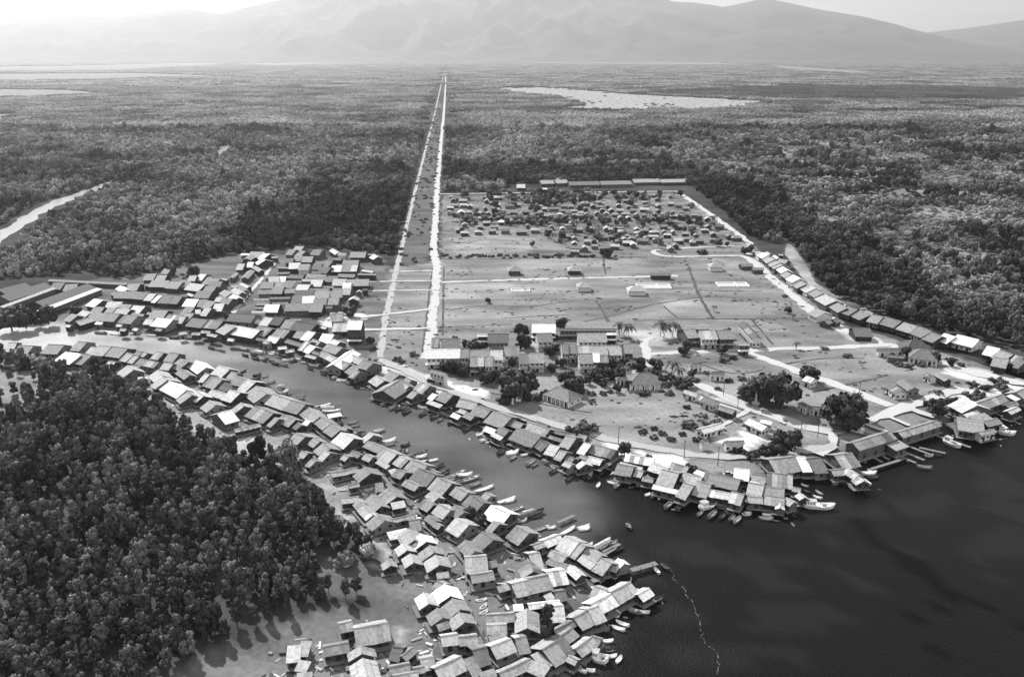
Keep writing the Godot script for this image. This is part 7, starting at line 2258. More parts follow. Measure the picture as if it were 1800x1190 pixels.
func build_boats():
	B("s",w(1,77),-138.1,-440.6,4.5,345,8)
	B("s",w(3,20),-141.8,-421.0,4.2,58,3)
	B("c",w(0,20),-133.2,-415.6,5.5,47,3)
	B("s",w(3,20),-128.2,-413.3,3.8,41,6)
	B("s",w(0,20),-132.0,-409.6,5.4,33,3)
	B("s",w(2,20),-122.9,-405.2,5.3,47,6)
	B("c",w(0,20),-116.9,-399.5,3.9,29,8)
	B("s",w(0,20),-113.4,-392.1,5.9,39,8)
	B("s",w(4,20),-110.2,-389.6,3.4,42,6)
	B("s",w(4,18),-104.3,-386.9,6.0,42,6)
	B("s",w(3,18),-103.9,-383.2,6.6,32,6)
	B("s",w(0,18),-102.8,-380.1,3.7,28,6)
	B("s",w(0,18),-97.7,-375.8,3.0,343,8)
	B("l",w(0,18),-90.2,-375.0,8.2,31,8)
	B("c",w(0,13),-88.0,-371.7,8.1,18,8)
	B("l",w(0,13),-85.1,-368.8,9.3,10,8)
	B("s",w(0,77),-141.4,-449.4,6.0,354,6)
	B("s",w(0,77),-134.4,-448.0,4.0,343,8)
	B("s",w(1,78),-128.6,-442.8,5.0,333,6)
	B("s",w(2,78),-122.9,-438.9,5.5,12,8)
	B("s",w(2,79),-97.7,-419.4,6.5,5,3)
	B("s",w(0,79),-93.7,-416.9,5.4,16,3)
	B("s",w(0,24),-91.4,-413.1,5.8,43,3)
	B("s",w(2,79),-88.9,-407.6,3.2,342,8)
	B("s",w(0,78),-118.8,-437.0,3.1,32,6)
	B("s",w(2,78),-112.9,-434.5,4.2,345,6)
	B("s",w(3,79),-106.5,-430.2,5.9,350,8)
	B("s",w(5,13),-77.9,-362.1,3.5,35,6)
	B("s",w(3,13),-72.4,-355.2,5.3,34,6)
	B("s",w(2,13),-70.9,-351.7,4.7,32,6)
	B("s",w(1,13),-67.3,-346.4,3.8,25,6)
	B("s",w(1,21),-59.1,-346.0,6.0,42,6)
	B("s",w(2,21),-59.0,-341.2,3.5,27,3)
	B("s",w(0,21),-53.1,-335.8,6.6,35,8)
	B("s",w(0,21),-52.5,-332.3,5.1,26,6)
	B("c",w(0,21),-45.8,-332.0,5.3,45,3)
	B("s",w(1,21),-45.7,-325.7,3.7,23,8)
	B("l",w(0,21),-39.2,-323.1,9.1,40,3)
	B("s",w(3,21),-38.0,-320.8,5.8,26,8)
	B("l",w(0,21),-34.0,-317.3,7.5,15,8)
	B("s",w(5,2),-29.9,-312.3,5.3,36,3)
	B("s",w(3,0),-28.6,-310.7,3.9,34,3)
	B("s",w(0,2),-55.1,-292.0,3.0,10,8)
	B("s",w(0,2),-62.0,-300.9,3.5,14,6)
	B("s",w(0,13),-59.2,-346.6,5.6,33,8)
	B("l",w(0,2),-22.7,-304.6,11.3,40,6)
	B("s",w(1,0),-18.9,-304.5,6.6,11,8)
	B("l",w(0,0),-17.6,-300.4,12.0,30,6)
	B("s",w(0,7),-14.4,-296.8,5.6,39,6)
	B("l",w(1,7),-10.9,-293.1,9.1,34,8)
	B("l",w(0,7),-2.5,-284.2,9.2,32,8)
	B("s",w(0,7),-1.0,-284.0,4.8,27,8)
	B("l",w(0,7),1.1,-277.6,8.5,29,6)
	B("s",w(2,7),5.8,-276.3,4.5,20,8)
	B("c",w(0,7),4.4,-272.3,17.2,30,3)
	B("s",w(1,7),3.3,-269.8,4.6,19,8)
	B("s",w(1,7),8.5,-272.5,4.9,24,3)
	B("l",w(1,7),10.2,-264.2,8.7,33,6)
	B("s",w(3,7),13.9,-265.1,3.5,16,8)
	B("l",w(1,4),19.5,-262.8,8.2,44,8)
	B("s",w(6,4),25.3,-265.2,5.1,24,8)
	B("s",w(5,4),25.5,-264.0,4.6,17,8)
	B("l",w(0,4),30.5,-254.4,9.6,41,8)
	B("s",w(0,4),30.9,-253.0,7.3,43,8)
	B("s",w(0,4),34.5,-255.0,4.5,34,6)
	B("l",w(0,4),33.0,-250.4,8.7,39,6)
	B("s",w(0,4),35.8,-251.1,5.2,32,3)
	B("s",w(2,3),41.5,-265.9,3.7,294,8)
	B("s",w(0,3),47.1,-238.5,4.2,288,8)
	B("s",w(0,3),50.1,-240.5,5.3,300,3)
	B("s",w(1,4),26.4,-253.8,3.5,40,8)
	B("s",w(0,22),44.4,-222.9,5.5,25,3)
	B("c",w(0,22),36.5,-217.5,5.5,328,5)
	B("s",w(0,22),39.8,-217.1,3.5,353,8)
	B("s",w(2,23),32.6,-211.4,4.6,326,8)
	B("s",w(1,23),31.1,-209.3,4.4,332,8)
	B("s",w(1,22),30.7,-215.3,3.0,351,8)
	B("s",w(0,23),26.7,-208.8,3.5,349,6)
	B("s",w(0,23),27.4,-203.7,3.5,7,8)
	B("s",w(0,23),26.4,-201.3,3.9,344,3)
	B("s",w(1,23),26.6,-199.3,5.7,358,3)
	B("s",w(3,23),28.0,-197.3,2.8,9,8)
	B("t",w(0,23),24.3,-195.7,5.3,340,8)
	B("s",w(5,23),29.6,-195.7,3.3,55,8)
	B("s",w(0,11),18.7,-191.7,4.1,327,8)
	B("s",w(1,11),21.5,-191.5,2.6,347,8)
	B("s",w(0,9),-3.7,-223.5,4.2,284,6)
	B("s",w(0,9),-1.4,-224.8,2.9,296,3)
	B("s",w(1,1),-11.0,-227.5,3.5,354,6)
	B("s",w(2,1),-9.5,-222.8,3.9,14,8)
	B("s",w(1,1),-8.7,-219.5,3.5,55,8)
	B("s",w(0,1),-8.5,-216.7,3.5,39,8)
	B("s",w(1,24),-68.5,-391.8,4.8,329,6)
	B("s",w(0,24),-58.7,-387.2,3.9,332,8)
	B("s",w(2,25),-55.6,-386.3,4.3,57,6)
	B("s",w(1,25),-53.4,-374.0,2.8,306,8)
	B("s",w(1,25),-51.5,-377.1,3.5,346,6)
	B("s",w(0,25),-42.7,-372.8,5.2,334,8)
	B("s",w(0,25),-36.8,-365.0,5.1,58,3)
	B("s",w(0,25),-35.3,-362.6,3.4,29,6)
	B("s",w(4,25),-29.8,-362.0,4.8,307,3)
	B("s",w(4,26),-23.9,-353.8,3.7,16,8)
	B("s",w(3,25),-26.6,-356.4,3.1,318,8)
	B("s",w(0,26),-14.2,-342.5,4.7,47,8)
	B("s",w(1,26),-11.7,-337.4,5.8,41,8)
	B("s",w(2,26),-9.4,-335.0,4.5,25,8)
	B("s",w(3,26),-20.4,-355.1,3.5,347,8)
	B("s",w(1,27),-3.7,-327.5,5.2,37,3)
	B("s",w(3,27),0.2,-324.0,6.7,35,8)
	B("s",w(4,27),-1.2,-325.5,3.2,29,8)
	B("s",w(0,27),5.3,-322.8,3.8,24,8)
	B("s",w(0,27),10.8,-322.8,3.5,29,3)
	B("s",w(1,27),15.8,-317.1,3.2,332,8)
	B("s",w(2,27),15.3,-314.6,3.5,323,8)
	B("l",w(0,27),18.4,-309.5,8.1,315,8)
	B("s",w(2,28),19.6,-310.6,3.1,316,3)
	B("s",w(0,28),24.9,-307.5,5.4,313,8)
	B("s",w(1,29),28.1,-303.9,7.1,283,3)
	B("c",w(0,29),31.0,-304.2,6.6,71,5)
	B("s",w(0,29),35.9,-305.8,2.8,39,3)
	B("s",w(2,29),33.5,-296.1,3.7,64,8)
	B("s",w(1,29),39.3,-298.2,4.6,339,8)
	B("s",w(0,29),41.9,-300.6,3.9,345,8)
	B("s",w(1,30),51.6,-288.8,2.8,32,8)
	B("s",w(1,31),54.2,-288.4,5.3,44,6)
	B("s",w(0,31),56.3,-287.0,4.6,53,8)
	B("s",w(2,31),58.2,-286.3,4.8,49,3)
	B("s",w(1,31),60.6,-284.6,5.2,38,3)
	B("t",w(0,31),72.5,-279.5,8.6,29,8)
	B("s",w(0,31),77.5,-279.2,3.7,325,6)
	B("s",w(0,32),79.3,-274.9,4.6,306,3)
	B("c",w(0,36),85.7,-274.4,3.7,11,8)
	B("s",w(3,36),91.7,-271.2,5.3,349,6)
	B("s",w(1,36),93.5,-275.8,3.7,355,6)
	B("s",w(0,36),93.0,-273.9,3.7,355,8)
	B("c",w(0,3),41.6,-265.7,3.2,297,3)
	B("s",w(0,30),50.3,-297.3,6.0,45,6)
	B("s",w(0,30),53.3,-295.5,5.8,32,3)
	B("s",w(1,36),101.3,-276.0,7.2,352,3)
	B("t",w(0,33),113.2,-279.4,12.4,354,8)
	B("s",w(0,36),113.8,-295.9,3.5,310,6)
	B("s",w(0,36),113.3,-291.1,3.5,303,3)
	B("s",w(0,33),117.5,-290.1,4.4,291,6)
	B("s",w(0,33),115.7,-286.8,3.7,321,8)
	B("s",w(1,35),126.4,-297.5,3.5,17,6)
	B("s",w(1,35),129.2,-297.1,3.5,289,3)
	B("s",w(2,33),139.1,-298.2,5.1,279,8)
	B("s",w(1,37),142.2,-305.9,7.1,0,8)
	B("s",w(0,37),144.4,-308.0,3.2,304,8)
	B("s",w(0,37),143.0,-302.6,5.3,8,3)
	B("s",w(1,37),144.4,-316.9,4.1,303,6)
	B("s",w(1,38),167.3,-311.4,6.0,342,6)
	B("s",w(0,38),174.2,-322.0,3.6,0,8)
	B("s",w(2,38),178.9,-322.5,4.2,14,3)
	B("t",w(0,38),189.0,-332.6,8.9,297,8)
	B("s",w(0,38),192.6,-340.4,4.3,345,3)
	B("c",w(0,39),197.8,-347.3,15.2,282,3)
	B("s",w(1,38),192.5,-335.5,4.2,329,3)
	B("c",w(0,39),207.4,-338.2,7.1,18,5)
	B("t",w(0,40),218.1,-343.7,7.9,335,8)
	B("s",w(0,40),222.1,-345.8,4.8,346,3)
	B("s",w(0,39),221.4,-350.0,4.6,274,8)
	B("s",w(0,37),155.4,-319.6,3.5,302,6)
	B("s",w(0,46),260.3,-510.3,4.0,300,3)
	B("s",w(1,46),261.9,-505.6,6.8,299,6)
	B("s",w(0,45),261.4,-498.5,3.5,316,6)
	B("l",w(0,43),238.0,-562.1,9.0,347,6)
	B("s",w(0,42),224.9,-661.8,3.2,334,8)
	B("c",w(0,70),-246.6,-485.7,9.4,348,5)
	B("l",w(0,75),-236.5,-483.7,9.3,348,8)
	B("s",w(0,75),-225.7,-484.0,6.2,353,8)
	B("l",w(1,75),-214.3,-481.6,7.6,354,8)
	B("s",w(0,76),-199.3,-476.3,6.5,353,3)
	B("s",w(0,70),-264.3,-487.5,6.3,14,6)
	B("s",w(0,75),-252.9,-493.0,5.4,343,6)
	B("c",w(0,76),-199.2,-476.7,7.4,348,3)
	B("l",w(0,76),-190.4,-475.6,9.2,346,3)
	B("c",w(0,77),-151.7,-455.2,8.7,336,5)
	B("c",w(0,77),-141.7,-451.1,8.2,335,8)
	B("c",w(0,78),-134.3,-450.0,6.8,336,8)
	B("s",w(1,78),-128.5,-444.3,6.8,330,3)
	B("s",w(1,78),-122.8,-438.9,6.4,31,8)
	B("s",w(0,78),-118.7,-436.6,3.0,44,3)
	B("s",w(0,78),-117.5,-440.3,4.1,331,8)
	B("s",w(3,78),-112.6,-434.7,4.5,343,8)
	B("s",w(3,77),-138.1,-440.9,4.1,351,3)
	B("s",w(0,79),-91.4,-413.1,6.0,51,8)
	B("s",w(1,79),-87.3,-407.8,6.0,337,8)
	B("s",w(0,79),-84.2,-405.0,5.7,306,6)
	B("s",w(1,79),-101.8,-429.9,4.8,8,3)
	B("s",w(0,24),-74.7,-396.8,3.0,350,6)
	B("s",w(0,15),-251.9,-457.6,6.4,322,8)
	B("s",w(0,16),-279.8,-458.9,4.0,81,6)
	B("s",w(1,2),-42.1,-318.5,6.0,40,3)
	B("s",w(0,0),-24.4,-300.0,5.1,37,6)
	B("s",w(3,2),-36.9,-313.2,7.4,39,3)
	B("s",w(1,18),-91.7,-365.9,7.2,47,3)
	B("s",w(0,7),-9.2,-285.2,6.9,35,5)
	B("s",w(1,2),-28.8,-306.8,6.2,38,5)
	B("s",w(0,0),-22.2,-298.8,7.0,37,3)
	B("s",w(1,20),-117.7,-391.7,7.2,50,6)
	B("s",w(1,2),-40.3,-317.0,5.0,40,6)
	B("s",w(0,18),-97.6,-370.2,5.8,47,5)
	B("s",w(2,20),-130.1,-401.9,4.7,52,5)
	B("s",w(1,18),-107.3,-382.6,5.6,49,6)
	B("s",w(0,2),-31.9,-310.2,5.4,39,5)
	B("s",w(3,13),-78.4,-349.1,4.9,45,3)
	B("s",w(2,0),-27.8,-305.2,7.1,38,3)
	B("s",w(2,18),-85.2,-356.5,5.3,46,3)
	B("s",w(0,13),-74.1,-344.4,6.8,44,3)
	B("s",w(2,18),-106.5,-379.5,4.8,49,5)
	B("s",w(5,18),-86.9,-361.1,4.9,46,3)
	B("s",w(1,21),-46.6,-324.3,5.0,41,3)
	B("s",w(1,13),-68.9,-341.0,7.2,43,3)
	B("s",w(1,20),-115.6,-391.2,7.5,50,3)
	B("s",w(0,21),-48.5,-323.5,5.8,41,3)
	B("s",w(0,13),-77.2,-347.1,4.7,44,6)
	B("s",w(1,18),-104.1,-377.2,7.3,48,5)
	B("s",w(5,13),-83.5,-354.0,6.2,45,3)
	B("s",w(0,18),-88.1,-360.3,4.8,46,3)
	B("s",w(2,13),-66.2,-338.4,6.2,43,3)
	B("s",w(0,20),-122.6,-394.7,6.2,51,5)
	B("s",w(0,7),-12.5,-288.8,5.2,36,3)
	B("s",w(3,18),-93.2,-369.2,7.4,47,3)
	B("s",w(4,13),-63.2,-335.2,5.2,43,3)
	B("s",w(2,21),-42.8,-321.9,4.7,40,6)
	B("s",w(0,20),-128.5,-398.2,6.6,52,6)
	B("s",w(2,20),-112.1,-384.5,7.2,49,3)
	B("s",w(1,20),-125.9,-399.7,7.1,52,5)
	B("s",w(3,20),-138.9,-407.6,5.8,53,5)
	B("s",w(5,78),-135.3,-437.3,5.1,324,3)
	B("s",w(0,78),-122.9,-430.7,6.7,323,5)
	B("s",w(4,79),-98.6,-417.0,5.3,323,3)
	B("s",w(0,19),-171.5,-458.3,5.9,324,3)
	B("s",w(3,78),-131.5,-436.7,5.1,323,3)
	B("s",w(0,19),-163.5,-453.6,5.3,324,5)
	B("s",w(1,77),-148.2,-445.7,5.9,324,3)
	B("s",w(2,77),-141.1,-440.7,7.1,324,3)
	B("l",w(0,19),-167.4,-456.3,7.9,324,5)
	B("s",w(1,78),-135.7,-441.4,5.6,323,5)
	B("s",w(0,77),-143.9,-447.3,6.8,323,3)
	B("s",w(2,78),-128.1,-432.5,7.4,324,3)
	B("s",w(4,78),-107.3,-424.7,5.0,323,3)
	B("s",w(6,25),-53.9,-370.5,5.7,240,3)
	B("s",w(1,25),-41.8,-364.5,5.6,238,3)
	B("s",w(4,27),16.4,-307.4,5.3,228,3)
	B("s",w(5,26),-27.9,-355.0,5.2,236,3)
	B("s",w(5,25),-49.5,-367.4,7.0,239,3)
	B("s",w(1,26),-20.3,-348.1,6.8,235,3)
	B("s",w(3,25),-50.6,-370.4,6.2,239,3)
	B("s",w(0,26),-8.0,-335.3,6.2,233,3)
	B("s",w(1,27),0.2,-319.7,5.0,231,6)
	B("s",w(2,26),-21.4,-351.0,6.3,235,3)
	B("s",w(2,27),-4.7,-324.7,6.2,232,3)
	B("s",w(0,27),9.0,-313.3,4.6,230,5)
	B("s",w(3,25),-56.7,-372.4,6.6,240,6)
	B("s",w(3,29),22.4,-301.1,5.7,227,3)
	B("s",w(0,25),-33.2,-357.9,4.7,237,5)
	B("s",w(2,25),-36.3,-360.7,5.5,237,3)
	B("s",w(4,24),-61.4,-377.7,6.1,241,6)
	B("s",w(0,27),7.4,-315.2,6.7,230,6)
	B("s",w(0,29),41.1,-296.4,6.4,236,6)
	B("s",w(0,36),79.5,-271.5,4.7,230,5)
	B("s",w(1,31),72.8,-273.6,6.7,231,5)
	B("s",w(0,31),68.6,-274.6,4.6,231,5)
	B("s",w(2,31),58.1,-280.6,6.9,233,5)
	B("s",w(3,31),76.2,-272.5,4.8,230,3)
	B("s",w(0,31),61.7,-279.1,5.8,232,3)
	B("s",w(2,31),81.0,-270.0,5.7,229,6)
	B("s",w(0,23),21.5,-211.9,4.9,326,5)
	B("s",w(2,23),23.8,-212.7,4.1,326,3)
	B("s",w(0,22),30.8,-220.5,5.0,325,5)
	B("s",w(1,23),25.8,-216.0,4.4,326,5)

func build_trees():
	T("b",w(0,57),115.8,-377.7,9.2)
	T("b",w(2,57),126.1,-369.3,10.3)
	T("b",w(1,57),122.6,-375.8,8.0)
	T("b",w(0,57),151.5,-403.4,6.0)
	T("b",w(0,58),147.2,-346.3,10.6)
	T("b",w(0,58),155.4,-356.6,7.3)
	T("b",w(0,34),113.0,-319.1,6.5)
	T("b",w(1,35),119.4,-326.2,5.0)
	T("b",w(1,34),109.5,-318.6,4.7)
	T("b",w(0,61),1.4,-377.7,8.9)
	T("b",w(0,26),7.0,-387.3,7.2)
	T("b",w(1,26),-2.9,-398.8,5.6)
	T("b",w(0,61),30.3,-390.4,6.1)
	T("b",w(2,61),27.2,-400.5,5.0)
	T("s",w(0,28),29.4,-341.4,5.4)
	T("s",w(0,61),34.0,-345.8,4.5)
	T("b",w(0,28),46.7,-320.0,3.6)
	T("s",w(0,30),56.3,-318.0,1.8)
	T("b",w(0,30),70.4,-302.7,3.2)
	T("c",w(0,5),9.9,-202.8,3.2)
	T("b",w(0,6),-11.1,-265.3,2.6)
	T("b",w(1,6),-15.3,-270.1,2.9)
	T("b",w(0,51),5.4,-476.8,5.0)
	T("b",w(1,51),6.5,-457.3,5.7)
	T("b",w(0,50),30.2,-489.4,4.7)
	T("b",w(0,25),-30.8,-415.4,4.8)
	T("b",w(0,25),-34.8,-417.9,4.1)
	T("b",w(2,49),-25.0,-411.7,4.4)
	T("b",w(3,49),-13.0,-402.8,5.1)
	T("b",w(5,49),-9.3,-407.4,3.3)
	T("b",w(1,49),-26.2,-458.2,2.8)
	T("b",w(0,49),-21.5,-447.8,4.8)
	T("b",w(0,49),-17.6,-451.8,3.2)
	T("b",w(0,51),3.8,-453.8,2.4)
	T("b",w(0,48),-32.9,-467.3,2.1)
	T("s",w(1,49),-21.4,-468.3,2.1)
	T("s",w(0,49),-16.2,-468.3,2.1)
	T("s",w(0,48),-39.9,-468.9,1.7)
	T("b",w(2,50),20.4,-443.2,3.9)
	T("b",w(1,50),23.8,-448.0,3.2)
	T("b",w(0,50),25.4,-468.8,2.5)
	T("p",w(0,53),63.7,-479.7,3.8)
	T("p",w(0,53),68.6,-473.8,4.2)
	T("p",w(1,56),87.5,-477.4,4.7)
	T("p",w(0,54),88.9,-473.3,3.8)
	T("p",w(0,56),94.5,-476.9,4.3)
	T("b",w(2,54),98.5,-451.2,3.7)
	T("b",w(7,62),59.6,-425.7,3.4)
	T("b",w(2,52),53.5,-424.8,3.4)
	T("b",w(0,62),66.4,-420.0,4.5)
	T("b",w(0,52),47.5,-416.7,3.7)
	T("b",w(0,52),42.7,-406.1,4.4)
	T("b",w(4,52),49.2,-406.9,3.7)
	T("p",w(2,62),61.8,-414.7,3.4)
	T("b",w(8,62),75.0,-425.3,3.1)
	T("b",w(10,62),77.7,-421.4,3.4)
	T("p",w(4,62),82.5,-411.3,4.1)
	T("p",w(1,57),85.9,-405.8,3.3)
	T("p",w(0,57),88.3,-398.8,2.6)
	T("b",w(13,62),80.6,-403.8,2.9)
	T("b",w(1,62),57.9,-393.8,2.9)
	T("b",w(4,61),51.5,-389.3,2.8)
	T("s",w(3,62),48.4,-389.1,1.8)
	T("b",w(1,61),32.3,-394.8,4.6)
	T("s",w(4,62),76.6,-387.2,2.1)
	T("b",w(1,57),87.9,-395.3,2.9)
	T("s",w(11,59),82.4,-370.3,2.1)
	T("s",w(7,59),87.4,-359.7,2.0)
	T("s",w(1,59),87.8,-351.8,2.3)
	T("s",w(4,59),79.4,-348.3,3.3)
	T("s",w(3,59),93.0,-353.4,2.0)
	T("s",w(2,32),95.1,-322.7,2.5)
	T("s",w(1,32),101.5,-320.3,2.8)
	T("s",w(3,32),92.5,-324.1,2.2)
	T("b",w(1,46),227.7,-431.0,3.8)
	T("b",w(0,64),233.3,-426.7,3.0)
	T("b",w(0,46),217.1,-442.3,3.5)
	T("s",w(0,45),240.5,-435.2,1.7)
	T("s",w(0,47),244.1,-399.1,4.1)
	T("s",w(3,40),236.2,-394.2,2.8)
	T("b",w(0,39),196.6,-362.1,5.2)
	T("s",w(1,39),210.1,-376.7,3.5)
	T("s",w(0,39),221.8,-377.3,5.0)
	T("b",w(0,39),195.4,-370.3,2.2)
	T("s",w(0,39),203.7,-357.4,3.3)
	T("b",w(0,90),-101.0,-515.7,4.6)
	T("b",w(0,90),-105.8,-522.0,3.7)
	T("b",w(0,65),-81.4,-464.2,2.9)
	T("s",w(0,65),-78.4,-452.8,2.4)
	T("s",w(1,24),-62.4,-435.5,2.7)
	T("s",w(1,48),-53.3,-442.8,2.8)
	T("s",w(0,24),-59.6,-430.6,2.3)
	T("b",w(0,72),-276.1,-516.3,4.6)
	T("b",w(0,16),-301.2,-488.3,8.6)
	T("b",w(0,72),-295.2,-493.0,8.0)
	T("b",w(0,70),-285.6,-501.1,7.0)
	T("b",w(0,16),-289.7,-499.1,5.0)
	T("b",w(0,74),-206.3,-641.3,3.5)
	T("b",w(1,73),-255.9,-621.7,4.6)
	T("b",w(0,73),-237.3,-617.3,5.1)
	T("s",w(0,73),-242.1,-614.1,4.0)
	T("s",w(1,73),-217.6,-578.4,3.2)
	T("b",w(0,54),126.6,-473.9,3.4)
	T("b",w(3,54),94.3,-444.2,3.2)
	T("b",w(1,54),116.8,-446.1,3.3)
	T("s",w(0,55),132.9,-457.3,2.1)
	T("s",w(0,54),115.4,-433.7,2.8)
	T("s",w(1,54),121.0,-437.8,2.4)
	T("p",w(2,55),160.1,-453.4,2.1)
	T("s",w(1,44),176.1,-453.4,2.1)
	T("s",w(0,44),184.1,-440.6,2.5)
	T("s",w(3,46),212.4,-437.3,3.0)
	T("s",w(2,46),218.6,-427.1,2.5)
	T("s",w(4,61),16.7,-386.0,3.1)
	T("s",w(1,26),12.3,-379.6,2.4)
	T("s",w(0,26),-5.5,-378.4,3.4)
	T("s",w(1,62),65.4,-387.2,2.1)
	T("s",w(1,61),39.0,-387.2,2.1)
	T("s",w(2,30),61.6,-336.6,1.9)
	T("s",w(3,30),66.0,-340.9,2.2)
	T("s",w(6,59),74.6,-340.1,1.9)
	T("s",w(0,59),87.1,-340.6,2.6)
	T("b",w(0,43),176.8,-523.4,2.9)
	T("s",w(0,43),193.7,-514.1,2.4)
	T("b",w(0,41),192.9,-691.0,4.3)
	T("b",w(1,41),199.8,-699.4,4.3)
	T("s",w(0,97),158.0,-693.1,4.3)
	T("b",w(0,95),78.4,-680.5,5.3)
	T("b",w(0,95),74.8,-686.8,4.1)
	T("b",w(0,114),-16.0,-547.6,2.4)
	T("s",w(0,42),186.8,-562.4,2.0)
	T("p",w(0,43),176.2,-510.0,1.9)
	T("p",w(0,56),130.5,-528.5,1.9)
	T("s",w(0,52),44.2,-425.7,3.4)
	T("b",w(3,61),44.4,-402.6,3.3)
	T("b",w(2,61),46.2,-397.6,2.9)
	T("b",w(4,62),52.2,-405.8,3.3)
	T("b",w(2,62),56.5,-412.6,3.7)
	T("p",w(0,62),58.5,-409.4,3.0)
	T("b",w(5,62),64.2,-425.7,3.4)
	T("b",w(0,62),68.4,-417.2,3.4)
	T("p",w(1,62),70.2,-409.9,2.6)
	T("b",w(3,62),73.8,-409.9,2.6)
	T("b",w(6,62),76.4,-403.1,2.9)
	T("s",w(2,62),77.4,-397.3,2.5)
	T("s",w(0,62),63.4,-386.8,2.5)
	T("s",w(5,61),44.5,-387.2,2.1)
	T("b",w(1,61),38.7,-399.9,2.9)
	T("b",w(0,61),33.3,-386.4,2.8)
	T("b",w(1,52),25.7,-425.7,3.4)
	T("b",w(6,61),20.8,-417.2,3.4)
	T("b",w(4,50),15.2,-426.7,2.7)
	T("s",w(3,61),20.5,-379.2,2.7)
	T("s",w(0,61),24.4,-375.4,2.4)
	T("s",w(2,61),38.0,-376.5,2.1)
	T("b",w(1,26),6.8,-378.4,3.4)
	T("b",w(0,26),-2.7,-374.6,3.1)
	T("b",w(2,49),0.0,-426.2,3.0)
	T("b",w(4,49),-16.2,-413.1,3.3)
	T("s",w(1,25),-38.4,-413.5,3.0)
	T("s",w(0,25),-40.4,-403.5,2.5)
	T("p",w(3,62),70.6,-422.3,2.7)
	T("b",w(4,57),82.5,-396.8,2.9)
	T("b",w(1,60),84.8,-391.2,2.5)
	T("s",w(7,57),85.7,-387.2,2.1)
	T("s",w(6,62),77.9,-387.2,2.1)
	T("b",w(0,57),92.5,-409.9,2.6)
	T("s",w(4,54),93.6,-403.9,2.2)
	T("s",w(2,57),102.1,-414.9,1.9)
	T("s",w(1,57),110.4,-403.9,2.2)
	T("s",w(0,57),117.6,-406.3,2.3)
	T("s",w(3,28),63.1,-346.0,1.9)
	T("s",w(1,28),57.5,-342.1,2.2)
	T("s",w(1,30),68.7,-335.2,2.2)
	T("s",w(2,59),79.6,-334.3,1.9)
	T("s",w(2,60),91.9,-329.6,2.2)
	T("s",w(0,32),98.7,-318.5,2.5)
	T("s",w(0,60),106.4,-325.2,2.2)
	T("b",w(0,34),105.8,-318.8,2.2)
	T("s",w(0,34),120.0,-319.1,1.9)
	T("s",w(1,58),140.4,-370.0,1.8)
	T("s",w(0,58),142.1,-363.0,2.1)
	T("s",w(4,64),230.6,-397.3,2.8)
	T("s",w(2,39),229.4,-386.8,2.8)
	T("s",w(1,40),243.8,-395.3,3.3)
	T("s",w(0,40),242.2,-387.2,2.4)
	T("s",w(2,64),208.8,-387.2,2.3)
	T("s",w(1,46),223.5,-443.3,2.6)
	T("s",w(0,46),234.1,-452.8,2.7)
	T("s",w(3,63),206.5,-427.1,2.5)
	T("b",w(2,46),207.2,-436.0,2.5)
	T("s",w(2,63),210.6,-422.8,2.5)
	T("s",w(0,64),240.1,-427.6,2.1)
	T("s",w(0,63),185.7,-392.0,1.9)
	T("s",w(1,63),194.7,-386.8,2.7)
	T("b",w(0,63),197.0,-394.6,2.3)

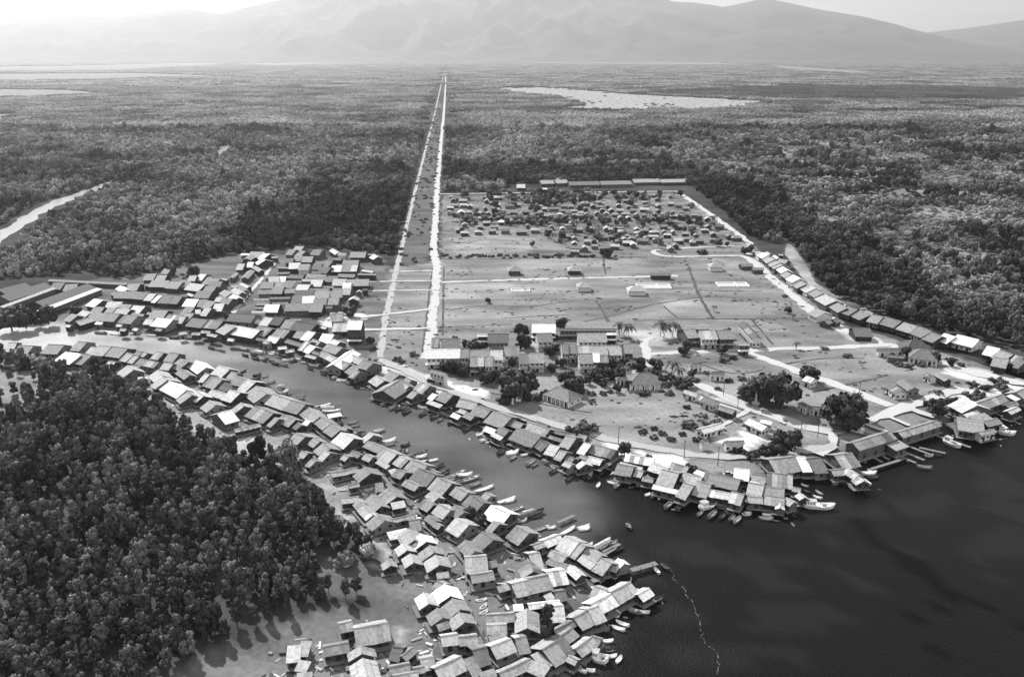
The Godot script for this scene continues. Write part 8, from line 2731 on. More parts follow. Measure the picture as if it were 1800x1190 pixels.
func build_village_trees():
	V("p",w(6,107),77.0,-835.2,3.5,0)
	V("t",w(2,106),-56.3,-983.9,4.7,1)
	V("t",w(6,109),-0.4,-815.2,3.1,2)
	V("p",w(5,94),67.0,-776.5,2.3,3)
	V("t",w(6,110),180.5,-808.4,3.7,4)
	V("t",w(7,94),69.2,-778.4,3.8,5)
	V("p",w(4,96),123.7,-955.4,4.3,6)
	V("t",w(1,94),42.6,-735.7,2.8,7)
	V("t",w(2,109),-4.6,-816.1,3.0,8)
	V("p",w(5,101),20.0,-812.9,2.9,9)
	V("t",w(2,104),88.3,-969.2,4.8,10)
	V("t",w(0,97),178.0,-722.6,3.9,11)
	V("p",w(0,98),188.0,-795.4,3.6,12)
	V("t",w(2,99),147.7,-828.6,2.8,13)
	V("t",w(0,99),151.0,-815.4,2.3,14)
	V("p",w(6,104),58.1,-929.9,3.1,15)
	V("t",w(2,94),46.9,-754.0,2.6,16)
	V("t",w(4,93),26.2,-958.1,4.0,17)
	V("p",w(0,109),-9.6,-834.0,3.5,18)
	V("t",w(0,91),-47.5,-819.2,2.8,19)
	V("t",w(9,104),70.0,-966.4,4.0,20)
	V("p",w(1,95),91.5,-746.4,2.9,21)
	V("t",w(3,120),127.9,-985.9,3.3,22)
	V("t",w(12,100),81.5,-801.2,2.1,23)
	V("p",w(2,104),89.2,-996.6,4.2,24)
	V("t",w(0,111),-46.7,-779.6,3.0,25)
	V("t",w(2,112),32.5,-758.8,3.4,26)
	V("p",w(2,91),-43.3,-825.3,4.2,27)
	V("t",w(1,107),54.6,-828.0,2.8,28)
	V("t",w(0,119),12.7,-979.5,4.0,29)
	V("p",w(4,101),34.8,-822.2,2.2,30)
	V("t",w(11,108),103.3,-768.3,2.4,31)
	V("t",w(0,102),2.5,-916.4,3.4,32)
	V("p",w(0,103),-39.1,-870.0,3.0,33)
	V("t",w(0,94),53.0,-722.8,2.2,34)
	V("t",w(0,100),101.6,-818.7,3.1,35)
	V("p",w(1,92),-28.6,-830.0,2.5,36)
	V("t",w(3,110),193.9,-917.8,3.1,37)
	V("t",w(1,118),106.4,-734.4,2.6,38)
	V("p",w(7,101),13.8,-821.5,2.7,39)
	V("t",w(3,93),41.9,-977.1,3.6,40)
	V("t",w(15,103),-25.6,-987.4,5.0,41)
	V("p",w(0,97),164.0,-770.2,3.1,42)
	V("t",w(5,101),26.4,-839.9,2.3,43)
	V("t",w(5,94),65.8,-750.9,2.0,44)
	V("p",w(1,98),186.1,-793.3,2.1,45)
	V("t",w(5,102),-18.0,-877.3,3.8,46)
	V("t",w(2,113),75.4,-746.5,3.1,47)
	V("p",w(7,102),-4.1,-956.2,3.7,48)
	V("t",w(7,93),38.4,-912.8,3.6,49)
	V("t",w(0,118),148.1,-730.3,1.9,50)
	V("p",w(5,102),8.1,-830.1,3.1,51)
	V("t",w(4,96),145.4,-997.6,2.7,52)
	V("t",w(5,92),-28.1,-845.2,4.3,53)
	V("p",w(3,91),-41.2,-814.4,2.8,54)
	V("t",w(2,101),28.5,-826.2,3.4,55)
	V("t",w(10,119),-21.5,-981.5,2.8,56)
	V("p",w(3,100),101.5,-765.8,2.1,57)
	V("t",w(6,101),34.0,-827.6,3.8,58)
	V("t",w(1,96),148.0,-967.4,3.6,59)
	V("p",w(4,104),63.2,-963.6,3.5,60)
	V("t",w(7,104),71.8,-896.0,3.6,61)
	V("t",w(2,91),-46.6,-837.4,3.1,62)
	V("p",w(2,110),173.7,-890.1,3.4,63)
	V("t",w(8,99),142.7,-825.7,4.1,64)
	V("t",w(9,105),115.6,-752.1,3.1,65)
	V("p",w(5,100),89.1,-847.4,2.5,66)
	V("t",w(0,106),-61.6,-952.3,2.7,67)
	V("t",w(9,119),-17.5,-979.6,4.7,68)
	V("p",w(1,99),150.3,-825.4,4.0,69)
	V("t",w(0,95),90.4,-736.2,2.0,70)
	V("t",w(6,113),74.7,-756.8,2.2,71)
	V("p",w(8,100),80.6,-820.5,2.6,72)
	V("t",w(4,102),3.5,-827.2,3.8,73)
	V("t",w(1,93),28.0,-978.2,3.4,74)
	V("p",w(0,106),-51.4,-973.2,5.0,75)
	V("t",w(1,120),136.0,-989.7,4.4,76)
	V("t",w(1,105),125.7,-810.1,3.1,77)
	V("p",w(1,105),125.5,-817.7,3.2,78)
	V("t",w(2,120),127.8,-988.4,3.3,79)
	V("t",w(13,100),87.6,-837.0,2.7,80)
	V("p",w(0,94),46.6,-723.2,3.0,81)
	V("t",w(1,102),-4.6,-846.7,3.2,82)
	V("t",w(11,103),-26.7,-979.9,3.3,83)
	V("p",w(0,104),92.6,-974.7,4.7,84)
	V("t",w(1,100),93.7,-820.5,3.7,85)
	V("t",w(3,94),44.9,-752.1,3.8,86)
	V("p",w(1,119),-10.7,-986.0,4.4,87)
	V("t",w(0,98),185.8,-723.2,2.4,88)
	V("t",w(2,102),5.7,-841.3,3.7,89)
	V("p",w(2,101),24.2,-837.9,3.8,90)
	V("t",w(0,92),-35.2,-820.3,2.7,91)
	V("t",w(1,104),86.6,-964.9,2.5,92)
	V("p",w(1,107),49.8,-831.4,2.6,93)
	V("t",w(3,105),120.6,-765.5,3.1,94)
	V("t",w(7,102),9.6,-825.6,2.4,95)
	V("p",w(0,112),37.5,-742.5,3.4,96)
	V("t",w(0,108),108.8,-826.0,3.9,97)
	V("t",w(2,105),126.7,-816.3,3.6,98)
	V("p",w(1,94),52.8,-761.8,2.7,99)
	V("t",w(0,105),125.0,-796.2,2.5,100)
	V("t",w(11,96),127.9,-919.4,4.6,101)
	V("p",w(1,101),23.6,-823.9,3.4,102)
	V("t",w(10,100),95.6,-763.1,2.6,103)
	V("t",w(5,91),-41.3,-824.0,3.8,104)
	V("p",w(4,100),103.5,-766.6,2.5,105)
	V("t",w(1,121),172.5,-995.5,3.9,106)
	V("t",w(8,105),133.3,-835.7,2.9,107)
	V("p",w(1,104),75.5,-960.4,3.4,108)
	V("t",w(0,103),-36.7,-887.2,2.5,109)
	V("t",w(6,105),133.9,-823.7,2.5,110)
	V("p",w(3,107),44.5,-823.2,3.9,111)
	V("t",w(12,104),116.9,-931.5,3.4,112)
	V("t",w(10,107),72.4,-828.8,2.6,113)
	V("p",w(2,105),138.1,-846.5,4.0,114)
	V("t",w(6,95),89.8,-756.9,3.9,115)
	V("t",w(0,112),17.5,-721.7,2.8,116)
	V("p",w(1,100),104.0,-779.5,3.6,117)
	V("t",w(16,107),73.9,-808.2,3.1,118)
	V("t",w(11,107),74.3,-846.3,3.3,119)
	V("p",w(4,107),59.6,-796.3,4.1,120)
	V("t",w(4,91),-53.9,-857.7,2.7,121)
	V("t",w(14,107),74.2,-817.2,2.8,122)
	V("p",w(0,96),150.8,-936.0,4.6,123)
	V("t",w(7,105),116.7,-754.1,3.4,124)
	V("t",w(2,96),147.5,-953.0,4.7,125)
	V("p",w(1,96),136.6,-973.9,2.8,126)
	V("t",w(7,91),-39.7,-840.8,2.5,127)
	V("t",w(9,120),120.3,-971.4,3.6,128)
	V("p",w(3,101),21.3,-825.5,3.8,129)
	V("t",w(7,103),-23.8,-954.5,4.3,130)
	V("t",w(2,93),28.8,-971.8,4.0,131)
	V("p",w(0,91),-58.6,-840.5,3.9,132)
	V("t",w(0,107),56.3,-841.0,2.6,133)
	V("t",w(9,107),42.2,-841.9,2.2,134)
	V("p",w(2,109),-16.8,-831.3,2.3,135)
	V("t",w(2,107),52.9,-834.0,3.7,136)
	V("t",w(8,107),41.8,-834.4,2.2,137)
	V("p",w(6,102),-3.9,-951.3,3.6,138)
	V("t",w(3,100),96.7,-836.0,2.4,139)
	V("t",w(5,108),123.3,-838.3,3.9,140)
	V("p",w(0,121),187.4,-982.8,3.2,141)
	V("t",w(7,99),143.2,-826.8,2.9,142)
	V("t",w(2,108),109.2,-816.0,3.4,143)
	V("p",w(1,91),-51.9,-844.5,2.5,144)
	V("t",w(1,91),-45.0,-826.0,4.1,145)
	V("t",w(0,110),183.7,-831.7,4.0,146)
	V("p",w(0,100),90.8,-816.7,2.3,147)
	V("t",w(1,99),154.9,-843.7,3.1,148)
	V("t",w(1,108),108.7,-817.3,2.5,149)
	V("p",w(1,118),129.1,-727.4,3.0,150)
	V("t",w(12,101),38.8,-840.5,2.7,151)
	V("t",w(6,104),77.3,-887.6,2.7,152)
	V("p",w(7,100),100.0,-757.9,2.7,153)
	V("t",w(1,103),-31.4,-963.2,2.5,154)
	V("t",w(5,96),135.9,-964.8,2.7,155)
	V("p",w(2,99),150.4,-826.4,4.1,156)
	V("t",w(10,101),30.7,-854.5,2.4,157)
	V("t",w(0,121),195.6,-992.4,4.1,158)
	V("p",w(4,91),-38.4,-826.2,2.6,159)
	V("t",w(4,109),-20.6,-826.3,3.4,160)
	V("t",w(5,109),-1.5,-816.1,2.6,161)
	V("p",w(0,113),76.4,-751.9,3.1,162)
	V("t",w(5,104),97.0,-916.1,2.8,163)
	V("t",w(6,99),148.7,-843.7,2.2,164)
	V("p",w(0,107),57.6,-840.1,4.0,165)
	V("t",w(4,95),94.0,-752.5,3.7,166)
	V("t",w(3,104),93.9,-975.8,2.8,167)
	V("p",w(0,95),93.9,-732.3,2.3,168)
	V("t",w(5,95),80.0,-753.7,2.1,169)
	V("t",w(8,93),61.8,-994.1,4.0,170)
	V("p",w(4,94),52.2,-774.0,3.2,171)
	V("t",w(1,101),28.0,-815.2,2.8,172)
	V("t",w(2,103),-51.8,-986.9,3.0,173)
	V("p",w(0,118),125.7,-718.3,3.8,174)
	V("t",w(4,105),117.9,-760.4,2.8,175)
	V("t",w(3,96),141.8,-977.7,5.1,176)
	V("p",w(0,92),-34.6,-823.8,2.8,177)
	V("t",w(2,100),96.7,-778.1,3.5,178)
	V("t",w(5,107),49.1,-836.1,3.8,179)
	V("p",w(1,93),18.6,-947.8,3.2,180)
	V("t",w(3,106),-53.8,-990.0,4.5,181)
	V("t",w(6,93),45.6,-925.9,3.1,182)
	V("p",w(3,104),72.0,-971.2,3.4,183)
	V("t",w(13,101),15.7,-825.9,4.0,184)
	V("t",w(12,102),20.8,-896.8,4.2,185)
	V("p",w(2,92),-26.0,-830.0,3.3,186)
	V("t",w(3,91),-46.7,-840.7,3.9,187)
	V("t",w(1,106),-62.4,-917.3,2.4,188)
	V("p",w(0,93),20.2,-995.1,4.0,189)
	V("t",w(11,101),19.0,-839.3,3.9,190)
	V("t",w(1,119),-2.0,-995.5,3.7,191)
	V("p",w(2,102),5.4,-935.5,4.3,192)
	V("t",w(0,113),71.4,-728.5,2.9,193)
	V("t",w(1,109),-17.0,-847.0,3.6,194)
	V("p",w(2,98),194.9,-824.6,3.7,195)
	V("t",w(9,99),160.9,-786.2,2.9,196)
	V("t",w(4,94),58.2,-772.9,3.4,197)
	V("p",w(2,100),93.1,-842.6,3.0,198)
	V("t",w(0,96),149.7,-975.5,5.0,199)
	V("t",w(9,101),19.6,-830.3,3.0,200)
	V("p",w(2,94),46.1,-759.0,3.1,201)
	V("t",w(4,119),3.4,-963.3,4.8,202)
	V("t",w(3,108),108.1,-835.2,3.3,203)
	V("p",w(1,110),172.3,-841.5,3.1,204)
	V("t",w(18,101),26.4,-887.1,4.5,205)
	V("t",w(8,101),25.6,-847.4,2.8,206)
	V("p",w(5,109),3.5,-815.7,2.3,207)
	V("t",w(0,109),-9.1,-844.9,3.3,208)
	V("t",w(3,97),166.1,-778.6,3.8,209)
	V("p",w(8,101),11.3,-816.3,2.2,210)
	V("t",w(4,107),61.9,-838.6,3.4,211)
	V("t",w(7,109),0.0,-816.4,2.4,212)
	V("p",w(2,96),134.9,-933.0,2.5,213)
	V("t",w(6,102),-17.4,-915.6,4.3,214)
	V("t",w(11,94),75.6,-775.6,2.8,215)
	V("p",w(2,93),16.3,-937.2,2.8,216)
	V("t",w(0,101),28.5,-817.7,2.3,217)
	V("t",w(5,110),171.8,-815.1,4.3,218)
	V("p",w(0,101),29.0,-816.6,3.1,219)
	V("t",w(0,93),28.0,-980.5,3.4,220)
	V("t",w(3,99),153.7,-795.5,3.1,221)
	V("p",w(2,113),79.0,-760.4,3.6,222)
	V("t",w(9,100),87.7,-817.1,3.9,223)
	V("t",w(2,110),178.7,-820.1,2.5,224)
	V("p",w(1,109),-8.5,-845.7,4.3,225)
	V("t",w(2,121),171.9,-991.9,2.6,226)
	V("t",w(1,113),77.2,-744.1,2.1,227)
	V("p",w(6,100),80.2,-774.2,3.2,228)
	V("t",w(7,107),67.6,-835.1,2.8,229)
	V("t",w(0,104),91.0,-950.8,4.8,230)
	V("p",w(0,110),185.7,-881.7,4.6,231)
	V("t",w(2,92),-28.0,-831.0,3.7,232)
	V("t",w(8,104),106.5,-983.7,5.1,233)
	V("p",w(3,93),58.6,-971.7,4.7,234)
	V("t",w(11,100),86.7,-832.3,3.5,235)
	V("t",w(6,107),46.5,-819.8,3.8,236)
	V("p",w(0,99),154.5,-834.8,4.4,237)
	V("t",w(8,119),-14.7,-970.9,4.8,238)
	V("t",w(8,96),165.8,-963.2,3.4,239)
	V("p",w(2,107),67.2,-834.3,3.0,240)
	V("t",w(2,97),178.8,-791.2,2.4,241)
	V("t",w(4,101),33.4,-827.3,2.4,242)
	V("p",w(6,101),21.2,-838.1,2.2,243)
	V("t",w(5,105),117.2,-760.4,3.5,244)
	V("t",w(7,120),117.9,-991.6,4.9,245)
	V("p",w(4,93),57.0,-954.9,3.2,246)
	V("t",w(4,99),145.6,-827.8,2.3,247)
	V("t",w(7,101),29.2,-847.3,4.0,248)
	V("p",w(3,102),9.5,-834.6,3.3,249)
	V("t",w(4,104),100.0,-965.6,3.6,250)
	V("t",w(1,110),183.5,-824.8,2.3,251)
	V("p",w(3,96),132.6,-950.3,2.6,252)
	V("t",w(3,107),60.9,-833.5,4.1,253)
	V("t",w(3,101),29.6,-839.3,3.4,254)
	V("p",w(3,109),-8.5,-847.6,2.4,255)
	V("t",w(5,100),91.2,-776.4,2.5,256)
	V("t",w(6,96),164.3,-971.3,3.3,257)
	V("p",w(0,105),121.8,-806.9,2.5,258)
	V("t",w(5,99),167.4,-843.1,3.4,259)
	V("g",w(11,104),62.7,-976.8,4.9,260)
	V("g",w(1,104),81.2,-938.1,4.7,261)
	V("g",w(0,93),32.3,-1001.0,4.2,262)
	V("g",w(4,93),40.1,-989.9,5.2,263)
	V("g",w(5,102),31.3,-940.6,5.1,264)
	V("g",w(1,102),24.2,-933.9,3.9,265)
	V("g",w(3,93),32.6,-990.5,3.3,266)
	V("g",w(18,120),53.5,-974.5,5.1,267)
	V("g",w(8,104),80.5,-1001.2,4.2,268)
	V("g",w(8,93),46.1,-991.2,3.8,269)
	V("g",w(13,93),35.1,-950.3,3.8,270)
	V("g",w(5,93),24.9,-987.7,4.2,271)
	V("g",w(15,104),59.1,-985.7,4.8,272)
	V("g",w(11,93),31.6,-952.1,4.4,273)
	V("g",w(2,102),28.6,-946.0,3.9,274)
	V("g",w(10,107),55.6,-957.7,4.5,275)
	V("g",w(14,93),50.6,-1001.3,5.1,276)
	V("g",w(5,104),79.8,-966.1,4.4,277)
	V("g",w(4,101),34.9,-935.0,4.5,278)
	V("g",w(6,102),31.7,-941.0,5.2,279)
	V("g",w(2,101),40.2,-927.9,4.0,280)
	V("g",w(3,102),28.8,-948.6,3.8,281)
	V("g",w(7,104),69.9,-958.8,3.3,282)
	V("g",w(3,107),53.7,-938.5,4.1,283)
	V("g",w(2,107),54.5,-937.6,4.0,284)
	V("g",w(12,107),52.2,-958.9,5.0,285)
	V("g",w(1,93),32.1,-998.2,5.0,286)
	V("g",w(17,104),57.9,-981.0,5.2,287)
	V("g",w(3,104),81.3,-962.1,5.4,288)
	V("g",w(4,104),76.5,-946.2,3.7,289)
	V("g",w(0,102),16.7,-951.5,4.7,290)
	V("g",w(10,93),42.1,-967.0,4.4,291)
	V("g",w(12,93),34.1,-950.1,4.3,292)
	V("g",w(6,93),46.0,-996.8,4.5,293)
	V("g",w(17,93),39.1,-948.0,3.4,294)
	V("g",w(9,93),46.4,-989.7,4.1,295)
	V("g",w(18,104),60.6,-997.1,3.3,296)
	V("g",w(17,120),53.0,-989.2,4.4,297)
	V("g",w(2,93),29.4,-997.6,4.5,298)
	V("g",w(0,104),82.1,-937.2,4.2,299)
	V("g",w(7,93),47.1,-1000.5,3.9,300)
	V("g",w(3,101),38.1,-931.9,3.2,301)
	V("g",w(2,104),86.4,-967.1,4.1,302)
	V("g",w(1,101),34.3,-930.3,3.4,303)
	V("g",w(12,104),58.3,-964.5,3.6,304)
	V("g",w(0,101),31.4,-928.7,4.7,305)
	V("g",w(0,107),68.3,-934.7,3.2,306)
	V("g",w(4,107),66.9,-946.1,3.5,307)
	V("g",w(1,107),48.2,-929.5,3.7,308)
	V("g",w(10,104),74.5,-992.2,4.8,309)
	V("h",w(7,111),-15.9,-683.3,1.7,310)
	V("h",w(0,95),76.2,-680.9,1.8,311)
	V("h",w(1,94),48.4,-684.2,2.1,312)
	V("h",w(6,111),-17.7,-683.0,1.9,313)
	V("h",w(4,114),2.4,-688.1,1.5,314)
	V("h",w(2,94),41.3,-686.4,2.1,315)
	V("h",w(4,112),20.2,-678.8,2.1,316)
	V("h",w(4,94),54.6,-684.7,1.4,317)
	V("h",w(0,112),28.2,-680.9,2.2,318)
	V("h",w(1,111),-26.3,-686.9,2.3,319)
	V("h",w(5,113),56.4,-683.6,2.0,320)
	V("h",w(4,111),-34.3,-683.0,2.0,321)
	V("h",w(3,112),35.7,-686.9,1.5,322)
	V("h",w(8,112),38.5,-679.5,1.4,323)
	V("h",w(2,91),-56.5,-687.7,2.1,324)
	V("h",w(1,114),2.8,-683.9,2.3,325)
	V("h",w(7,112),36.8,-685.8,2.0,326)
	V("h",w(0,86),-57.1,-685.7,2.0,327)
	V("h",w(2,111),-31.2,-688.2,1.8,328)
	V("h",w(2,114),-6.9,-678.6,1.4,329)
	V("h",w(0,113),66.1,-684.6,2.1,330)
	V("h",w(3,114),11.1,-681.7,1.6,331)
	V("h",w(3,111),-22.8,-683.9,2.1,332)
	V("h",w(5,114),-4.2,-686.2,1.7,333)
	V("h",w(8,111),-42.6,-685.3,1.9,334)
	V("h",w(1,112),26.5,-682.4,1.6,335)
	V("h",w(0,91),-53.8,-688.3,1.7,336)
	V("h",w(0,111),-27.1,-682.7,1.6,337)
	V("h",w(4,113),59.7,-682.4,2.0,338)
	V("h",w(6,113),55.7,-683.2,1.7,339)
	V("h",w(0,109),-9.9,-687.9,2.1,340)
	V("h",w(6,112),19.7,-687.5,2.2,341)
	V("h",w(2,112),32.1,-682.1,1.7,342)
	V("h",w(5,111),-37.6,-678.3,1.5,343)
	V("h",w(0,114),-1.0,-678.3,1.4,344)
	V("h",w(5,112),19.5,-683.6,1.6,345)
	V("h",w(2,95),84.9,-684.3,1.3,346)
	V("h",w(1,101),15.6,-688.5,2.0,347)
	V("h",w(1,113),75.8,-679.3,1.4,348)
	V("h",w(0,94),46.6,-685.4,1.8,349)
	V("h",w(6,114),-11.1,-685.4,1.4,350)
	V("h",w(3,94),39.1,-687.7,2.3,351)
	V("h",w(0,48),-50.2,-678.7,1.5,352)
	V("h",w(9,111),-44.3,-680.9,1.8,353)
	V("h",w(3,113),60.9,-683.3,1.9,354)
	V("h",w(10,111),-44.5,-681.6,1.8,355)


func _ready():
	RN.seed = 11
	NZ.seed = 5; NZ.frequency = 0.01; NZ.fractal_octaves = 4
	NF.seed = 9; NF.frequency = 0.01; NF.fractal_octaves = 3
	var cam := Camera3D.new()
	cam.name = "camera"
	cam.position = Vector3(0, 160, 0)
	cam.rotation.x = -0.32356
	cam.fov = 43.274
	cam.near = 1.0
	cam.far = 90000.0
	add_child(cam)
	cam.current = true
	var env := Environment.new()
	env.background_mode = Environment.BG_SKY
	var sm := PanoramaSkyMaterial.new()
	sm.panorama = sky_texture()
	var sky := Sky.new()
	sky.sky_material = sm
	env.sky = sky
	env.background_energy_multiplier = 0.54
	env.tonemap_mode = Environment.TONE_MAPPER_LINEAR
	env.tonemap_exposure = 1.85
	env.volumetric_fog_enabled = true
	env.volumetric_fog_density = 0.000048
	env.volumetric_fog_albedo = Color(0.95, 0.95, 0.95)
	env.volumetric_fog_anisotropy = 0.62
	env.volumetric_fog_length = 1024.0
	env.sdfgi_enabled = true
	env.ssao_enabled = true
	env.ssil_enabled = true
	var we := WorldEnvironment.new()
	we.name = "world_environment"
	we.environment = env
	add_child(we)
	var sun := DirectionalLight3D.new()
	sun.name = "sun"
	sun.light_energy = 1.6
	sun.light_color = Color(1, 1, 1)
	sun.light_angular_distance = 0.6
	sun.shadow_enabled = true
	add_child(sun)
	sun.basis = Basis.looking_at(-SUN_FROM, Vector3.UP)
	materials()
	build_ground()
	mountain("mountain_range", PackedVector2Array([Vector2(-21479,522),Vector2(-14348,409),Vector2(-10705,701),Vector2(-9966,846),Vector2(-9247,891),Vector2(-8305,846),Vector2(-7461,946),Vector2(-6624,1012),Vector2(-6103,913),Vector2(-5557,1034),Vector2(-4717,1189),Vector2(-3992,1429),Vector2(-3037,1710),Vector2(-2330,1861),Vector2(-1168,1732),Vector2(0,1904),Vector2(1170,1624),Vector2(2347,1451),Vector2(3303,1167),Vector2(3776,1145),Vector2(4373,1056),Vector2(4722,1123),Vector2(5186,1210),Vector2(5905,1101),Vector2(6390,990),Vector2(7113,891),Vector2(7844,746),Vector2(8343,589),Vector2(8834,500),Vector2(9581,319),Vector2(10808,160),Vector2(14411,160),Vector2(20416,160)]), 19000.0, 6000.0, MAT.hill)
	mountain("foothill_range", PackedVector2Array([Vector2(-19114,160),Vector2(-9557,160),Vector2(-8279,180),Vector2(-7427,200),Vector2(-6361,240),Vector2(-5297,281),Vector2(-4458,180),Vector2(-3606,220),Vector2(-2751,341),Vector2(-2119,281),Vector2(-1480,381),Vector2(-636,260),Vector2(0,341),Vector2(844,480),Vector2(1692,361),Vector2(2429,440),Vector2(3163,520),Vector2(3803,420),Vector2(4633,579),Vector2(5489,460),Vector2(6328,500),Vector2(7195,341),Vector2(8054,260),Vector2(9553,180),Vector2(15928,160)]), 16800.0, 2600.0, MAT.hill)
	mountain("far_mountain_range", PackedVector2Array([Vector2(7901,160),Vector2(10387,458),Vector2(11300,666),Vector2(12227,754),Vector2(13147,872),Vector2(14058,1019),Vector2(15577,1223),Vector2(18714,1136),Vector2(25121,636),Vector2(31604,160)]), 25000.0, 5000.0, MAT.hill)
	road("straight_road",6.6,PackedVector2Array([Vector2(-924.6,-12557.2),Vector2(-693.5,-9404.6),Vector2(-489.6,-6567.2),Vector2(-337.7,-4512.6),Vector2(-186.0,-2398.8),Vector2(-125.5,-1523.1),Vector2(-92.8,-1059.5),Vector2(-73.9,-806.6),Vector2(-66.9,-707.8),Vector2(-60.2,-662.5),Vector2(-52.4,-565.5),Vector2(-48.4,-478.5),Vector2(-46.7,-439.0)]),1.340)
	road("railway_track",4.0,PackedVector2Array([Vector2(-932.6,-12557.2),Vector2(-731.5,-9754.9),Vector2(-558.0,-7302.8),Vector2(-228.9,-2649.0),Vector2(-144.8,-1434.5),Vector2(-112.9,-973.2),Vector2(-95.6,-730.3),Vector2(-89.9,-651.1),Vector2(-85.1,-588.0),Vector2(-79.8,-512.6),Vector2(-72.5,-440.8)]),1.352)
	road("field_road",4.5,PackedVector2Array([Vector2(-51.4,-602.3),Vector2(0.0,-608.8),Vector2(63.4,-615.5),Vector2(124.4,-620.6)]),1.364)
	road("field_road",5,PackedVector2Array([Vector2(120.2,-707.8),Vector2(116.3,-694.9),Vector2(126.5,-682.4),Vector2(159.0,-686.5),Vector2(192.2,-688.6)]),1.376)
	road("village_path",3.5,PackedVector2Array([Vector2(120.2,-707.8),Vector2(146.0,-716.6),Vector2(192.0,-725.7)]),1.388)
	road("village_path",4.5,PackedVector2Array([Vector2(-85.4,-1010.3),Vector2(0.0,-1018.9),Vector2(68.0,-1023.3),Vector2(202.4,-1032.1)]),1.400)
	road("village_road",6.5,PackedVector2Array([Vector2(198.9,-1032.1),Vector2(204.7,-899.4),Vector2(208.6,-792.8),Vector2(209.0,-730.3),Vector2(195.6,-690.7)]),1.412)
	road("village_path",2.5,PackedVector2Array([Vector2(-69.0,-841.4),Vector2(0.0,-853.7),Vector2(85.4,-847.5)]),1.424)
	road("creek_road",8,PackedVector2Array([Vector2(190.4,-688.6),Vector2(194.1,-674.3),Vector2(192.0,-629.3),Vector2(193.8,-569.9),Vector2(194.8,-517.5),Vector2(198.1,-487.2),Vector2(210.9,-468.1),Vector2(224.2,-446.4),Vector2(234.8,-423.1),Vector2(249.9,-406.5),Vector2(279.9,-389.6)]),1.436)
	road("cross_road",5.5,PackedVector2Array([Vector2(76.7,-446.4),Vector2(127.8,-452.2),Vector2(177.0,-456.0),Vector2(218.8,-462.0)]),1.448)
	road("town_lane",5,PackedVector2Array([Vector2(83.7,-476.4),Vector2(74.4,-472.2),Vector2(75.7,-454.1),Vector2(73.8,-433.6)]),1.460)
	road("avenue",7,PackedVector2Array([Vector2(127.8,-452.2),Vector2(150.7,-418.8),Vector2(161.6,-401.8),Vector2(172.1,-386.7),Vector2(179.2,-372.5)]),1.472)
	road("wharf_avenue",7.5,PackedVector2Array([Vector2(224.1,-395.6),Vector2(203.7,-382.3),Vector2(189.8,-373.9),Vector2(175.8,-364.5),Vector2(153.1,-350.5),Vector2(141.8,-343.2)]),1.484)
	road("river_avenue",7.5,PackedVector2Array([Vector2(90.7,-406.5),Vector2(101.1,-387.4),Vector2(110.3,-372.5),Vector2(121.8,-356.7),Vector2(131.5,-346.8),Vector2(141.8,-343.2)]),1.496)
	road("wharf_path",3,PackedVector2Array([Vector2(172.1,-361.9),Vector2(178.6,-350.5)]),1.508)
	road("wharf_path",3,PackedVector2Array([Vector2(159.1,-354.2),Vector2(165.4,-343.2)]),1.520)
	road("wharf_path",4.5,PackedVector2Array([Vector2(186.6,-369.8),Vector2(194.5,-359.9)]),1.532)
	road("wharf_path",4,PackedVector2Array([Vector2(140.9,-342.0),Vector2(143.9,-333.9),Vector2(127.7,-320.8)]),1.544)
	road("river_track",5.5,PackedVector2Array([Vector2(-73.2,-437.2),Vector2(-60.2,-423.1),Vector2(-40.1,-400.2),Vector2(-19.2,-380.9),Vector2(0.0,-365.8),Vector2(15.5,-354.2),Vector2(34.9,-340.9),Vector2(46.4,-332.8),Vector2(62.2,-325.1),Vector2(82.4,-319.2),Vector2(100.8,-317.7),Vector2(118.9,-322.9),Vector2(137.9,-329.5)]),1.556)
	road("quarter_path",3,PackedVector2Array([Vector2(-114.4,-602.3),Vector2(-93.0,-603.9),Vector2(-55.0,-605.5)]),1.568)
	road("quarter_path",3,PackedVector2Array([Vector2(-105.2,-577.3),Vector2(-79.9,-578.8),Vector2(-54.1,-580.3)]),1.580)
	road("quarter_path",3,PackedVector2Array([Vector2(-93.7,-632.8),Vector2(-61.0,-636.4)]),1.592)
	road("quarter_road",4,PackedVector2Array([Vector2(-121.6,-512.6),Vector2(-106.8,-510.2),Vector2(-93.6,-516.3),Vector2(-72.9,-523.7),Vector2(-53.0,-532.7)]),1.604)
	road("quarter_road",4,PackedVector2Array([Vector2(-90.6,-489.4),Vector2(-68.7,-490.6),Vector2(-49.7,-492.8)]),1.616)
	road("white_lane",3.2,PackedVector2Array([Vector2(-179.5,-510.2),Vector2(-178.2,-517.5),Vector2(-181.0,-547.3),Vector2(-183.2,-572.8),Vector2(-184.5,-608.8),Vector2(-189.3,-670.3)]),1.628)
	road("mission_path",2.5,PackedVector2Array([Vector2(116.1,-373.9),Vector2(104.1,-358.6),Vector2(92.9,-349.2)]),1.640)
	road("footpath",1.1,PackedVector2Array([Vector2(-40.6,-531.4),Vector2(-18.9,-544.6),Vector2(11.2,-537.9),Vector2(42.2,-554.2)]),1.652)
	road("footpath",1.0,PackedVector2Array([Vector2(2.2,-629.3),Vector2(6.2,-603.9),Vector2(10.0,-577.3),Vector2(11.2,-537.9)]),1.664)
	road("footpath",1.1,PackedVector2Array([Vector2(49.9,-615.5),Vector2(48.6,-632.8),Vector2(47.3,-640.0)]),1.676)
	road("footpath",1.0,PackedVector2Array([Vector2(102.3,-430.0),Vector2(107.0,-417.2),Vector2(117.5,-411.4),Vector2(132.0,-421.4)]),1.688)
	road("footpath",1.0,PackedVector2Array([Vector2(-64.4,-965.3),Vector2(-12.2,-913.3),Vector2(35.9,-892.6),Vector2(84.9,-906.3),Vector2(153.2,-879.2)]),1.700)
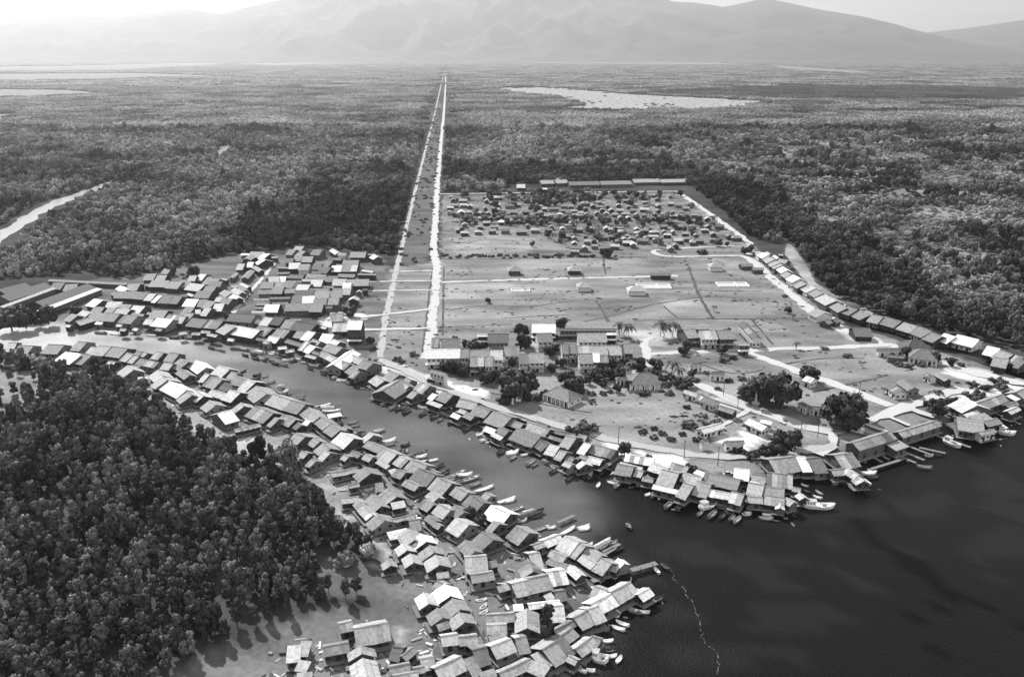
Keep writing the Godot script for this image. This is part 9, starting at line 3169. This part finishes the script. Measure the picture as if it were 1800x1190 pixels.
	road("footpath",1.1,PackedVector2Array([Vector2(16.3,-806.6),Vector2(50.3,-742.0),Vector2(49.4,-690.7)]),1.712)
	road("footpath",1.0,PackedVector2Array([Vector2(93.0,-866.3),Vector2(114.1,-806.6),Vector2(121.6,-716.6)]),1.724)
	road("footpath",1.0,PackedVector2Array([Vector2(162.7,-866.3),Vector2(171.1,-792.8),Vector2(178.3,-730.3)]),1.736)
	road("footpath",0.9,PackedVector2Array([Vector2(-11.2,-389.6),Vector2(8.2,-378.8),Vector2(22.7,-369.8),Vector2(37.0,-365.1)]),1.748)
	road("footpath",1.0,PackedVector2Array([Vector2(146.6,-430.0),Vector2(168.6,-440.8),Vector2(192.9,-439.0)]),1.760)
	ditch(1.6,PackedVector2Array([Vector2(44.5,-505.5),Vector2(60.8,-516.3),Vector2(94.7,-545.9),Vector2(130.0,-562.6)]),1.310)
	ditch(1.6,PackedVector2Array([Vector2(56.8,-554.2),Vector2(60.0,-505.5)]),1.314)
	ditch(1.5,PackedVector2Array([Vector2(100.2,-540.5),Vector2(104.2,-515.1)]),1.318)
	ditch(2.2,PackedVector2Array([Vector2(138.4,-651.1),Vector2(130.4,-583.4),Vector2(125.9,-512.6)]),1.322)
	ditch(1.5,PackedVector2Array([Vector2(3.1,-555.6),Vector2(21.3,-558.4)]),1.326)
	ditch(1.8,PackedVector2Array([Vector2(135.0,-578.8),Vector2(175.4,-577.3)]),1.330)
	ditch(3.0,PackedVector2Array([Vector2(-56.1,-674.3),Vector2(0.0,-676.3),Vector2(46.4,-680.4),Vector2(111.6,-682.4)]),1.334)
	ditch(1.3,PackedVector2Array([Vector2(-44.5,-554.2),Vector2(1.9,-557.0)]),1.338)
	ditch(1.4,PackedVector2Array([Vector2(-5.0,-513.8),Vector2(36.3,-521.2)]),1.342)
	ditch(1.4,PackedVector2Array([Vector2(78.0,-507.8),Vector2(121.6,-512.6),Vector2(153.1,-510.2)]),1.346)
	ditch(1.5,PackedVector2Array([Vector2(74.2,-680.4),Vector2(70.8,-625.8)]),1.350)
	ditch(1.4,PackedVector2Array([Vector2(150.2,-512.6),Vector2(149.8,-462.0)]),1.354)
	ditch(1.3,PackedVector2Array([Vector2(-41.9,-495.1),Vector2(0.0,-500.8)]),1.358)
	ditch(1.4,PackedVector2Array([Vector2(-53.1,-647.4),Vector2(-41.0,-478.5)]),1.362)
	ditch(1.2,PackedVector2Array([Vector2(-62.0,-647.4),Vector2(-50.1,-448.3)]),1.366)
	ditch(1.5,PackedVector2Array([Vector2(148.4,-389.6),Vector2(194.5,-413.0)]),1.370)
	ditch(1.2,PackedVector2Array([Vector2(114.6,-368.5),Vector2(144.3,-340.3)]),1.374)
	ditch(1.2,PackedVector2Array([Vector2(89.6,-389.6),Vector2(112.8,-361.9)]),1.378)
	ditch(1.4,PackedVector2Array([Vector2(125.9,-512.6),Vector2(186.0,-512.6)]),1.382)
	build_wake(PackedVector2Array([Vector2(50.6,-240.4),Vector2(52.6,-233.4),Vector2(55.1,-225.6),Vector2(56.0,-216.6),Vector2(55.9,-206.6),Vector2(57.1,-198.7),Vector2(56.8,-190.6)]))
	build_quarter()
	build_block()
	build_centre()
	build_bungalow()
	build_creek()
	build_depot()
	build_village()
	build_far()
	build_wharf()
	build_near()
	walkway("boardwalk", "long narrow plank boardwalk running down through the near-bank village", PackedVector2Array([Vector2(-51.1,-301.2),Vector2(-42.7,-284.9),Vector2(-36.6,-272.0),Vector2(-30.4,-256.8),Vector2(-24.3,-242.9),Vector2(-18.2,-228.7),Vector2(-12.1,-213.1),Vector2(-8.5,-204.0),Vector2(-7.4,-194.4)]), 2.2, 1.62, "boardwalk")
	walkway("boardwalk", "plank boardwalk between the upstream rows of the near-bank village", PackedVector2Array([Vector2(-170.1,-418.9),Vector2(-139.7,-388.9),Vector2(-114.0,-366.4),Vector2(-90.3,-343.8),Vector2(-68.4,-320.2),Vector2(-51.1,-301.2)]), 1.8, 1.6, "boardwalk")
	walkway("pier", "long plank pier with posts reaching into the open water", PackedVector2Array([Vector2(25.2,-231.1),Vector2(34.7,-235.4),Vector2(47.4,-241.2)]), 2.2, 1.7, "pier")
	walkway("footbridge", "pale footbridge between the two far-bank house rows", PackedVector2Array([Vector2(34.4,-305.0),Vector2(39.6,-311.0),Vector2(46.1,-319.2)]), 1.8, 2.2, "footbridge")
	jetty("jetty","plank jetty beside the second wharf shed",PackedVector2Array([Vector2(172.7,-328.0),Vector2(181.2,-322.5)]),1.5)
	jetty("jetty","longest plank jetty of the wharf with moored trawler",PackedVector2Array([Vector2(184.9,-341.0),Vector2(194.6,-328.0)]),1.5)
	jetty("jetty","plank jetty below the small wharf shed",PackedVector2Array([Vector2(167.9,-330.7),Vector2(175.0,-320.4)]),1.5)
	jetty("jetty","short jetty under the small wharf shed",PackedVector2Array([Vector2(164.6,-323.1),Vector2(169.5,-316.2)]),1.5)
	jetty("jetty","outermost short jetty of the dark wharf shed",PackedVector2Array([Vector2(161.0,-319.9),Vector2(164.9,-313.7)]),1.5)
	jetty("jetty","plank walkway from the dark wharf shed",PackedVector2Array([Vector2(148.8,-320.4),Vector2(151.4,-314.2)]),1.5)
	jetty("jetty","broad landing stage off the dark wharf shed",PackedVector2Array([Vector2(144.3,-308.2),Vector2(162.3,-317.8)]),1.5)
	jetty("jetty","pale jetty at the right end of the wharf",PackedVector2Array([Vector2(224.5,-364.7),Vector2(229.1,-351.9)]),1.5)
	jetty("jetty","jetty by the broad white roof of the near bank",PackedVector2Array([Vector2(16.2,-267.0),Vector2(22.6,-272.2)]),1.5)
	jetty("jetty","upper of three jetties above the long pier",PackedVector2Array([Vector2(27.2,-249.5),Vector2(34.0,-255.8)]),1.5)
	jetty("jetty","middle of three jetties above the long pier",PackedVector2Array([Vector2(30.5,-248.1),Vector2(36.8,-253.3)]),1.5)
	jetty("jetty","lowest of three jetties above the long pier",PackedVector2Array([Vector2(29.4,-245.4),Vector2(35.0,-250.9)]),1.5)
	build_boats()
	tree_parts()
	build_trees()
	build_village_trees()
	car("dark car on the avenue beside the two huge trees",102.3,-392.6,-25,3)
	car("grey car in the tree shade on the avenue",110.8,-381.6,-25,4)
	car("white car at the crossroads below the huge tree",144.4,-351.1,20,9)
	car("pale car behind the tall white house",85.5,-302.7,8,8)
	car("white van parked under the huge tree",153.1,-357.4,20,9)
	lorry("long pale lorry parked on the wharf grass",152.4,-341.4,-35)
	pole("thin wooden utility pole beside the river avenue",124.8,-336.2)
	pole("thin wooden utility pole below the two huge trees",106.2,-369.8)
	pole("thin wooden utility pole at the wharf crossroads",133.2,-338.5)
	pole("thin wooden utility pole by the dark car",103.1,-385.2)
	pole("thin wooden utility pole on the sandy landing",71.0,-317.7)
	pole("thin wooden utility pole beside the bare yard",45.4,-330.6)
	pole("thin wooden utility pole along the grass verge of the crossroads",167.9,-382.3)
	pole("thin wooden utility pole on the strip above the point",83.5,-311.5)
	monument(116.4,-376.0)
	foundation("white square house foundation beside the rounded field roof",101.2,-589.5,26,14)
	foundation("white house foundation in the far right field",158.8,-594.3,24,13)
	foundation("small half-built foundation below the first field road",6.0,-578.8,14,8)
	build_swamp_forest()
	build_forest()
	build_tufts()
	build_clutter()

var SUN_FROM := Vector3(sin(deg_to_rad(-34.0)) * cos(deg_to_rad(43.0)), sin(deg_to_rad(43.0)), -cos(deg_to_rad(-34.0)) * cos(deg_to_rad(43.0))).normalized()

func sky_texture() -> ImageTexture:
	# grey air: white towards the horizon and round the sun, darker overhead; soft thin cloud
	var im := Image.create(512, 256, false, Image.FORMAT_RGBF)
	var cl := FastNoiseLite.new()
	cl.seed = 3
	cl.frequency = 1.6
	cl.fractal_octaves = 4
	for y in 256:
		var e := PI * (0.5 - (y + 0.5) / 256.0)
		for x in 512:
			var a := TAU * ((x + 0.5) / 512.0) - PI
			# the panorama's middle looks along -z
			var d := Vector3(sin(a) * cos(e), sin(e), -cos(a) * cos(e))
			var up := maxf(0.0, sin(e))
			var g := lerpf(1.16, 0.13, 1.0 - exp(-up * 5.5))
			var s := acos(clampf(d.dot(SUN_FROM), -1.0, 1.0))
			g += 4.4 * exp(-s * 2.8)
			g *= 1.0 + 0.07 * cl.get_noise_3dv(d * Vector3(1, 3, 1))
			im.set_pixel(x, y, Color(g, g, g))
	return ImageTexture.create_from_image(im)
